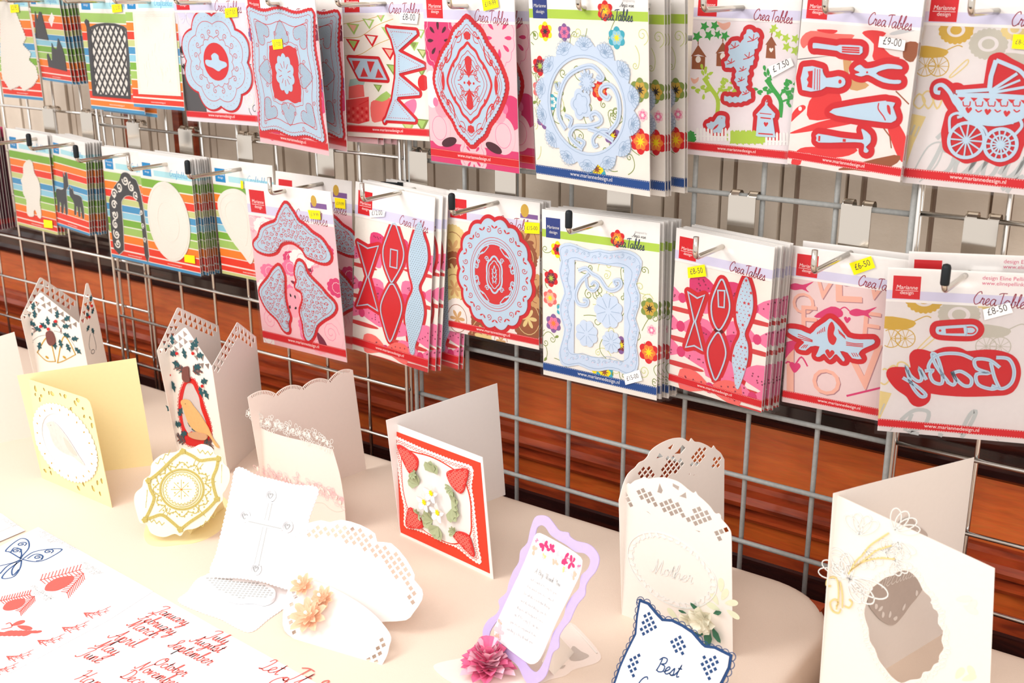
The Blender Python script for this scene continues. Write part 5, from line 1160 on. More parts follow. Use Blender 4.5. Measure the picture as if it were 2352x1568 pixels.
t = p.build('blush pack with a pair of kissing birds', GROUP); copy_tree(t, (.006, .0085, .004), 'kissing birds pack peeping over the front one', GROUP, ('price_sticker',))
# --- pin and Baby
f = list(FIT['L11']); f[0] = .6034; f[1] = -.056; f[3] = .29
p = Pack(tuple(f)); T = crop(p.F, 1520, 480, 2.8005); T2 = crop(p.F, 1520 - 1560 / 2.8005 * 1.0 + 0, 480, 2.8005)
baby_print(p, lambda *a: T(*[(x * 1.02 - 240, y * 1.02 + 371) for x, y in a]), 0, 0)
p.crea_header(); p.footer(); ptext(p.A, 'design Eline Pellinkhof', p.uv(.62, .955), p.uv(.97, .957), HOTPINK, p.z()); ptext(p.A, 'www.elinepellinkhof.nl', p.uv(.62, .925), p.uv(.97, .927), HOTPINK, p.z())
pin = smooth(T((1765, 760), (1790, 750), (1950, 740), (2010, 742), (2035, 770), (2010, 805), (1950, 812), (1800, 805), (1765, 790)), 4, True); p.die(pin, back=.0052); p.cutf(T((1825, 765), (1940, 758), (1945, 795), (1828, 795))); p.cutf(ell(T((1790, 777)), .0012, .0012, 8)); p.cut(smooth(T((1960, 755), (2000, 755), (2020, 775), (2000, 795), (1965, 795)), 4), .0012); p.cut(smooth(T((1955, 745), (1965, 775), (1955, 810)), 4), .0006, False, DIESHADE)
hull = T((1480, 1060), (1510, 1045), (1610, 1050), (1640, 1030), (1630, 940), (1680, 935), (1740, 950), (1820, 920), (1900, 920), (1960, 945), (2080, 935), (2180, 945), (2250, 980), (2270, 1060), (2230, 1150), (2130, 1165), (1950, 1170), (1800, 1160), (1700, 1150), (1690, 1215), (1640, 1235), (1600, 1180), (1530, 1130))
p.K.grown(smooth(hull, 3, True), .0050, BACK, p.Z_BACK - 2e-5)
e0, e1 = T((2215, 1135)), T((1560, 1110)); mu = (e0[0] + e1[0]) / 2
class Mirror:
    def stroke(s, pts, w, m, z=0, t=0, caps=False):
        q = mirror_x(pts, mu); p.dline(q, .0031); p.cut(q, .0004, False, DIESHADE)
pen(Mirror(), 'Baby', e1 if e1[0] < e0[0] else e0, (max(e0[0], e1[0]), e0[1] * .5 + e1[1] * .5), DIE, 0, .003, .18, tall=.70)
for q in (((2150, 950), (2230, 960), (2265, 1030), (2250, 1110), (2190, 1150), (2120, 1130)), ((2000, 960), (1920, 928), (1820, 925), (1750, 950), (1715, 1010), (1740, 1050))): q = smooth(T(*q), 6); p.dline(q, .0031); p.cut(q, .0004, False, DIESHADE)
p.sticker(T((2075, 708), (2258, 660), (2235, 595), (2065, 640)), '£8-50', STICKW)
t = p.build('grey and gold pack with nappy pin and mirrored script dies', GROUP)
copy_tree(t, (.012, .016, .013), 'baby pack showing its red label above the front one', GROUP, ('price_sticker',))
# --- hooks of the lower row (elbow of each arm as seen in the photograph)
for px_, py_, rub, lab in ((-18, 330, False, 'hook carrying the white bear pack'), (69, 342, True, 'black-tipped hook carrying the deer packs'), (177, 370, True, 'black-tipped hook carrying the garden arch pack'), (297, 390, False, 'bare chrome hook carrying the white oval packs'), (433, 408, True, 'black-tipped hook carrying the white heart pack'), (621, 445, False, 'bare chrome hook carrying the lace corner packs'), (833, 460, False, 'bare chrome hook carrying the dotted bow packs'), (1038, 491, True, 'black-tipped hook carrying the sepia filigree packs'), (1306, 534, True, 'black-tipped hook carrying the rectangular frame packs'), (1597, 592, False, 'bare chrome hook carrying the star bow packs'), (1868, 625, False, 'bare chrome hook carrying the kissing birds packs'), (2168, 668, True, 'black-tipped hook carrying the baby packs')):
    z = .3335; q = on_z(px_, py_, z)
    for it in range(6):                       # arms are all of one length: find the height that puts the elbow there
        q = on_z(px_, py_, z); z += (-.104 - q.y) * -.38
        z = min(.352, max(.329, z))
    hook(q.x, z, q.y, rub, lab)
# ------------------------------------------------------------------ greeting cards on the table
PAPER = mat('white_paper', (240, 234, 230), 0.7, 0.2, grain=0.01); CREAMP = mat('cream_card', (240, 232, 224), 0.65, 0.2, grain=0.012); YELP = mat('pale_yellow_card', (246, 230, 176), 0.5, 0.4, grain=0.015)
PEACH = mat('blush_card', (242, 226, 216), 0.65, 0.2, grain=0.012); PURE = mat('bright_white_card', (244, 244, 246), 0.6, 0.25, grain=0.008); GOLDF = mat('gold_foil', (214, 178, 70), 0.25, metal=0.9, grain=0.1, scale=400)
GLITTER = mat('pale_gold_glitter', (204, 184, 104), 0.35, metal=0.5, grain=0.3, scale=1500); REDC = mat('red_orange_card', (222, 66, 42), 0.75, grain=0.05, scale=500); LILP = mat('lilac_shimmer_card', (192, 174, 222), 0.45, 0.5, grain=0.03)
NAVY = mat('navy_card', (24, 62, 110), 0.6, grain=0.05); TEALC = mat('dark_teal_print', (40, 84, 92), 0.6, grain=0.05); BERRY = mat('berry_red', (206, 24, 30), 0.35, 0.5, grain=0.02); PINE = mat('pine_brown', (122, 74, 68), 0.7, grain=0.1, scale=600)
LEAFG = mat('sage_paper_leaf', (172, 182, 142), 0.7, grain=0.05); ROBIN = mat('robin_tan', (226, 178, 118), 0.7, grain=0.06, scale=300); TAUPE = mat('taupe_lace', (198, 184, 174), 0.7, grain=0.03); PEARL = mat('pearl', (250, 244, 236), 0.15, 0.6, grain=0)
TERR = mat('coral_print', (228, 100, 92), 0.7, grain=0.06, scale=600); PEACHF = mat('peach_paper_petal', (252, 208, 176), 0.6, grain=0.06); PINKF = mat('pink_paper_petal', (240, 120, 162), 0.6, grain=0.1, scale=500); PINKL = mat('pale_pink_petal', (250, 206, 220), 0.6, grain=0.05); ROSEW = mat('ivory_rose', (250, 246, 228), 0.6, grain=0.03); GREENL = mat('deep_green_leaf', (62, 116, 90), 0.6, grain=0.05); FAINT = mat('pearl_grey_line', (230, 232, 228), 0.5, grain=0.02); PALEGREEN = mat('pale_green_print', (226, 230, 200), 0.7, grain=0.03)
DOILY = mat('ivory_yellow_card', (248, 240, 206), 0.55, 0.3, grain=0.012)
SILV = mat('silver_line', (182, 184, 184), 0.5, grain=0.02)
def tp(x, y): return on_z(x, y, TABLE_Z)
def stand(p0, p1, lean=0.0):
    P0, P1 = tp(*p0), tp(*p1); a = (P1 - P0).normalized(); nb = Vector((-a.y, a.x, 0))
    return Frame(P0, a, Vector((0, 0, math.cos(lean))) + nb * math.sin(lean))
def card_root(name, F, label, cat='greeting card', group='handmade cards standing on the table'):
    t = empty(name, loc=F.o); return tag(t, label, cat, group)
def part(mb, name, t, F, smooth_=False):
    o = mb.build(name, None, smooth_); o.parent = t; o.matrix_local = Matrix.Translation(-t.location) @ F.matrix(); return o
def sheet(out, m, holes=(), t=.0006, z=0.0):
    b = MB(); b.fill(out, m, z - t, t, holes); b.fill(out, m, z - t, 0, holes); return b
def leaf3(mb, c, r, wd, ang, z0, z1, m, cup=.25):
    """one paper petal rising from z0 to z1"""
    m = mb.mi(m); k = len(mb.v); ca, sa = math.cos(ang), math.sin(ang)
    for x, y, z in ((0, 0, z0), (r * .5, wd * .5, z0 + (z1 - z0) * .5 + wd * cup), (r * .5, 0, z0 + (z1 - z0) * .5), (r * .5, -wd * .5, z0 + (z1 - z0) * .5 + wd * cup), (r * .85, wd * .3, z0 + (z1 - z0) * .9 + wd * cup * .6), (r * .85, -wd * .3, z0 + (z1 - z0) * .9 + wd * cup * .6), (r, 0, z1)):
        mb.v.append((c[0] + x * ca - y * sa, c[1] + x * sa + y * ca, z))
    for f in ((0, 2, 1), (0, 3, 2), (1, 2, 4), (2, 3, 5), (4, 2, 6), (2, 5, 6)): mb.face(tuple(k + i for i in f), m)
def lat_holes(region, st, size, ang=0.0, inner=None, loose=False):
    """diamond openings of a trellis inside a region"""
    x0, x1 = min(q[0] for q in region), max(q[0] for q in region); y0, y1 = min(q[1] for q in region), max(q[1] for q in region); out = []; c = ((x0 + x1) / 2, (y0 + y1) / 2); R = max(x1 - x0, y1 - y0); n = int(R / st) + 2
    for i in range(-n, n):
        for j in range(-n, n):
            p_ = rotp([(c[0] + i * st, c[1] + j * st)], c, ang)[0]
            q = rotp([(p_[0] - size, p_[1] - size), (p_[0] + size, p_[1] - size), (p_[0] + size, p_[1] + size), (p_[0] - size, p_[1] + size)], p_, ang)
            if (inside(p_, region) if loose else all(inside(k, region) for k in q)) and not (inner and any(inside(k, inner) for k in q)): out.append(q)
    return out
def scal(pts, step, amp, closed=True): return frill(pts, step, amp, closed)

# --- plain card at the edge of the frame
F = stand((-90, 1035), (86, 1000)); t = card_root('greeting_card', F, 'plain pale card standing beside the cream bell lantern card')
part(sheet([F.px(-90, 800), F.px(33, 762), F.px(86, 1000), F.px(-90, 1035)], CREAMP), 'back_panel', t, F)

# --- lantern cards with pierced gables
def gable(F, px_l, px_r, peak, base_l, base_r, m=CREAMP, n=5, inset=.0025):
    L, R_, K, B0, B1 = F.px(*px_l), F.px(*px_r), F.px(*peak), F.px(*base_l), F.px(*base_r)
    out = [B0, B1, R_] + [(K[0] + .0025, K[1] - .001), K, (K[0] - .0025, K[1] - .001)] + [L]
    holes = []
    for A_ in (L, R_):
        dx, dy = A_[0] - K[0], A_[1] - K[1]; ln = math.hypot(dx, dy); ux, uy = dx / ln, dy / ln; nx, ny = (uy, -ux)
        if ny > 0: nx, ny = -nx, -ny
        k = max(3, int(ln / .0108)); st = ln / k
        for row, off in ((0, .0052), (1, .0130)):
            for i in range(k - row):
                s = (i + .55 + row * .5) * st; cx, cy = K[0] + ux * s + nx * off, K[1] + uy * s + ny * off; r = st * .37
                if (cx - K[0]) * (A_[0] - K[0]) > .0012 * abs(A_[0] - K[0]):
                    tri = [(cx + ux * r + nx * r * .8, cy + uy * r + ny * r * .8), (cx - ux * r + nx * r * .8, cy - uy * r + ny * r * .8), (cx - nx * r, cy - ny * r)]
                    if all(inside(q, out) for q in tri): holes.append(tri)
    return sheet(out, m, holes)
def sprig(b, T, pts, z, s=1.0):
    """holly leaves at given points"""
    for i, (x, y, an) in enumerate(pts):
        q = T((x, y)); L = abs(T((x + 36 * s, y))[0] - q[0]); leaf = [(0, 0), (.3, .28), (.42, .12), (.62, .34), (.72, .14), (1.05, 0), (.72, -.14), (.62, -.34), (.42, -.12), (.3, -.28)]
        b.fill(rotp([(q[0] + u * L * 1.5, q[1] + v * L * 1.5) for u, v in leaf], q, an), TEALC, z + i * 2e-6, .0003)
F = stand((97, 942), (224, 960)); t = card_root('greeting_card', F, 'cream lantern card with gold bells under holly')
part(gable(F, (48, 728), (183, 743), (93, 672), (97, 942), (224, 960)), 'front_panel', t, F)
FL = stand((97, 942), (216, 884)); part(gable(FL, (48, 728), (176, 692), (93, 637), (97, 942), (216, 884)), 'side_panel', t, FL)
FR = stand((224, 960), (268, 936)); part(gable(FR, (183, 743), (222, 715), (200, 650), (224, 960), (268, 936)), 'side_panel', t, FR)
T = crop(F, 0, 600, 3.1355); b = MB()
for cx in (340, 465):
    s = -1 if cx < 400 else 1
    o = T((cx - 70, 655) if s < 0 else (cx - 50, 730), (cx - 15, 560), (cx + 20, 555), (cx + 60, 720) if s < 0 else (cx + 80, 670)); b.stroke(smooth(o, 5), .0014, GOLDF, .0003, .0003); b.stroke(smooth([o[0], T((cx - 5, 715)), o[3]], 5), .0011, GOLDF, .0003, .0003); b.fill(ell(T((cx, 690)), .003, .0016, 12, -.5), GOLDF, .0003, .0004)
part(b, 'bells', t, F)
b = MB(); T = crop(F, 0, 600, 3.1355)
sprig(b, T, [(235, 350, 1.2), (215, 400, 2.4), (250, 410, 1.4), (260, 460, 2.8), (240, 520, 3.4), (240, 580, 3.6), (290, 580, 4.4), (350, 460, 1.6), (340, 480, 2.6), (410, 410, 1.3), (465, 425, .6), (450, 470, .2), (455, 520, -.3), (480, 590, -1.2), (515, 560, .2), (540, 620, -.7), (430, 560, -1.4), (390, 570, -1.5), (380, 470, .8), (300, 500, 2.8)], .0004)
for i in range(14):
    an = PI * .75 + .5 * i / 14 * PI; q0 = T((270 if i < 7 else 440, 490)); L = .011; b.stroke([q0, (q0[0] + L * math.cos(an * 1.3) * .9, q0[1] + L * math.sin(i) * .6)], .0005, PINE, .0004 + i * 2e-6, .0002, caps=False)
b.stroke(smooth(T((350, 530), (280, 540), (215, 590)), 4), .0004, TEALC, .0004); b.stroke(smooth(T((390, 500), (480, 530), (545, 620)), 4), .0004, TEALC, .00041)
part(b, 'holly_spray', t, F)
part(MB().fill(smooth(T((335, 520), (350, 500), (380, 505), (400, 550), (400, 590), (370, 605), (345, 580)), 4, True), PINE, .0006, .0014), 'pine_cone', t, F)
for x, y in ((300, 466), (354, 485), (407, 429)): part(MB().fill(ell(T((x, y)), .0022, .0022, 12), BERRY, .0012, .0016), 'berry', t, F)
b = MB(); T = crop(FR, 0, 600, 3.1355)
sprig(b, T, [(650, 290, 1.2), (640, 350, 2.0), (640, 400, 2.2), (660, 380, 1.0), (640, 460, 4.0), (660, 480, 5.0)], .0004, .6)
b.stroke(ell(T((668, 650)), .0035, .003, 16), .0008, DGREY, .0003, closed=True); b.stroke(smooth(T((650, 520), (640, 600), (650, 640)), 4), .0006, DGREY, .0003); b.stroke(smooth(T((670, 520), (690, 600), (690, 640)), 4), .0006, DGREY, .0003)
for x, y in ((655, 320), (638, 400)): b.fill(ell(T((x, y)), .002, .002, 10), BERRY, .0008, .0012)
part(b, 'side_decoration', t, FR)

F = stand((412, 1052), (524, 1088)); t = card_root('greeting_card', F, 'cream lantern card with a robin in a red frame')
part(gable(F, (361, 806), (487, 842), (425, 752), (412, 1052), (524, 1088)), 'front_panel', t, F)
FL = stand((412, 1052), (532, 978)); part(gable(FL, (361, 806), (502, 748), (409, 706), (412, 1052), (532, 978)), 'side_panel', t, FL)
FR = stand((524, 1088), (612, 1004)); part(gable(FR, (487, 842), (588, 773), (545, 740), (524, 1088), (612, 1004)), 'side_panel', t, FR)
T = crop(F, 0, 600, 3.1355)
b = MB(); fo = smooth(T((1345, 850), (1400, 850), (1435, 920), (1455, 980), (1480, 1060), (1515, 1160), (1525, 1240), (1500, 1310), (1400, 1330), (1330, 1300), (1310, 1200), (1290, 1100), (1290, 1000), (1305, 920)), 4, True); fi = smooth(T((1345, 885), (1385, 880), (1410, 925), (1435, 980), (1450, 1060), (1490, 1170), (1500, 1240), (1440, 1275), (1370, 1250), (1330, 1190), (1312, 1100), (1310, 1040), (1322, 960)), 4, True)
b.fill(fo, BERRY, .0002, .0003, [fi])
for i, q in enumerate(resample(fo, .0052, True)): b.stroke(ell(q, .0019, .0019, 10), .0006, BERRY, .0004 + (i % 9) * 3e-6, .0002, closed=True)
part(b, 'red_lace_frame', t, F); part(MB().fill(fi, mat('grey_lilac_backing', (206, 194, 192), .7), .0001, .0001), 'frame_backing', t, F)
bird = smooth(T((1310, 1010), (1330, 990), (1370, 1000), (1400, 1040), (1440, 1090), (1480, 1150), (1510, 1200), (1540, 1270), (1585, 1335), (1560, 1325), (1520, 1260), (1480, 1235), (1420, 1220), (1370, 1170), (1345, 1110), (1325, 1050)), 3, True)
b = MB().fill(bird, ROBIN, .001, .0012); b.fill(ell(T((1345, 1022)), .0007, .0007, 8), BLACK, .0024)
part(b, 'robin', t, F); part(MB().fill(smooth(T((1370, 1230), (1430, 1225), (1500, 1245), (1490, 1280), (1420, 1275), (1375, 1255)), 3, True), mat('log_brown', (206, 160, 124), .8), .0012, .002), 'log', t, F)
b = MB(); sprig(b, T, [(1175, 610, .2), (1245, 600, 1.5), (1230, 670, .4), (1385, 640, 1.2), (1415, 620, 1.4), (1420, 680, .3), (1340, 700, 1.8), (1220, 800, 3.4), (1215, 870, 4.2), (1240, 860, 5.0), (1450, 870, .4), (1470, 920, -1.0), (1440, 900, 5.0), (1250, 1090, 2.6), (1290, 1110, 1.0), (1310, 1170, 3.4), (1370, 1190, 1.4), (1350, 1230, 3.6), (1385, 1210, .6), (1300, 750, 3.0), (1400, 760, .2)], .0008); part(b, 'holly', t, F); b = MB()
rr = random.Random(4)
for bx, by, a0 in ((1330, 800, 2.7), (1390, 790, .4), (1340, 1300, 3.0), (1470, 1310, .2)):
    q0 = T((bx, by))
    for i in range(34):
        d = rr.uniform(0, .013); sx = q0[0] + d * math.cos(a0); sy = q0[1] + d * math.sin(a0); an = a0 + rr.choice((-1, 1)) * rr.uniform(.5, 1.1); L = rr.uniform(.005, .010)
        b.stroke([(sx, sy), (sx + L * math.cos(an), sy + L * math.sin(an))], .0009, PINE if i % 3 else TEALC, .0006 + i * 4e-6, .0002, caps=False)
part(b, 'fir_sprigs', t, F)
part(MB().fill(smooth(T((1325, 770), (1345, 755), (1365, 760), (1370, 820), (1375, 860), (1345, 865), (1322, 840)), 4, True), PINE, .001, .0018), 'pine_cone', t, F)
for x, y in ((1282, 660), (1398, 660), (1230, 815), (1465, 895), (1390, 1232)): part(MB().fill(ell(T((x, y)), .002, .002, 12), BERRY, .0014, .0016), 'berry', t, F)

# --- yellow card with a bird
F = stand((97, 1098), (257, 1166)); t = card_root('greeting_card', F, 'pale yellow folded card with a bird in a lace oval')
T = crop(F, 0, 820, 2.358); FB = stand((97, 1098), (353, 1068))
part(sheet([FB.px(39, 862), FB.px(312, 822), FB.px(353, 1068), FB.px(97, 1098)], YELP), 'back_panel', t, FB)
fr_out = [F.px(39, 862), F.px(100, 882), F.px(188, 911)] + [F.px(*q) for q in ((199, 916), (206, 924), (211, 940))] + [F.px(257, 1166), F.px(97, 1098)]
hol = []; rr = random.Random(12); c, a_, b_ = box4(T((190, 390)), T((522, 520)), T((300, 250)), T((420, 680)))
def swapy(c, a, b, n=9): return None
for i in range(400):
    q = (rr.uniform(.004, .13), rr.uniform(.008, .14)); r = rr.uniform(.0030, .0052)
    if ((q[0] - c[0]) / (a_ * 1.15)) ** 2 + ((q[1] - c[1]) / (b_ * 1.10)) ** 2 < 1 or any(math.dist(q, h[1]) < r + h[2] + .0012 for h in hol): continue
    pl = petal(q, r * 1.7, r * 1.1, rr.uniform(0, 6.2))
    if all(inside(k, [(x * .96 + .0028, y * .96 + .003) for x, y in fr_out]) for k in pl): hol.append((pl, q, r))
part(sheet(fr_out, YELP, [h[0] for h in hol]), 'front_panel', t, F); part(sheet([(x * .97 + .002, y * .97 + .002) for x, y in fr_out], mat('pale_gold_liner', (240, 218, 140), 0.3, metal=0.3, grain=0.05), t=.0003, z=-.0012), 'gold_liner', t, F)
b = MB(); b.fill(frill(ell(c, a_ * 1.02, b_ * .98, 30), .007, .0022), CREAMP, .0006, .001, [ell(c, a_ * .74, b_ * .76, 30)]); part(b, 'lace_oval', t, F)
b = MB(); 
for i in range(20): an = 2 * PI * i / 20; b.fill(ell((c[0] + a_ * .89 * math.cos(an), c[1] + b_ * .88 * math.sin(an)), .0017, .0009, 8, an), GOLDF, .0017)
part(b, 'gold_cutouts', t, F); part(MB().fill(ell(c, a_ * .76, b_ * .78, 30), PURE, .0002, .0001), 'oval_backing', t, F)
bird = smooth(T((256, 360), (270, 350), (290, 346), (320, 370), (360, 420), (400, 480), (430, 530), (465, 585), (430, 560), (400, 535), (350, 515), (310, 485), (285, 440), (272, 390)), 3, True)
b = MB().fill(bird, mat('bird_rose_grey', (232, 212, 204), .7, grain=.08, scale=200), .001, .0008); b.fill(ell(T((283, 366)), .0006, .0006, 8), DGREY, .0019); b.fill(smooth(T((350, 430), (390, 470), (425, 530), (380, 500)), 3, True), mat('bird_wing_grey', (206, 200, 188), .7), .0018, .0003); part(b, 'paper_bird', t, F)

# --- scalloped blush card
F = stand((612, 1165), (797, 1220)); FB = stand((612, 1165), (841, 1078)); t = card_root('greeting_card', F, 'blush card with scalloped pierced top edge and lace bands')
T = crop(FB, 280, 820, 3.5633); top = []
for x0, y0, x1, y1 in ((1030, 330, 1262, 300), (1262, 300, 1480, 245), (1480, 245, 1695, 190), (1695, 190, 1890, 105)):
    A_, B_ = T((x0, y0), (x1, y1)); L = math.dist(A_, B_); nx, ny = -(B_[1] - A_[1]) / L, (B_[0] - A_[0]) / L
    top += [(A_[0] + (B_[0] - A_[0]) * i / 12 + nx * .0062 * math.sin(PI * i / 12) ** .8, A_[1] + (B_[1] - A_[1]) * i / 12 + ny * .0062 * math.sin(PI * i / 12) ** .8) for i in range(12)]
hol = []; tl = resample(top + [T((1890, 105))], .00245)
for i in range(2, len(tl) - 2):
    p_, q = tl[i], tl[i + 1]; L = math.dist(p_, q) or 1; dx, dy = (q[0] - p_[0]) / L, (q[1] - p_[1]) / L; nx, ny = dy, -dx
    h = [(p_[0] + nx * .0012, p_[1] + ny * .0012), (p_[0] + dx * .0012 + nx * .0012, p_[1] + dy * .0012 + ny * .0012), (p_[0] + dx * .0012 + nx * .0046, p_[1] + dy * .0012 + ny * .0046), (p_[0] + nx * .0046, p_[1] + ny * .0046)]; hol.append(h)
part(sheet(top + [T((1890, 105)), FB.px(841, 1078), FB.px(612, 1165)], PEACH, hol), 'back_panel', t, FB)
T = crop(F, 280, 820, 3.5633); ft = smooth(T((1065, 540), (1180, 600), (1330, 650), (1500, 690), (1640, 730), (1725, 760)), 4); part(sheet(ft + smooth(T((1725, 760), (1780, 950), (1815, 1150), (1830, 1330)), 4) + [F.px(797, 1220), (0, 0)], PEACH), 'front_panel', t, F)
for nm, pts, col in (('lace_band', ((1040, 480), (1150, 540), (1320, 590), (1480, 640), (1640, 690), (1715, 750)), FAINT), ('lace_band', ((1115, 930), (1250, 985), (1400, 1030), (1560, 1070), (1700, 1120), (1800, 1210)), PALEPINK)):
    b = MB(); sp = resample(smooth(T(*pts), 5), .0042); rr = random.Random(len(pts) + int(pts[0][0]))
    for i, q in enumerate(sp):
        for k in range(4):
            c = (q[0] + rr.uniform(-.003, .003), q[1] + rr.uniform(-.005, .009)); b.stroke(petal(c, .0065, .0034, rr.uniform(0, 6.3)), .0004, col, .0004 + rr.uniform(0, .0012), closed=True)
        if i % 2 == 0: b.fill(petal(q, .006, .003, rr.uniform(.5, 2.5)), PEACH, .0008 + i * 2e-6, .0002)
    part(b, nm, t, F)
b = MB()
for i, q in enumerate(resample(smooth(T((1580, 1190), (1650, 1195), (1700, 1240), (1760, 1265), (1815, 1255)), 4), .0016)): b.fill(ell(q, .0004, .0004, 6), TAUPE, .0002 + i * 1e-6)
part(b, 'pricked_line', t, F)

# --- gilded doily easel
F = stand((322, 1246), (470, 1252), .42); t = card_root('easel_card', F, 'pale yellow easel card with a gilded lace doily')
T = crop(F, 280, 820, 3.5633); dl = T((100, 1180), (112, 1110), (165, 1060), (180, 1000), (232, 960), (245, 870), (330, 795), (440, 775), (500, 740), (560, 752), (650, 710), (735, 740), (765, 800), (815, 805), (832, 865), (875, 915), (882, 1000), (850, 1080), (825, 1120), (825, 1170), (780, 1220), (700, 1340), (600, 1400), (520, 1415), (480, 1462), (430, 1445), (340, 1472), (240, 1440), (200, 1365), (150, 1355), (120, 1270))
part(sheet(smooth(dl, 4, True), DOILY, t=.001), 'front_panel', t, F)
c = T((492, 1082)); L0 = T((330, 1080)); ra = math.dist(c, L0); b = MB(); u1 = T((660, 1000)); 
def q2(k, n=40): return [T((492 + 175 * k * math.cos(t_) * .99 - 0 * k, 1082 + 160 * k * math.sin(t_))) for t_ in [2 * PI * i / n for i in range(n)]]
b.stroke(q2(1.02), .0022, GLITTER, .0002, .0006, True); b.stroke(q2(.90), .0007, GLITTER, .0003, .0004, True)
cor = [(500, 770), (790, 830), (780, 1160), (480, 1410), (190, 1330), (220, 1010)]; mids = [(640, 845), (745, 990), (660, 1280), (330, 1290), (265, 1150), (370, 880)]
for i in range(6):
    p0, p1, m0 = cor[i], cor[(i + 1) % 6], mids[i]
    b.stroke(smooth(T(p0, ((p0[0] + m0[0]) / 2 + 8, (p0[1] + m0[1]) / 2), m0, ((p1[0] + m0[0]) / 2 - 8, (p1[1] + m0[1]) / 2), p1), 4), .0032, GLITTER, .0002 + i * 3e-6, .0007); b.fill(scallop(T(p0), .0036, .0036, 5, .3, 5), GLITTER, .0003 + i * 3e-6, .0012)
    ox, oy = m0[0] + (m0[0] - 492) * .28, m0[1] + (m0[1] - 1082) * .28
    zz = [T((ox + (k - 3) * 22 * ((p1[0] - p0[0]) / 300), oy + (k - 3) * 22 * ((p1[1] - p0[1]) / 300) + (14 if k % 2 else -14))) for k in range(7)]; b.stroke(zz, .0006, GLITTER, .0002, .0003)
    for k in range(-1, 2): mm = (m0[0] + k * 26, m0[1] + 26 * k); b.stroke([T(mm), T((492 + (mm[0] - 492) * .72, 1082 + (mm[1] - 1082) * .72))], .0005, GLITTER, .0002 + k * 4e-6, .0003)
for k in range(72):
    rr = random.Random(k); an = 2 * PI * k / 72; rd = 1.12 + .35 * (k % 3) / 3; b.fill(ell(T((492 + 175 * rd * math.cos(an), 1082 + 165 * rd * math.sin(an))), .0010, .0008, 6, an), GLITTER, .0002 + k * 1e-6, .0004)
b.stroke([T((492 + 175 * (1.25 + .1 * math.cos(12 * a)) * math.cos(a), 1082 + 165 * (1.25 + .1 * math.cos(12 * a)) * math.sin(a))) for a in [2 * PI * i / 96 for i in range(96)]], .0008, GLITTER, .0002, .0004, True)
part(b, 'gilded_lace', t, F)
b = MB().fill(q2(.78), DOILY, .001, .001); zz = [T((492 + 128 * (1.06 if i % 2 else .93) * math.cos(2 * PI * i / 56), 1082 + 122 * (1.06 if i % 2 else .93) * math.sin(2 * PI * i / 56))) for i in range(56)]; b.stroke(zz, .0007, GLITTER, .0021, closed=True)
for k in range(8):
    an = 2 * PI * k / 8; b.stroke([T((492, 1082)), T((492 + 85 * math.cos(an), 1082 + 80 * math.sin(an)))], .0006, GLITTER, .0021 + k * 3e-6); b.fill(ell(T((492 + 60 * math.cos(an + .3), 1082 + 58 * math.sin(an + .3))), .0009, .0009, 6), GLITTER, .0022)
part(b, 'snowflake_medallion', t, F); part(MB().fill(ell(T((492, 1082)), .0009, .0009, 8), ORANGE, .0021, .0008), 'bead', t, F)
G = Frame(Vector((F.o.x, F.o.y, TABLE_Z + .0006)), Vector((1, 0, 0)), Vector((0, 1, 0))); T = crop(G, 280, 820, 3.5633)
part(sheet(smooth(T((870, 1190), (850, 1270), (820, 1390), (720, 1470), (600, 1515), (480, 1530), (300, 1545), (200, 1510), (190, 1400), (300, 1200), (600, 1120), (800, 1130)), 4, True), YELP), 'base', t, G)
P0, P1 = G.world(*T((560, 1450))), G.world(*T((840, 1230))); top_ = F.world(*crop(F, 280, 820, 3.5633)((760, 1020)), -.002); top2 = F.world(*crop(F, 280, 820, 3.5633)((430, 1260)), -.002)
b = MB().quad([tuple(v - F.o) for v in (P0, P1, top_, top2)], YELP); o = b.build('strut'); o.parent = t

# --- white cross easel
F = stand((490, 1342), (668, 1380), .38); t = card_root('easel_card', F, 'white easel card with an embossed cross')
T = crop(F, 380, 1040, 2.9694); ol = scal(T((490, 100), (620, 155), (740, 185), (880, 220), (1035, 240), (1010, 350), (975, 450), (960, 560), (920, 700), (885, 830), (875, 930), (760, 905), (640, 870), (500, 850), (310, 830), (350, 680), (385, 530), (420, 380), (455, 220)), .0042, .0011)
part(sheet(ol, PURE, t=.0010), 'front_panel', t, F); b = MB()
b.fill(T((705, 330), (745, 335), (655, 770), (605, 760)), PURE, 0, .0022); b.fill(T((560, 425), (810, 485), (800, 530), (550, 470)), PURE, 0, .0024); b.stroke(T((735, 345), (645, 765)), .0013, SILV, .0023); b.stroke(T((712, 340), (615, 755)), .0009, SILV, .0023); b.stroke(T((575, 465), (800, 515)), .0012, SILV, .0025)
for x, y in ((720, 290), (835, 500), (545, 430), (620, 790)): b.stroke(ell(T((x, y)), .0056, .0056, 14), .0014, PURE, 0, .002, True); b.stroke(heart(T((x, y)), .003), .0006, SILV, .001, .0012, True); b.stroke(ell(T((x, y)), .0064, .0064, 14), .0004, SILV, .0001, .0004, True)
part(b, 'embossed_cross', t, F)
G = Frame(Vector((F.o.x, F.o.y, TABLE_Z + .0009)), Vector((1, 0, 0)), Vector((0, 1, 0))); T = crop(G, 380, 1040, 2.9694)
part(sheet(scal(T((310, 830), (875, 940), (880, 985), (800, 1060), (700, 1130), (590, 1215), (500, 1195), (380, 1130), (250, 1085), (90, 1010), (150, 950)), .0042, .001), PURE), 'base', t, G)
b = MB().fill(smooth(T((275, 860), (330, 845), (430, 870), (520, 880), (640, 900), (740, 950), (745, 1010), (680, 1045), (600, 1030), (480, 1030), (380, 990), (290, 930)), 4, True), PURE, .0004, .004)
reg = smooth(T((285, 865), (430, 880), (640, 910), (735, 955), (735, 1005), (600, 1020), (480, 1015), (390, 980), (300, 925)), 4, True)
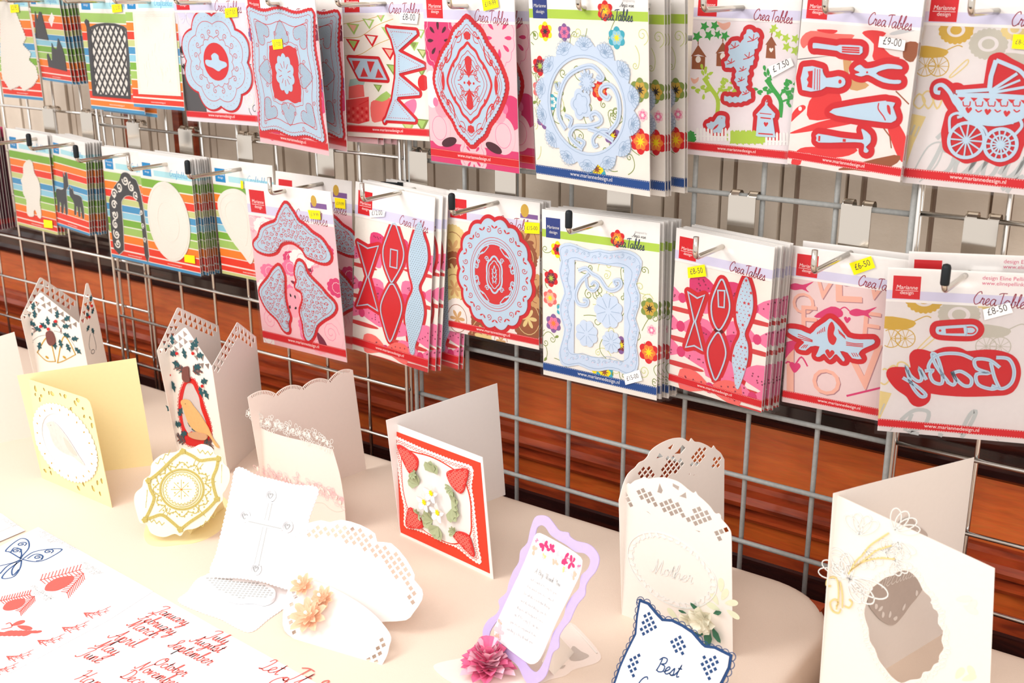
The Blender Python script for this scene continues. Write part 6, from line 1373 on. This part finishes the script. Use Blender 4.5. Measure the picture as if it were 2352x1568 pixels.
for q in lat_holes(reg, .0042, .0014, .5): b.fill(q, SILV, .0045)
part(b, 'lattice_sentiment', t, G)

# --- lattice oval card with peach flowers
F = stand((690, 1420), (905, 1462), .45); t = card_root('easel_card', F, 'white card with a pierced trellis border and peach paper flowers')
T = crop(F, 380, 1040, 2.9694); oo = T((840, 600), (900, 500), (965, 480), (1060, 458), (1120, 472), (1200, 455), (1330, 490), (1430, 550), (1445, 605), (1540, 615), (1640, 720), (1700, 830), (1697, 865), (1750, 930), (1750, 1000), (1690, 1090), (1640, 1140), (1500, 1150), (1350, 1160), (1170, 1150), (1000, 1060), (850, 900))
ii = smooth(T((850, 640), (1000, 590), (1150, 600), (1300, 650), (1450, 745), (1560, 850), (1640, 980), (1640, 1120), (1400, 1180), (1170, 1180), (900, 940)), 4, True); oo = smooth(oo, 2, True)
cen = T((1240, 860)); lim = [(cen[0] + (x - cen[0]) * .955, cen[1] + (y - cen[1]) * .955) for x, y in oo]
part(sheet(oo, PAPER, lat_holes(lim, .0058, .0019, .78, ii), t=.0008), 'back_panel', t, F)
F2 = stand((660, 1462), (905, 1535), .9); T = crop(F2, 380, 1040, 2.9694); o2 = smooth(T((850, 900), (1000, 870), (1200, 950), (1400, 1080), (1530, 1230), (1525, 1320), (1500, 1400), (1440, 1470), (1300, 1440), (1100, 1370), (900, 1280), (800, 1170)), 4, True); c2 = T((1150, 1150))
l2 = [(c2[0] + (x - c2[0]) * .95, c2[1] + (y - c2[1]) * .95) for x, y in o2]; i2 = [(c2[0] + (x - c2[0]) * .78, c2[1] + (y - c2[1]) * .78) for x, y in o2]
part(sheet(o2, PAPER, lat_holes(l2, .0058, .0019, .78, i2), t=.0008), 'front_panel', t, F2)
for x, y, r, n in ((955, 920, 82, 8), (1090, 1010, 84, 9), (1000, 1130, 130, 9)):
    b = MB(); q = T((x, y)); r0 = abs(T((x + r, y))[0] - q[0]); rr = random.Random(x)
    for ring, k_ in ((1.0, 0), (.7, 1), (.45, 2)):
        for k in range(n - k_): leaf3(b, q, r0 * ring * rr.uniform(.9, 1.1), r0 * .5 * ring, 2 * PI * (k + .5 * k_) / (n - k_), .002 + k_ * .003, .004 + r0 * .32 + k_ * .004, PEACHF)
    fl = part(b, 'paper_flower', t, F2); MB().fill(ell(q, .0016, .0016, 10), PEARL, .013, .003).build('pearl', fl)

# --- strawberry card
F = stand((920, 1228), (1133, 1330)); FB = stand((920, 1228), (1161, 1136)); t = card_root('greeting_card', F, 'white card with strawberries on a red square and lace frame')
part(sheet([FB.px(887, 965), FB.px(1142, 880), FB.px(1161, 1136), FB.px(920, 1228)], PAPER), 'back_panel', t, FB)
part(sheet([F.px(887, 965), F.px(1108, 1050), F.px(1133, 1330), F.px(920, 1228)], PAPER), 'front_panel', t, F)
T = crop(F, 860, 860, 3.1353); part(MB().fill(T((100, 388), (765, 635), (832, 1430), (192, 1135)), REDC, .0001, .0004), 'red_square', t, F)
lf = T((140, 445), (230, 480), (330, 525), (430, 565), (560, 615), (640, 640), (705, 665), (712, 720), (700, 800), (715, 900), (725, 1000), (740, 1130), (750, 1240), (770, 1355), (700, 1320), (600, 1240), (500, 1200), (400, 1150), (300, 1110), (225, 1090), (222, 1020), (220, 940), (200, 850), (185, 740), (170, 620), (150, 520))
lo = frill(lf, .0046, .0014); lc = T((460, 890)); li = smooth(T((215, 560), (330, 570), (430, 600), (540, 660), (640, 740), (690, 880), (700, 1020), (690, 1150), (590, 1210), (480, 1180), (360, 1110), (270, 1000), (225, 860), (210, 720)), 4, True)
part(MB().fill(lo, PAPER, .0006, .0005), 'lace_frame', t, F)
b = MB(); ring = [(lc[0] + (x - lc[0]) * .93, lc[1] + (y - lc[1]) * .93) for x, y in smooth(lf, 3, True)]
for i, q in enumerate(resample(ring, .0047, True)): b.stroke(ell(q, .0016, .0016, 10), .0006, REDC, .00115 + (i % 5) * 2e-6, closed=True)
part(b, 'lace_loops', t, F); part(MB().fill([(lc[0] + (x - lc[0]) * 1.03, lc[1] + (y - lc[1]) * 1.03) for x, y in li], REDC, .0012, .0001), 'red_edge', t, F); part(MB().fill(li, PAPER, .0014, .0004), 'white_medallion', t, F)
for tip, a1, a2, cal in (((180, 500), (325, 600), (270, 705), (295, 690)), ((685, 680), (535, 700), (640, 850), (575, 810)), ((245, 1085), (270, 950), (365, 1090), (330, 1000)), ((730, 1305), (580, 1150), (690, 1150), (600, 1130))):
    tx, ty = tip; mx, my = (a1[0] + a2[0]) / 2, (a1[1] + a2[1]) / 2; shp = smooth(T(tip, ((tx + a1[0]) / 2 + (tx + a1[0] - tx - a2[0]) * .10, (ty + a1[1]) / 2 + (a1[1] - a2[1]) * .10), a1, (mx + (mx - tx) * .18, my + (my - ty) * .18), a2, ((tx + a2[0]) / 2 + (a2[0] - a1[0]) * .10, (ty + a2[1]) / 2 + (a2[1] - a1[1]) * .10)), 4, True)
    sb = MB().fill(shp, mat('strawberry_card', (214, 52, 48), .6, grain=.04, scale=700), .0020, .0016); sc_ = ((shp[0][0] + shp[12][0]) / 2, (shp[0][1] + shp[12][1]) / 2)
    for q in lat_holes(shp, .0036, .0013, .78): sb.stroke(q, .0006, mat('strawberry_line', (240, 132, 120), .6, grain=0), .0037, closed=True)
    so = part(sb, 'strawberry', t, F); lb = MB(); q = T(cal); aa = math.atan2(q[1] - T(tip)[1], q[0] - T(tip)[0])
    for k in range(5): leaf3(lb, q, .0085, .0045, aa + (k - 2) * .62, .0036, .0062, LEAFG)
    lb.build('calyx', so)
for x, y, an in ((330, 790, 2.4), (435, 705, 1.6), (565, 960, -.8), (560, 900, .3), (470, 1090, -1.8), (430, 1050, 3.0)):
    lb = MB(); q = T((x, y))
    for k in (-.7, 0, .7): leaf3(lb, q, .015, .0125, an + k, .002, .005, LEAFG, .12)
    part(lb, 'leaf', t, F)
for x, y in ((440, 840), (390, 905), (485, 980)):
    fb = MB(); q = T((x, y))
    for k in range(5): leaf3(fb, q, .0118, .0075, 2 * PI * k / 5 + .3, .0045, .0075, PURE)
    fb.fill(star(q, .0034, 7, .5), YEL, .0062, .0012); part(fb, 'blossom', t, F)
LGREY = ink('light_grey', 214, 214, 216)
# --- lilac easel card
F = stand((1110, 1512), (1225, 1590), .33); t = card_root('easel_card', F, 'lilac shaped frame card with a thank you verse')
T = crop(F, 960, 1160, 3.8438)
fo = smooth(T((1030, 110), (1090, 88), (1150, 105), (1200, 165), (1250, 225), (1325, 240), (1340, 275), (1400, 315), (1500, 340), (1570, 400), (1600, 480), (1570, 580), (1520, 640), (1480, 710), (1472, 795), (1410, 870), (1370, 950), (1340, 1020), (1290, 1080), (1245, 1160), (1242, 1255), (1190, 1300), (1160, 1400), (1130, 1500), (1070, 1560), (980, 1580), (930, 1520), (880, 1420), (800, 1350), (690, 1280), (610, 1230), (575, 1170), (575, 1090), (620, 1010), (690, 960), (720, 900), (712, 835), (780, 770), (800, 690), (840, 580), (890, 500), (905, 400), (965, 330), (990, 220)), 3, True)
fi = smooth(T((1035, 260), (1050, 200), (1090, 175), (1130, 200), (1170, 260), (1240, 310), (1310, 350), (1390, 410), (1470, 425), (1520, 480), (1500, 560), (1440, 620), (1430, 690), (1415, 740), (1360, 800), (1310, 880), (1290, 970), (1240, 1060), (1190, 1130), (1160, 1240), (1110, 1380), (1050, 1470), (990, 1440), (930, 1360), (830, 1280), (720, 1200), (640, 1180), (635, 1120), (690, 1030), (740, 990), (760, 890), (800, 850), (850, 740), (870, 650), (900, 590), (950, 500), (1000, 360)), 3, True)
part(sheet(fo, LILP, [fi], t=.001), 'lilac_frame', t, F)
vp = smooth(T((1030, 310), (1050, 265), (1090, 245), (1200, 300), (1350, 385), (1450, 460), (1462, 520), (1430, 640), (1300, 900), (1190, 1130), (1120, 1300), (1070, 1380), (1010, 1400), (940, 1360), (720, 1190), (690, 1100), (720, 1010), (850, 730), (960, 490)), 2, True)
part(sheet(vp, PURE, t=.0006, z=.0022), 'verse_panel', t, F); b = MB(); z = .0023
rr = random.Random(2)
for x, y, r, m in ((1130, 350, 26, HOTPINK), (1190, 390, 26, HOTPINK), (1310, 465, 28, HOTPINK), (1370, 505, 28, HOTPINK), (1065, 310, 10, PINK), (1250, 430, 14, PALEPINK), (1435, 545, 14, PINK), (1045, 395, 20, SALMON), (1225, 505, 20, SALMON), (1390, 615, 22, SALMON), (1130, 450, 14, LGOLD), (1310, 570, 14, LGOLD), (740, 1030, 14, SALMON), (730, 1110, 30, PALEPINK), (715, 1150, 14, SALMON)):
    q = T((x, y)); r0 = 1.5 * abs(T((x + r, y))[0] - q[0])
    for k in range(9): b.fill(petal(q, r0 * rr.uniform(.8, 1.3), r0 * .6, rr.uniform(0, 6.3)), m if k % 3 else PALEPINK, z); z += 2e-6
pen(b, 'A Big Thank You', T((1045, 590)), T((1270, 720)), GREY, z, .0008, .05)
for i, s_ in enumerate(('just wanted to say to you', 'how much you are valued', 'for all the wonderful things', 'and the kind things you do', 'they are all lovely and so nice', 'and to say from me', 'you are so very much to me', 'sending a big thank you')):
    s_ = ''.join(ch for ch in s_ if ch in PEN and ch in 'abcdefghiklmnoprstuvwy '); x0, y0 = 1010 - 30 * i, 660 + 62 * i; pen(b, s_, T((x0, y0)), T((x0 + 230, y0 + 132)), LGREY, z, .0005, .05); z += 2e-6
part(b, 'printed_verse', t, F)
G = Frame(Vector((F.o.x, F.o.y, TABLE_Z + .0008)), Vector((1, 0, 0)), Vector((0, 1, 0))); TG = crop(G, 960, 1160, 3.8438)
bo = smooth(TG((1350, 1035), (1480, 1150), (1610, 1310), (1590, 1380), (1470, 1420), (1370, 1450), (1300, 1500), (1150, 1540), (900, 1640), (500, 1640), (330, 1580), (200, 1500), (135, 1420), (220, 1380), (420, 1340), (800, 1250), (1250, 1100)), 3, True)
part(sheet(bo, PEACH), 'base', t, G); b = MB()
for pts in (((1365, 1245), (1440, 1290), (1510, 1330), (1430, 1370), (1340, 1360)), ((1225, 1440), (1300, 1410), (1280, 1440))): b.fill(smooth(TG(*pts), 4, True), TAUPE, .0002 + .00001 * len(pts))
b.stroke(smooth(TG((1350, 1060), (1450, 1160), (1580, 1310)), 4), .0012, CREAMP, .0001, .0008); part(b, 'base_openings', t, G)
P0, P1 = G.world(*TG((1200, 1500))), G.world(*TG((1380, 1300))); a_ = F.world(*T((1200, 1120)), -.002); b_ = F.world(*T((1080, 1380)), -.002); o = MB().quad([tuple(v - F.o) for v in (P0, P1, a_, b_)], CREAMP).build('strut'); o.parent = t
b = MB(); q = TG((620, 1460)); r0 = .030; rr = random.Random(6)
for ring in range(6):
    n = 13 - ring
    for k in range(n): leaf3(b, q, r0 * (.92 - ring * .12) * rr.uniform(.85, 1.1), r0 * .46, 2 * PI * (k + .5 * (ring % 2)) / n + rr.uniform(-.1, .1), .001 + ring * .0022, .005 + ring * .0050, PINKF if (k + ring) % 3 else PINKL)
part(b, 'pink_flower', t, G)

# --- Mother card
F = stand((1429, 1411), (1683, 1507)); FB = stand((1429, 1411), (1662, 1312)); t = card_root('greeting_card', F, 'ivory lace-topped card with an oval and a white rose')
T = crop(FB, 1380, 980, 2.6658)
def lace_top(T, flip, pts):
    return frill(smooth(T(*pts), 5), .0052, .0012, False) if flip else smooth(T(*pts), 5)
bt = T((112, 450), (135, 360), (160, 300), (185, 270), (210, 250), (235, 220), (265, 205), (288, 180), (300, 155), (330, 125), (380, 95), (440, 72), (500, 68), (540, 90), (555, 70), (575, 90), (610, 95), (650, 112), (680, 130), (692, 115), (706, 135), (735, 160), (757, 200))
bo = smooth(bt, 3) + [FB.px(1662, 1312), FB.px(1429, 1411)]; bh = []
def wider(r, k=1.22):
    c = (sum(q[0] for q in r) / len(r), sum(q[1] for q in r) / len(r)); return [(c[0] + (x - c[0]) * k, c[1] + (y - c[1]) * k) for x, y in r]
def keep(h, out): return all(inside(q, out) for q in h)
reg = [T(*r) for r in (((380, 300), (375, 260), (420, 190), (490, 220), (490, 260), (430, 290)), ((225, 290), (290, 240), (320, 300), (250, 315)), ((560, 200), (600, 130), (640, 150), (590, 240), (550, 235)), ((680, 250), (690, 190), (735, 195), (715, 250)))]
for r in reg: bh += lat_holes(wider(r), .0052, .0020, .6, loose=True)
for r in (((410, 130), (450, 100), (430, 140)), ((470, 150), (500, 110), (520, 130), (490, 165), (450, 165)), ((340, 195), (360, 160), (385, 185), (360, 190)), ((540, 290), (550, 270), (545, 300)), ((560, 300), (590, 285), (575, 297))): bh.append(T(*r))
part(sheet(bo, CREAMP, [h for h in bh if keep(h, bo)]), 'back_panel', t, FB)
T = crop(F, 1380, 980, 2.6658)
ftp = T((112, 452), (125, 400), (145, 365), (165, 345), (180, 350), (205, 330), (235, 320), (265, 308), (290, 318), (330, 312), (380, 310), (430, 320), (480, 340), (530, 380), (565, 405), (580, 395), (595, 420), (630, 450), (670, 490), (700, 530), (722, 530), (735, 545), (738, 565), (770, 600), (795, 640), (800, 690))
fo = smooth(ftp, 3) + [F.px(1683, 1507), F.px(1429, 1411)]; fh = []
for r in (((220, 390), (270, 370), (320, 440), (330, 490), (250, 440)), ((380, 480), (420, 440), (490, 500), (500, 550), (430, 530), (385, 510)), ((525, 560), (600, 500), (660, 540), (640, 590), (560, 590)), ((700, 640), (740, 600), (775, 650), (730, 680)), ((140, 420), (165, 410), (195, 470), (185, 485))): fh += lat_holes(wider(T(*r)), .0054, .0021, .6, loose=True)
for r in (((345, 400), (360, 345), (380, 390), (370, 410)), ((440, 345), (480, 365), (475, 390), (440, 365)), ((480, 425), (520, 400), (525, 440)), ((275, 515), (290, 520), (310, 540)), ((575, 630), (610, 640), (600, 645))): fh.append(T(*r))
part(sheet(fo, CREAMP, [h for h in fh if keep(h, fo)]), 'front_panel', t, F)
b = MB(); c, a_, b_ = box4(T((168, 760)), T((705, 960)), T((300, 645)), T((560, 1112)))
op = [T(p_) for p_ in ((165, 780), (185, 700), (250, 655), (340, 645), (450, 680), (560, 750), (650, 840), (705, 930), (700, 1020), (640, 1080), (550, 1108), (450, 1095), (340, 1040), (250, 960), (190, 870))]; op = smooth(op, 4, True)
b.stroke(op, .0011, FAINT, .0001, .0005, True); oc = (sum(q[0] for q in op) / len(op), sum(q[1] for q in op) / len(op)); ip = [(oc[0] + (x - oc[0]) * .86, oc[1] + (y - oc[1]) * .86) for x, y in op]; b.stroke(frill(ip, .006, .002), .0007, FAINT, .0001, .0004, True)
for i, q in enumerate(resample([(oc[0] + (x - oc[0]) * .93, oc[1] + (y - oc[1]) * .93) for x, y in op], .0075, True)): b.fill(ell(q, .0028, .0016, 10, i * .4), PAPER, .0001 + i * 1e-6, .0004)
part(b, 'oval_lace', t, F); b = MB(); pen(b, 'Mother', T((310, 885)), T((560, 960)), FAINT, .0002, .0009, .2, .0003); part(b, 'mother_lettering', t, F)
b = MB(); q = T((640, 1165)); rr = random.Random(3)
for ring in range(4):
    for k in range(7 - ring): leaf3(b, q, .0145 * (1 - ring * .2), .012 * (1 - ring * .15), 2 * PI * k / (7 - ring) + ring * .5, .002 + ring * .003, .008 + ring * .0035, ROSEW, .35)
part(b, 'rose', t, F); b = MB(); q = T((550, 1180))
for ring in range(3):
    for k in range(5 - ring): leaf3(b, q, .0105 * (1 - ring * .2), .009, 2 * PI * k / (5 - ring) + ring, .002 + ring * .002, .006 + ring * .003, ROSEW, .35)
part(b, 'rosebud', t, F)
for x, y, an, L in ((650, 1215, -2.2, .018), (665, 1220, -1.5, .021), (680, 1215, -.8, .017), (690, 1140, .6, .012), (610, 1130, 2.4, .012), (530, 1140, 2.8, .008)):
    b = MB(); leaf3(b, T((x, y)), L, L * .42, an, .001, .004, GREENL, .1); part(b, 'leaf', t, F)
b = MB()
for x, y, an in ((740, 1060, 1.2), (720, 1090, 2.2), (760, 1080, .4), (730, 1120, 3.0), (770, 1120, -.3), (470, 1180, 2.5), (490, 1200, 3.4), (735, 1010, 1.6)): b.fill(petal(T((x, y)), .014, .006, an), PALEGREEN, .0001 + an * 1e-5, .0001)
part(b, 'printed_leaves', t, F)

# --- navy Best card
F = stand((1400, 1625), (1560, 1690), .5); t = card_root('easel_card', F, 'white card with navy scallop edge and trellis cut-outs')
T = crop(F, 1380, 980, 2.6658)
bo = T((250, 1075), (290, 1090), (340, 1150), (378, 1190), (440, 1195), (500, 1225), (560, 1265), (620, 1335), (640, 1352), (700, 1360), (790, 1405), (780, 1470), (740, 1550), (690, 1640), (600, 1760), (330, 1720), (60, 1640), (100, 1560), (130, 1470), (170, 1380), (225, 1270), (235, 1160))
part(sheet(bo, PURE, t=.0012, z=.0022), 'front_panel', t, F); part(sheet([(x, y) for x, y in frill(bo, .0065, .0018)], PURE, t=.0005), 'white_mat', t, F)
b = MB(); b.stroke(bo, .0048, NAVY, .0003, .001, True)
bc_ = T((430, 1420))
for i, q in enumerate(resample([(bc_[0] + (x - bc_[0]) * 1.035, bc_[1] + (y - bc_[1]) * 1.03) for x, y in bo], .0064, True)): b.stroke(ell(q, .0034, .0034, 12), .0007, NAVY, .0002 + (i % 7) * 3e-6, .0002, True)
part(b, 'navy_scallop_edge', t, F); b = MB()
for r in (((285, 1115), (250, 1180), (245, 1250), (285, 1300), (320, 1250), (345, 1270), (360, 1215), (330, 1150)), ((430, 1300), (510, 1265), (535, 1380), (490, 1410), (430, 1370), (415, 1325)), ((165, 1410), (255, 1385), (260, 1440), (215, 1540), (175, 1500)), ((625, 1380), (745, 1410), (740, 1470), (680, 1555), (620, 1520), (605, 1440))):
    reg = smooth(T(*r), 4, True)
    b = MB()
    for q in lat_holes(reg, .0041, .0014, .78): b.fill(q, NAVY, .0023)
    part(b, 'trellis_cutout', t, F)
b = MB(); pen(b, 'Best', T((335, 1490)), T((480, 1535)), NAVY, .0023, .0012, .2); pen(b, 'C', T((225, 1600)), T((270, 1612)), NAVY, .0023, .0012, .2); part(b, 'lettering', t, F)
P0 = tp(1470, 1600); P1 = tp(1640, 1640); a_ = F.world(*T((560, 1330)), -.001); b_ = F.world(*T((300, 1330)), -.001); o = MB().quad([tuple(v - F.o) for v in (P0, P1, a_, b_)], PURE).build('strut'); o.parent = t

# --- tall card with an oval opening
F = stand((1879, 1632), (2268, 1716)); FB = stand((1879, 1632), (2190, 1440)); t = card_root('greeting_card', F, 'tall ivory card with a scalloped oval opening and quilled spray')
part(sheet(smooth([FB.px(1915, 1133), FB.px(2000, 1110), FB.px(2100, 1085), FB.px(2180, 1065), FB.px(2238, 1050)], 3) + [FB.px(2190, 1440), FB.px(1879, 1632)], CREAMP), 'back_panel', t, FB)
T = crop(F, 1860, 1020, 2.8618)
hole = smooth(T((360, 1085), (400, 960), (440, 920), (490, 880), (545, 860), (600, 830), (660, 840), (710, 890), (745, 960), (795, 1010), (808, 1070), (845, 1110), (842, 1175), (875, 1225), (865, 1290), (880, 1340), (850, 1390), (850, 1430), (815, 1450), (790, 1490), (745, 1500), (725, 1540), (660, 1550), (600, 1570), (540, 1530), (500, 1480), (455, 1420), (430, 1350), (395, 1290), (385, 1210), (365, 1150)), 3, True)
part(sheet([F.px(1915, 1133), F.px(2285, 1305), F.px(2268, 1716), F.px(1879, 1632)], CREAMP, [hole]), 'front_panel', t, F)
hc = (sum(q[0] for q in hole) / len(hole), sum(q[1] for q in hole) / len(hole)); b = MB(); ring = [(hc[0] + (x - hc[0]) * 1.10, hc[1] + (y - hc[1]) * 1.08) for x, y in hole]
for i, q in enumerate(resample(ring, .0046, True)): b.stroke(ell(q, .0026, .0016, 10, i * .3), .0007, FAINT, .0001 + (i % 5) * 3e-6, .0004, True)
part(b, 'pearl_lace_rim', t, F)
TB = crop(FB, 1860, 1020, 2.8618); lc_ = smooth(TB((575, 520), (610, 490), (660, 480), (700, 530), (740, 560), (770, 610), (760, 800), (740, 930), (700, 1000), (650, 1060), (600, 1130), (540, 1185), (470, 1160), (420, 1110), (380, 1050), (370, 960), (420, 900), (480, 800), (540, 650)), 4, True)
part(sheet(lc_, TAUPE, t=.0003, z=.0012), 'lace_insert', t, FB); b = MB(); pen(b, 'because', TB((450, 945)), TB((690, 860)), CREAMP, .0014, .0010, .2); part(b, 'cut_lettering', t, FB); b = MB()
for x, y in ((420, 1045), (470, 1095), (540, 1140), (620, 1040), (690, 955), (440, 1090), (520, 1090)): b.fill(petal(TB((x, y)), .007, .004, x), CREAMP, .0014)
for x, y in ((630, 520), (690, 560)): b.stroke(petal(TB((x, y)), .008, .005, x), .0006, CREAMP, .0014, closed=True)
part(b, 'lace_openings', t, FB)
b = MB()
for pts in (((255, 850), (300, 770), (350, 720), (400, 660), (520, 580)), ((265, 830), (330, 780), (430, 700), (480, 680), (540, 660)), ((270, 820), (350, 770), (450, 745), (560, 750)), ((175, 1080), (190, 1000), (185, 900), (160, 870), (120, 880), (110, 920), (140, 930)), ((215, 1070), (215, 980), (200, 900)), ((205, 1080), (190, 1105), (150, 1090), (135, 1040), (165, 1015), (190, 1040), (175, 1060)), ((230, 1060), (260, 1070), (280, 1040), (260, 1015))): b.stroke(smooth(T(*pts), 5), .0011, LGOLD, .0002, .0012, caps=False)
part(b, 'quilled_stems', t, F)
for x, y, s_, an in ((325, 590, 1.1, 1.5), (365, 690, 1.0, -.9), (560, 560, 1.1, .9), (580, 640, .9, -1.2), (500, 710, .7, 1.2), (560, 760, .8, -1.0), (240, 870, 1.3, 2.4)):
    b = MB(); q = T((x, y))
    for k in (-.7, -.25, .25, .7): b.stroke(petal(q, .017 * s_, .007 * s_, an + k), .0007, FAINT, .0002, .0007, True)
    part(b, 'quilled_bud', t, F)
b = MB(); q = T((260, 880))
for an, L in ((2.1, .028), (1.75, .021), (-.3, .032), (-.75, .027), (-1.1, .022), (2.6, .016)):
    b.stroke(petal(q, L, L * .42, an), .0009, FAINT, .0003, .0009, True); b.stroke(petal(q, L * .6, L * .22, an), .0007, PAPER, .0003, .0009, True)
part(b, 'quilled_butterfly', t, F); b = MB()
for x, y, an in ((960, 1020, .3), (1010, 1060, -.4), (1040, 1100, 1.2), (960, 1540, 1.2), (1000, 1550, .6), (1080, 1540, 2.0)): b.fill(petal(T((x, y)), .012, .005, an), PALEGREEN if y > 1300 else PEACH, .0002 + .00001 * an)
part(b, 'printed_leaves', t, F)

# ------------------------------------------------------------------ sheets lying on the cloth
G = Frame(Vector((0, -.4, TABLE_Z + .0004)), Vector((1, 0, 0)), Vector((0, 1, 0))); T = crop(G, 0, 1160, 3.0154)
def lay(name, out, m, label, z): 
    t = empty(name, loc=(0, -.4, TABLE_Z + z)); tag(t, label, 'paper sheet', 'sample sheets lying flat on the cloth'); b = MB(); b.fill(out, m, 0, .0004); b.build('paper', t); return t
t = lay('sample_sheet', T((1060, 600), (1500, 850), (2000, 1125), (2500, 1405), (2300, 1700), (-400, 1700), (-400, 1400)), PURE, 'white sheet printed with the months in red script', .0002); b = MB()
for s_, x0, y0, x1, y1 in (('January', 1060, 735, 1275, 838), ('February', 950, 785, 1185, 903), ('March', 875, 835, 1060, 922), ('April', 745, 918, 925, 990), ('May', 655, 980, 785, 1045), ('June', 525, 1035, 675, 1098), ('July', 1420, 910, 1550, 968), ('August', 1310, 945, 1510, 1025), ('September', 1155, 975, 1440, 1112), ('October', 1060, 1100, 1265, 1190), ('November', 930, 1130, 1200, 1268), ('December', 825, 1190, 1100, 1325), ('Happy', 505, 1205, 740, 1310), ('Let', 1785, 1130, 1915, 1178), ('It', 1945, 1205, 2060, 1260), ('Snow', 2120, 1265, 2330, 1370), ('One', 1830, 1245, 1990, 1330)):
    b = MB(); pen(b, s_, T((x0, y0)), T((x1, y1)), TERR, .0006, .0013, .02, 0.0, 1.12); b.build('script_word', t)
S1 = T((265, 155), (700, 398), (1060, 600), (900, 705), (760, 795), (380, 1000), (0, 1205), (-400, 1420), (-400, 250), (0, 60))
S1 = T((265, 155), (1060, 600), (760, 795), (0, 1205), (-300, 1360), (-300, 500), (0, 290), (120, 225))
t = lay('sample_sheet', S1, PURE, 'white sheet of butterfly, pine cone and leaf samples', .0008); b = MB()
BL = mat('blue_print', (60, 92, 140), .7, grain=.05)
for pts in (((145, 375), (70, 330), (40, 320), (90, 270), (150, 235), (195, 250), (200, 300), (160, 350), (145, 375)), ((75, 330), (100, 300), (140, 310), (150, 345), (140, 370)), ((155, 380), (230, 330), (330, 310), (430, 310), (360, 360), (290, 390), (230, 395), (155, 380)), ((190, 375), (240, 345), (290, 350), (290, 380), (250, 390)), ((150, 375), (100, 400), (0, 425)), ((150, 385), (60, 420), (0, 480)), ((150, 385), (140, 440), (95, 500), (15, 510), (60, 450), (150, 385)), ((120, 400), (85, 450), (90, 490), (130, 450))): b.stroke(smooth(T(*pts), 5), .0016, BL, .0006, 0.0, caps=False)
for x, y in ((150, 275), (115, 320), (335, 325), (265, 365)): b.stroke(spiral(T((x, y)), .0056, 1.5), .0013, BL, .0006, .0002)
b.build('butterfly', t)
def fern(b, p0, p1, L, n=12, w_=.0008):
    b.stroke(T(p0, p1), w_ * 1.2, TERR, .0006, .0002); an = math.atan2(p1[1] - p0[1], p1[0] - p0[0])
    for i in range(n):
        f = (i + .3) / n; x, y = p0[0] + (p1[0] - p0[0]) * f, p0[1] + (p1[1] - p0[1]) * f
        for s_ in (-1, 1): b.stroke(T((x, y), (x + L * math.cos(an + s_ * .95), y + L * math.sin(an + s_ * .95))), w_, TERR, .0006 + i * 2e-6, .0002, caps=False)
for cone, f1, f2 in ((((310, 590), (330, 550), (400, 510), (500, 495), (510, 520), (470, 560), (400, 595), (340, 600)), ((275, 525), (565, 450)), ((580, 475), (460, 615))), (((20, 720), (50, 680), (110, 658), (170, 655), (165, 690), (110, 725), (50, 735)), ((0, 668), (215, 620)), ((240, 635), (135, 745)))):
    b = MB(); b.fill(smooth(T(*cone), 4, True), TERR, .0006, .0003); b.build('pine_cone_print', t); b = MB(); k = 44 if cone[0][0] > 100 else 34; fern(b, f1[0], f1[1], k); fern(b, f2[0], f2[1], k); b.build('fir_print', t)
for x, y in ((580, 750), (430, 850), (260, 940), (45, 1050), (-60, 1140)):
    b = MB()
    for k, (ex, ey) in enumerate(((190, -46), (178, -14), (128, 16), (62, 40), (20, 30))):
        pts = smooth(T((x, y), (x + ex * .5, y + ey * .25 + 6), (x + ex, y + ey)), 5); b.stroke(pts, .0007, TERR, .0006 + k * 3e-6, 0.0, caps=False)
        for f in (.5, .8):
            for s_ in (-1, 1): m_ = (x + ex * f, y + ey * f * f + 3); b.stroke(T(m_, (m_[0] + 16, m_[1] + 10 * s_)), .0005, TERR, .0006 + k * 4e-6, .0002, caps=False)
    b.build('sprig_print', t)
b = MB(); b.stroke(smooth(T((-10, 885), (60, 890), (150, 895), (255, 880)), 4), .0012, TERR, .0006, .0002)
for i in range(7): q = T((20 + 33 * i, 890)); b.fill(petal(q, .0095, .0042, .95), TERR, .00061 + i * 2e-6, .0002); b.fill(petal(q, .0085, .0042, -1.9), TERR, .00062 + i * 2e-6, .0002)
b.fill(petal(T((80, 840)), .013, .007, 1.4), TERR, .0006, .0002); b.fill(petal(T((120, 840)), .018, .0065, .25), TERR, .0006, .0002); b.stroke(smooth(T((10, 865), (80, 850), (70, 820), (40, 830)), 4), .0011, TERR, .0006, .0002); b.build('leafy_branch_print', t)
b = MB()
for s_, x0, y0, x1, y1 in (('LARGE FILIGREE BUTTERFLY', 270, 185, 510, 322), ('(101) /4.00', 255, 212, 350, 268), ('LARGE PINECONE', 560, 398, 692, 482), ('(104) /6.50', 545, 430, 650, 488), ('SMALL PINECONE', 205, 565, 355, 655), ('(103) /5.00', 205, 600, 318, 668)): b = MB(); ptext(b, s_, T((x0, y0)), T((x1, y1)), GREY, .0006, .2, 1.3); b.build('handwritten_note', t)
t = lay('sample_sheet', T((-200, -60), (20, 70), (175, 180), (0, 255), (-200, 350)), PURE, 'white sheet with a pale pink square sample', .0012)
b = MB(); b.fill(T((-100, 60), (20, 115), (75, 158), (0, 192), (-100, 240)), mat('pale_rose_square', (238, 222, 218), .7), .0006, .0001); ptext(b, '(15)/4.00', T((10, 105)), T((90, 160)), GREY, .0006, .2, 1.3); b.build('pink_square_sample', t)
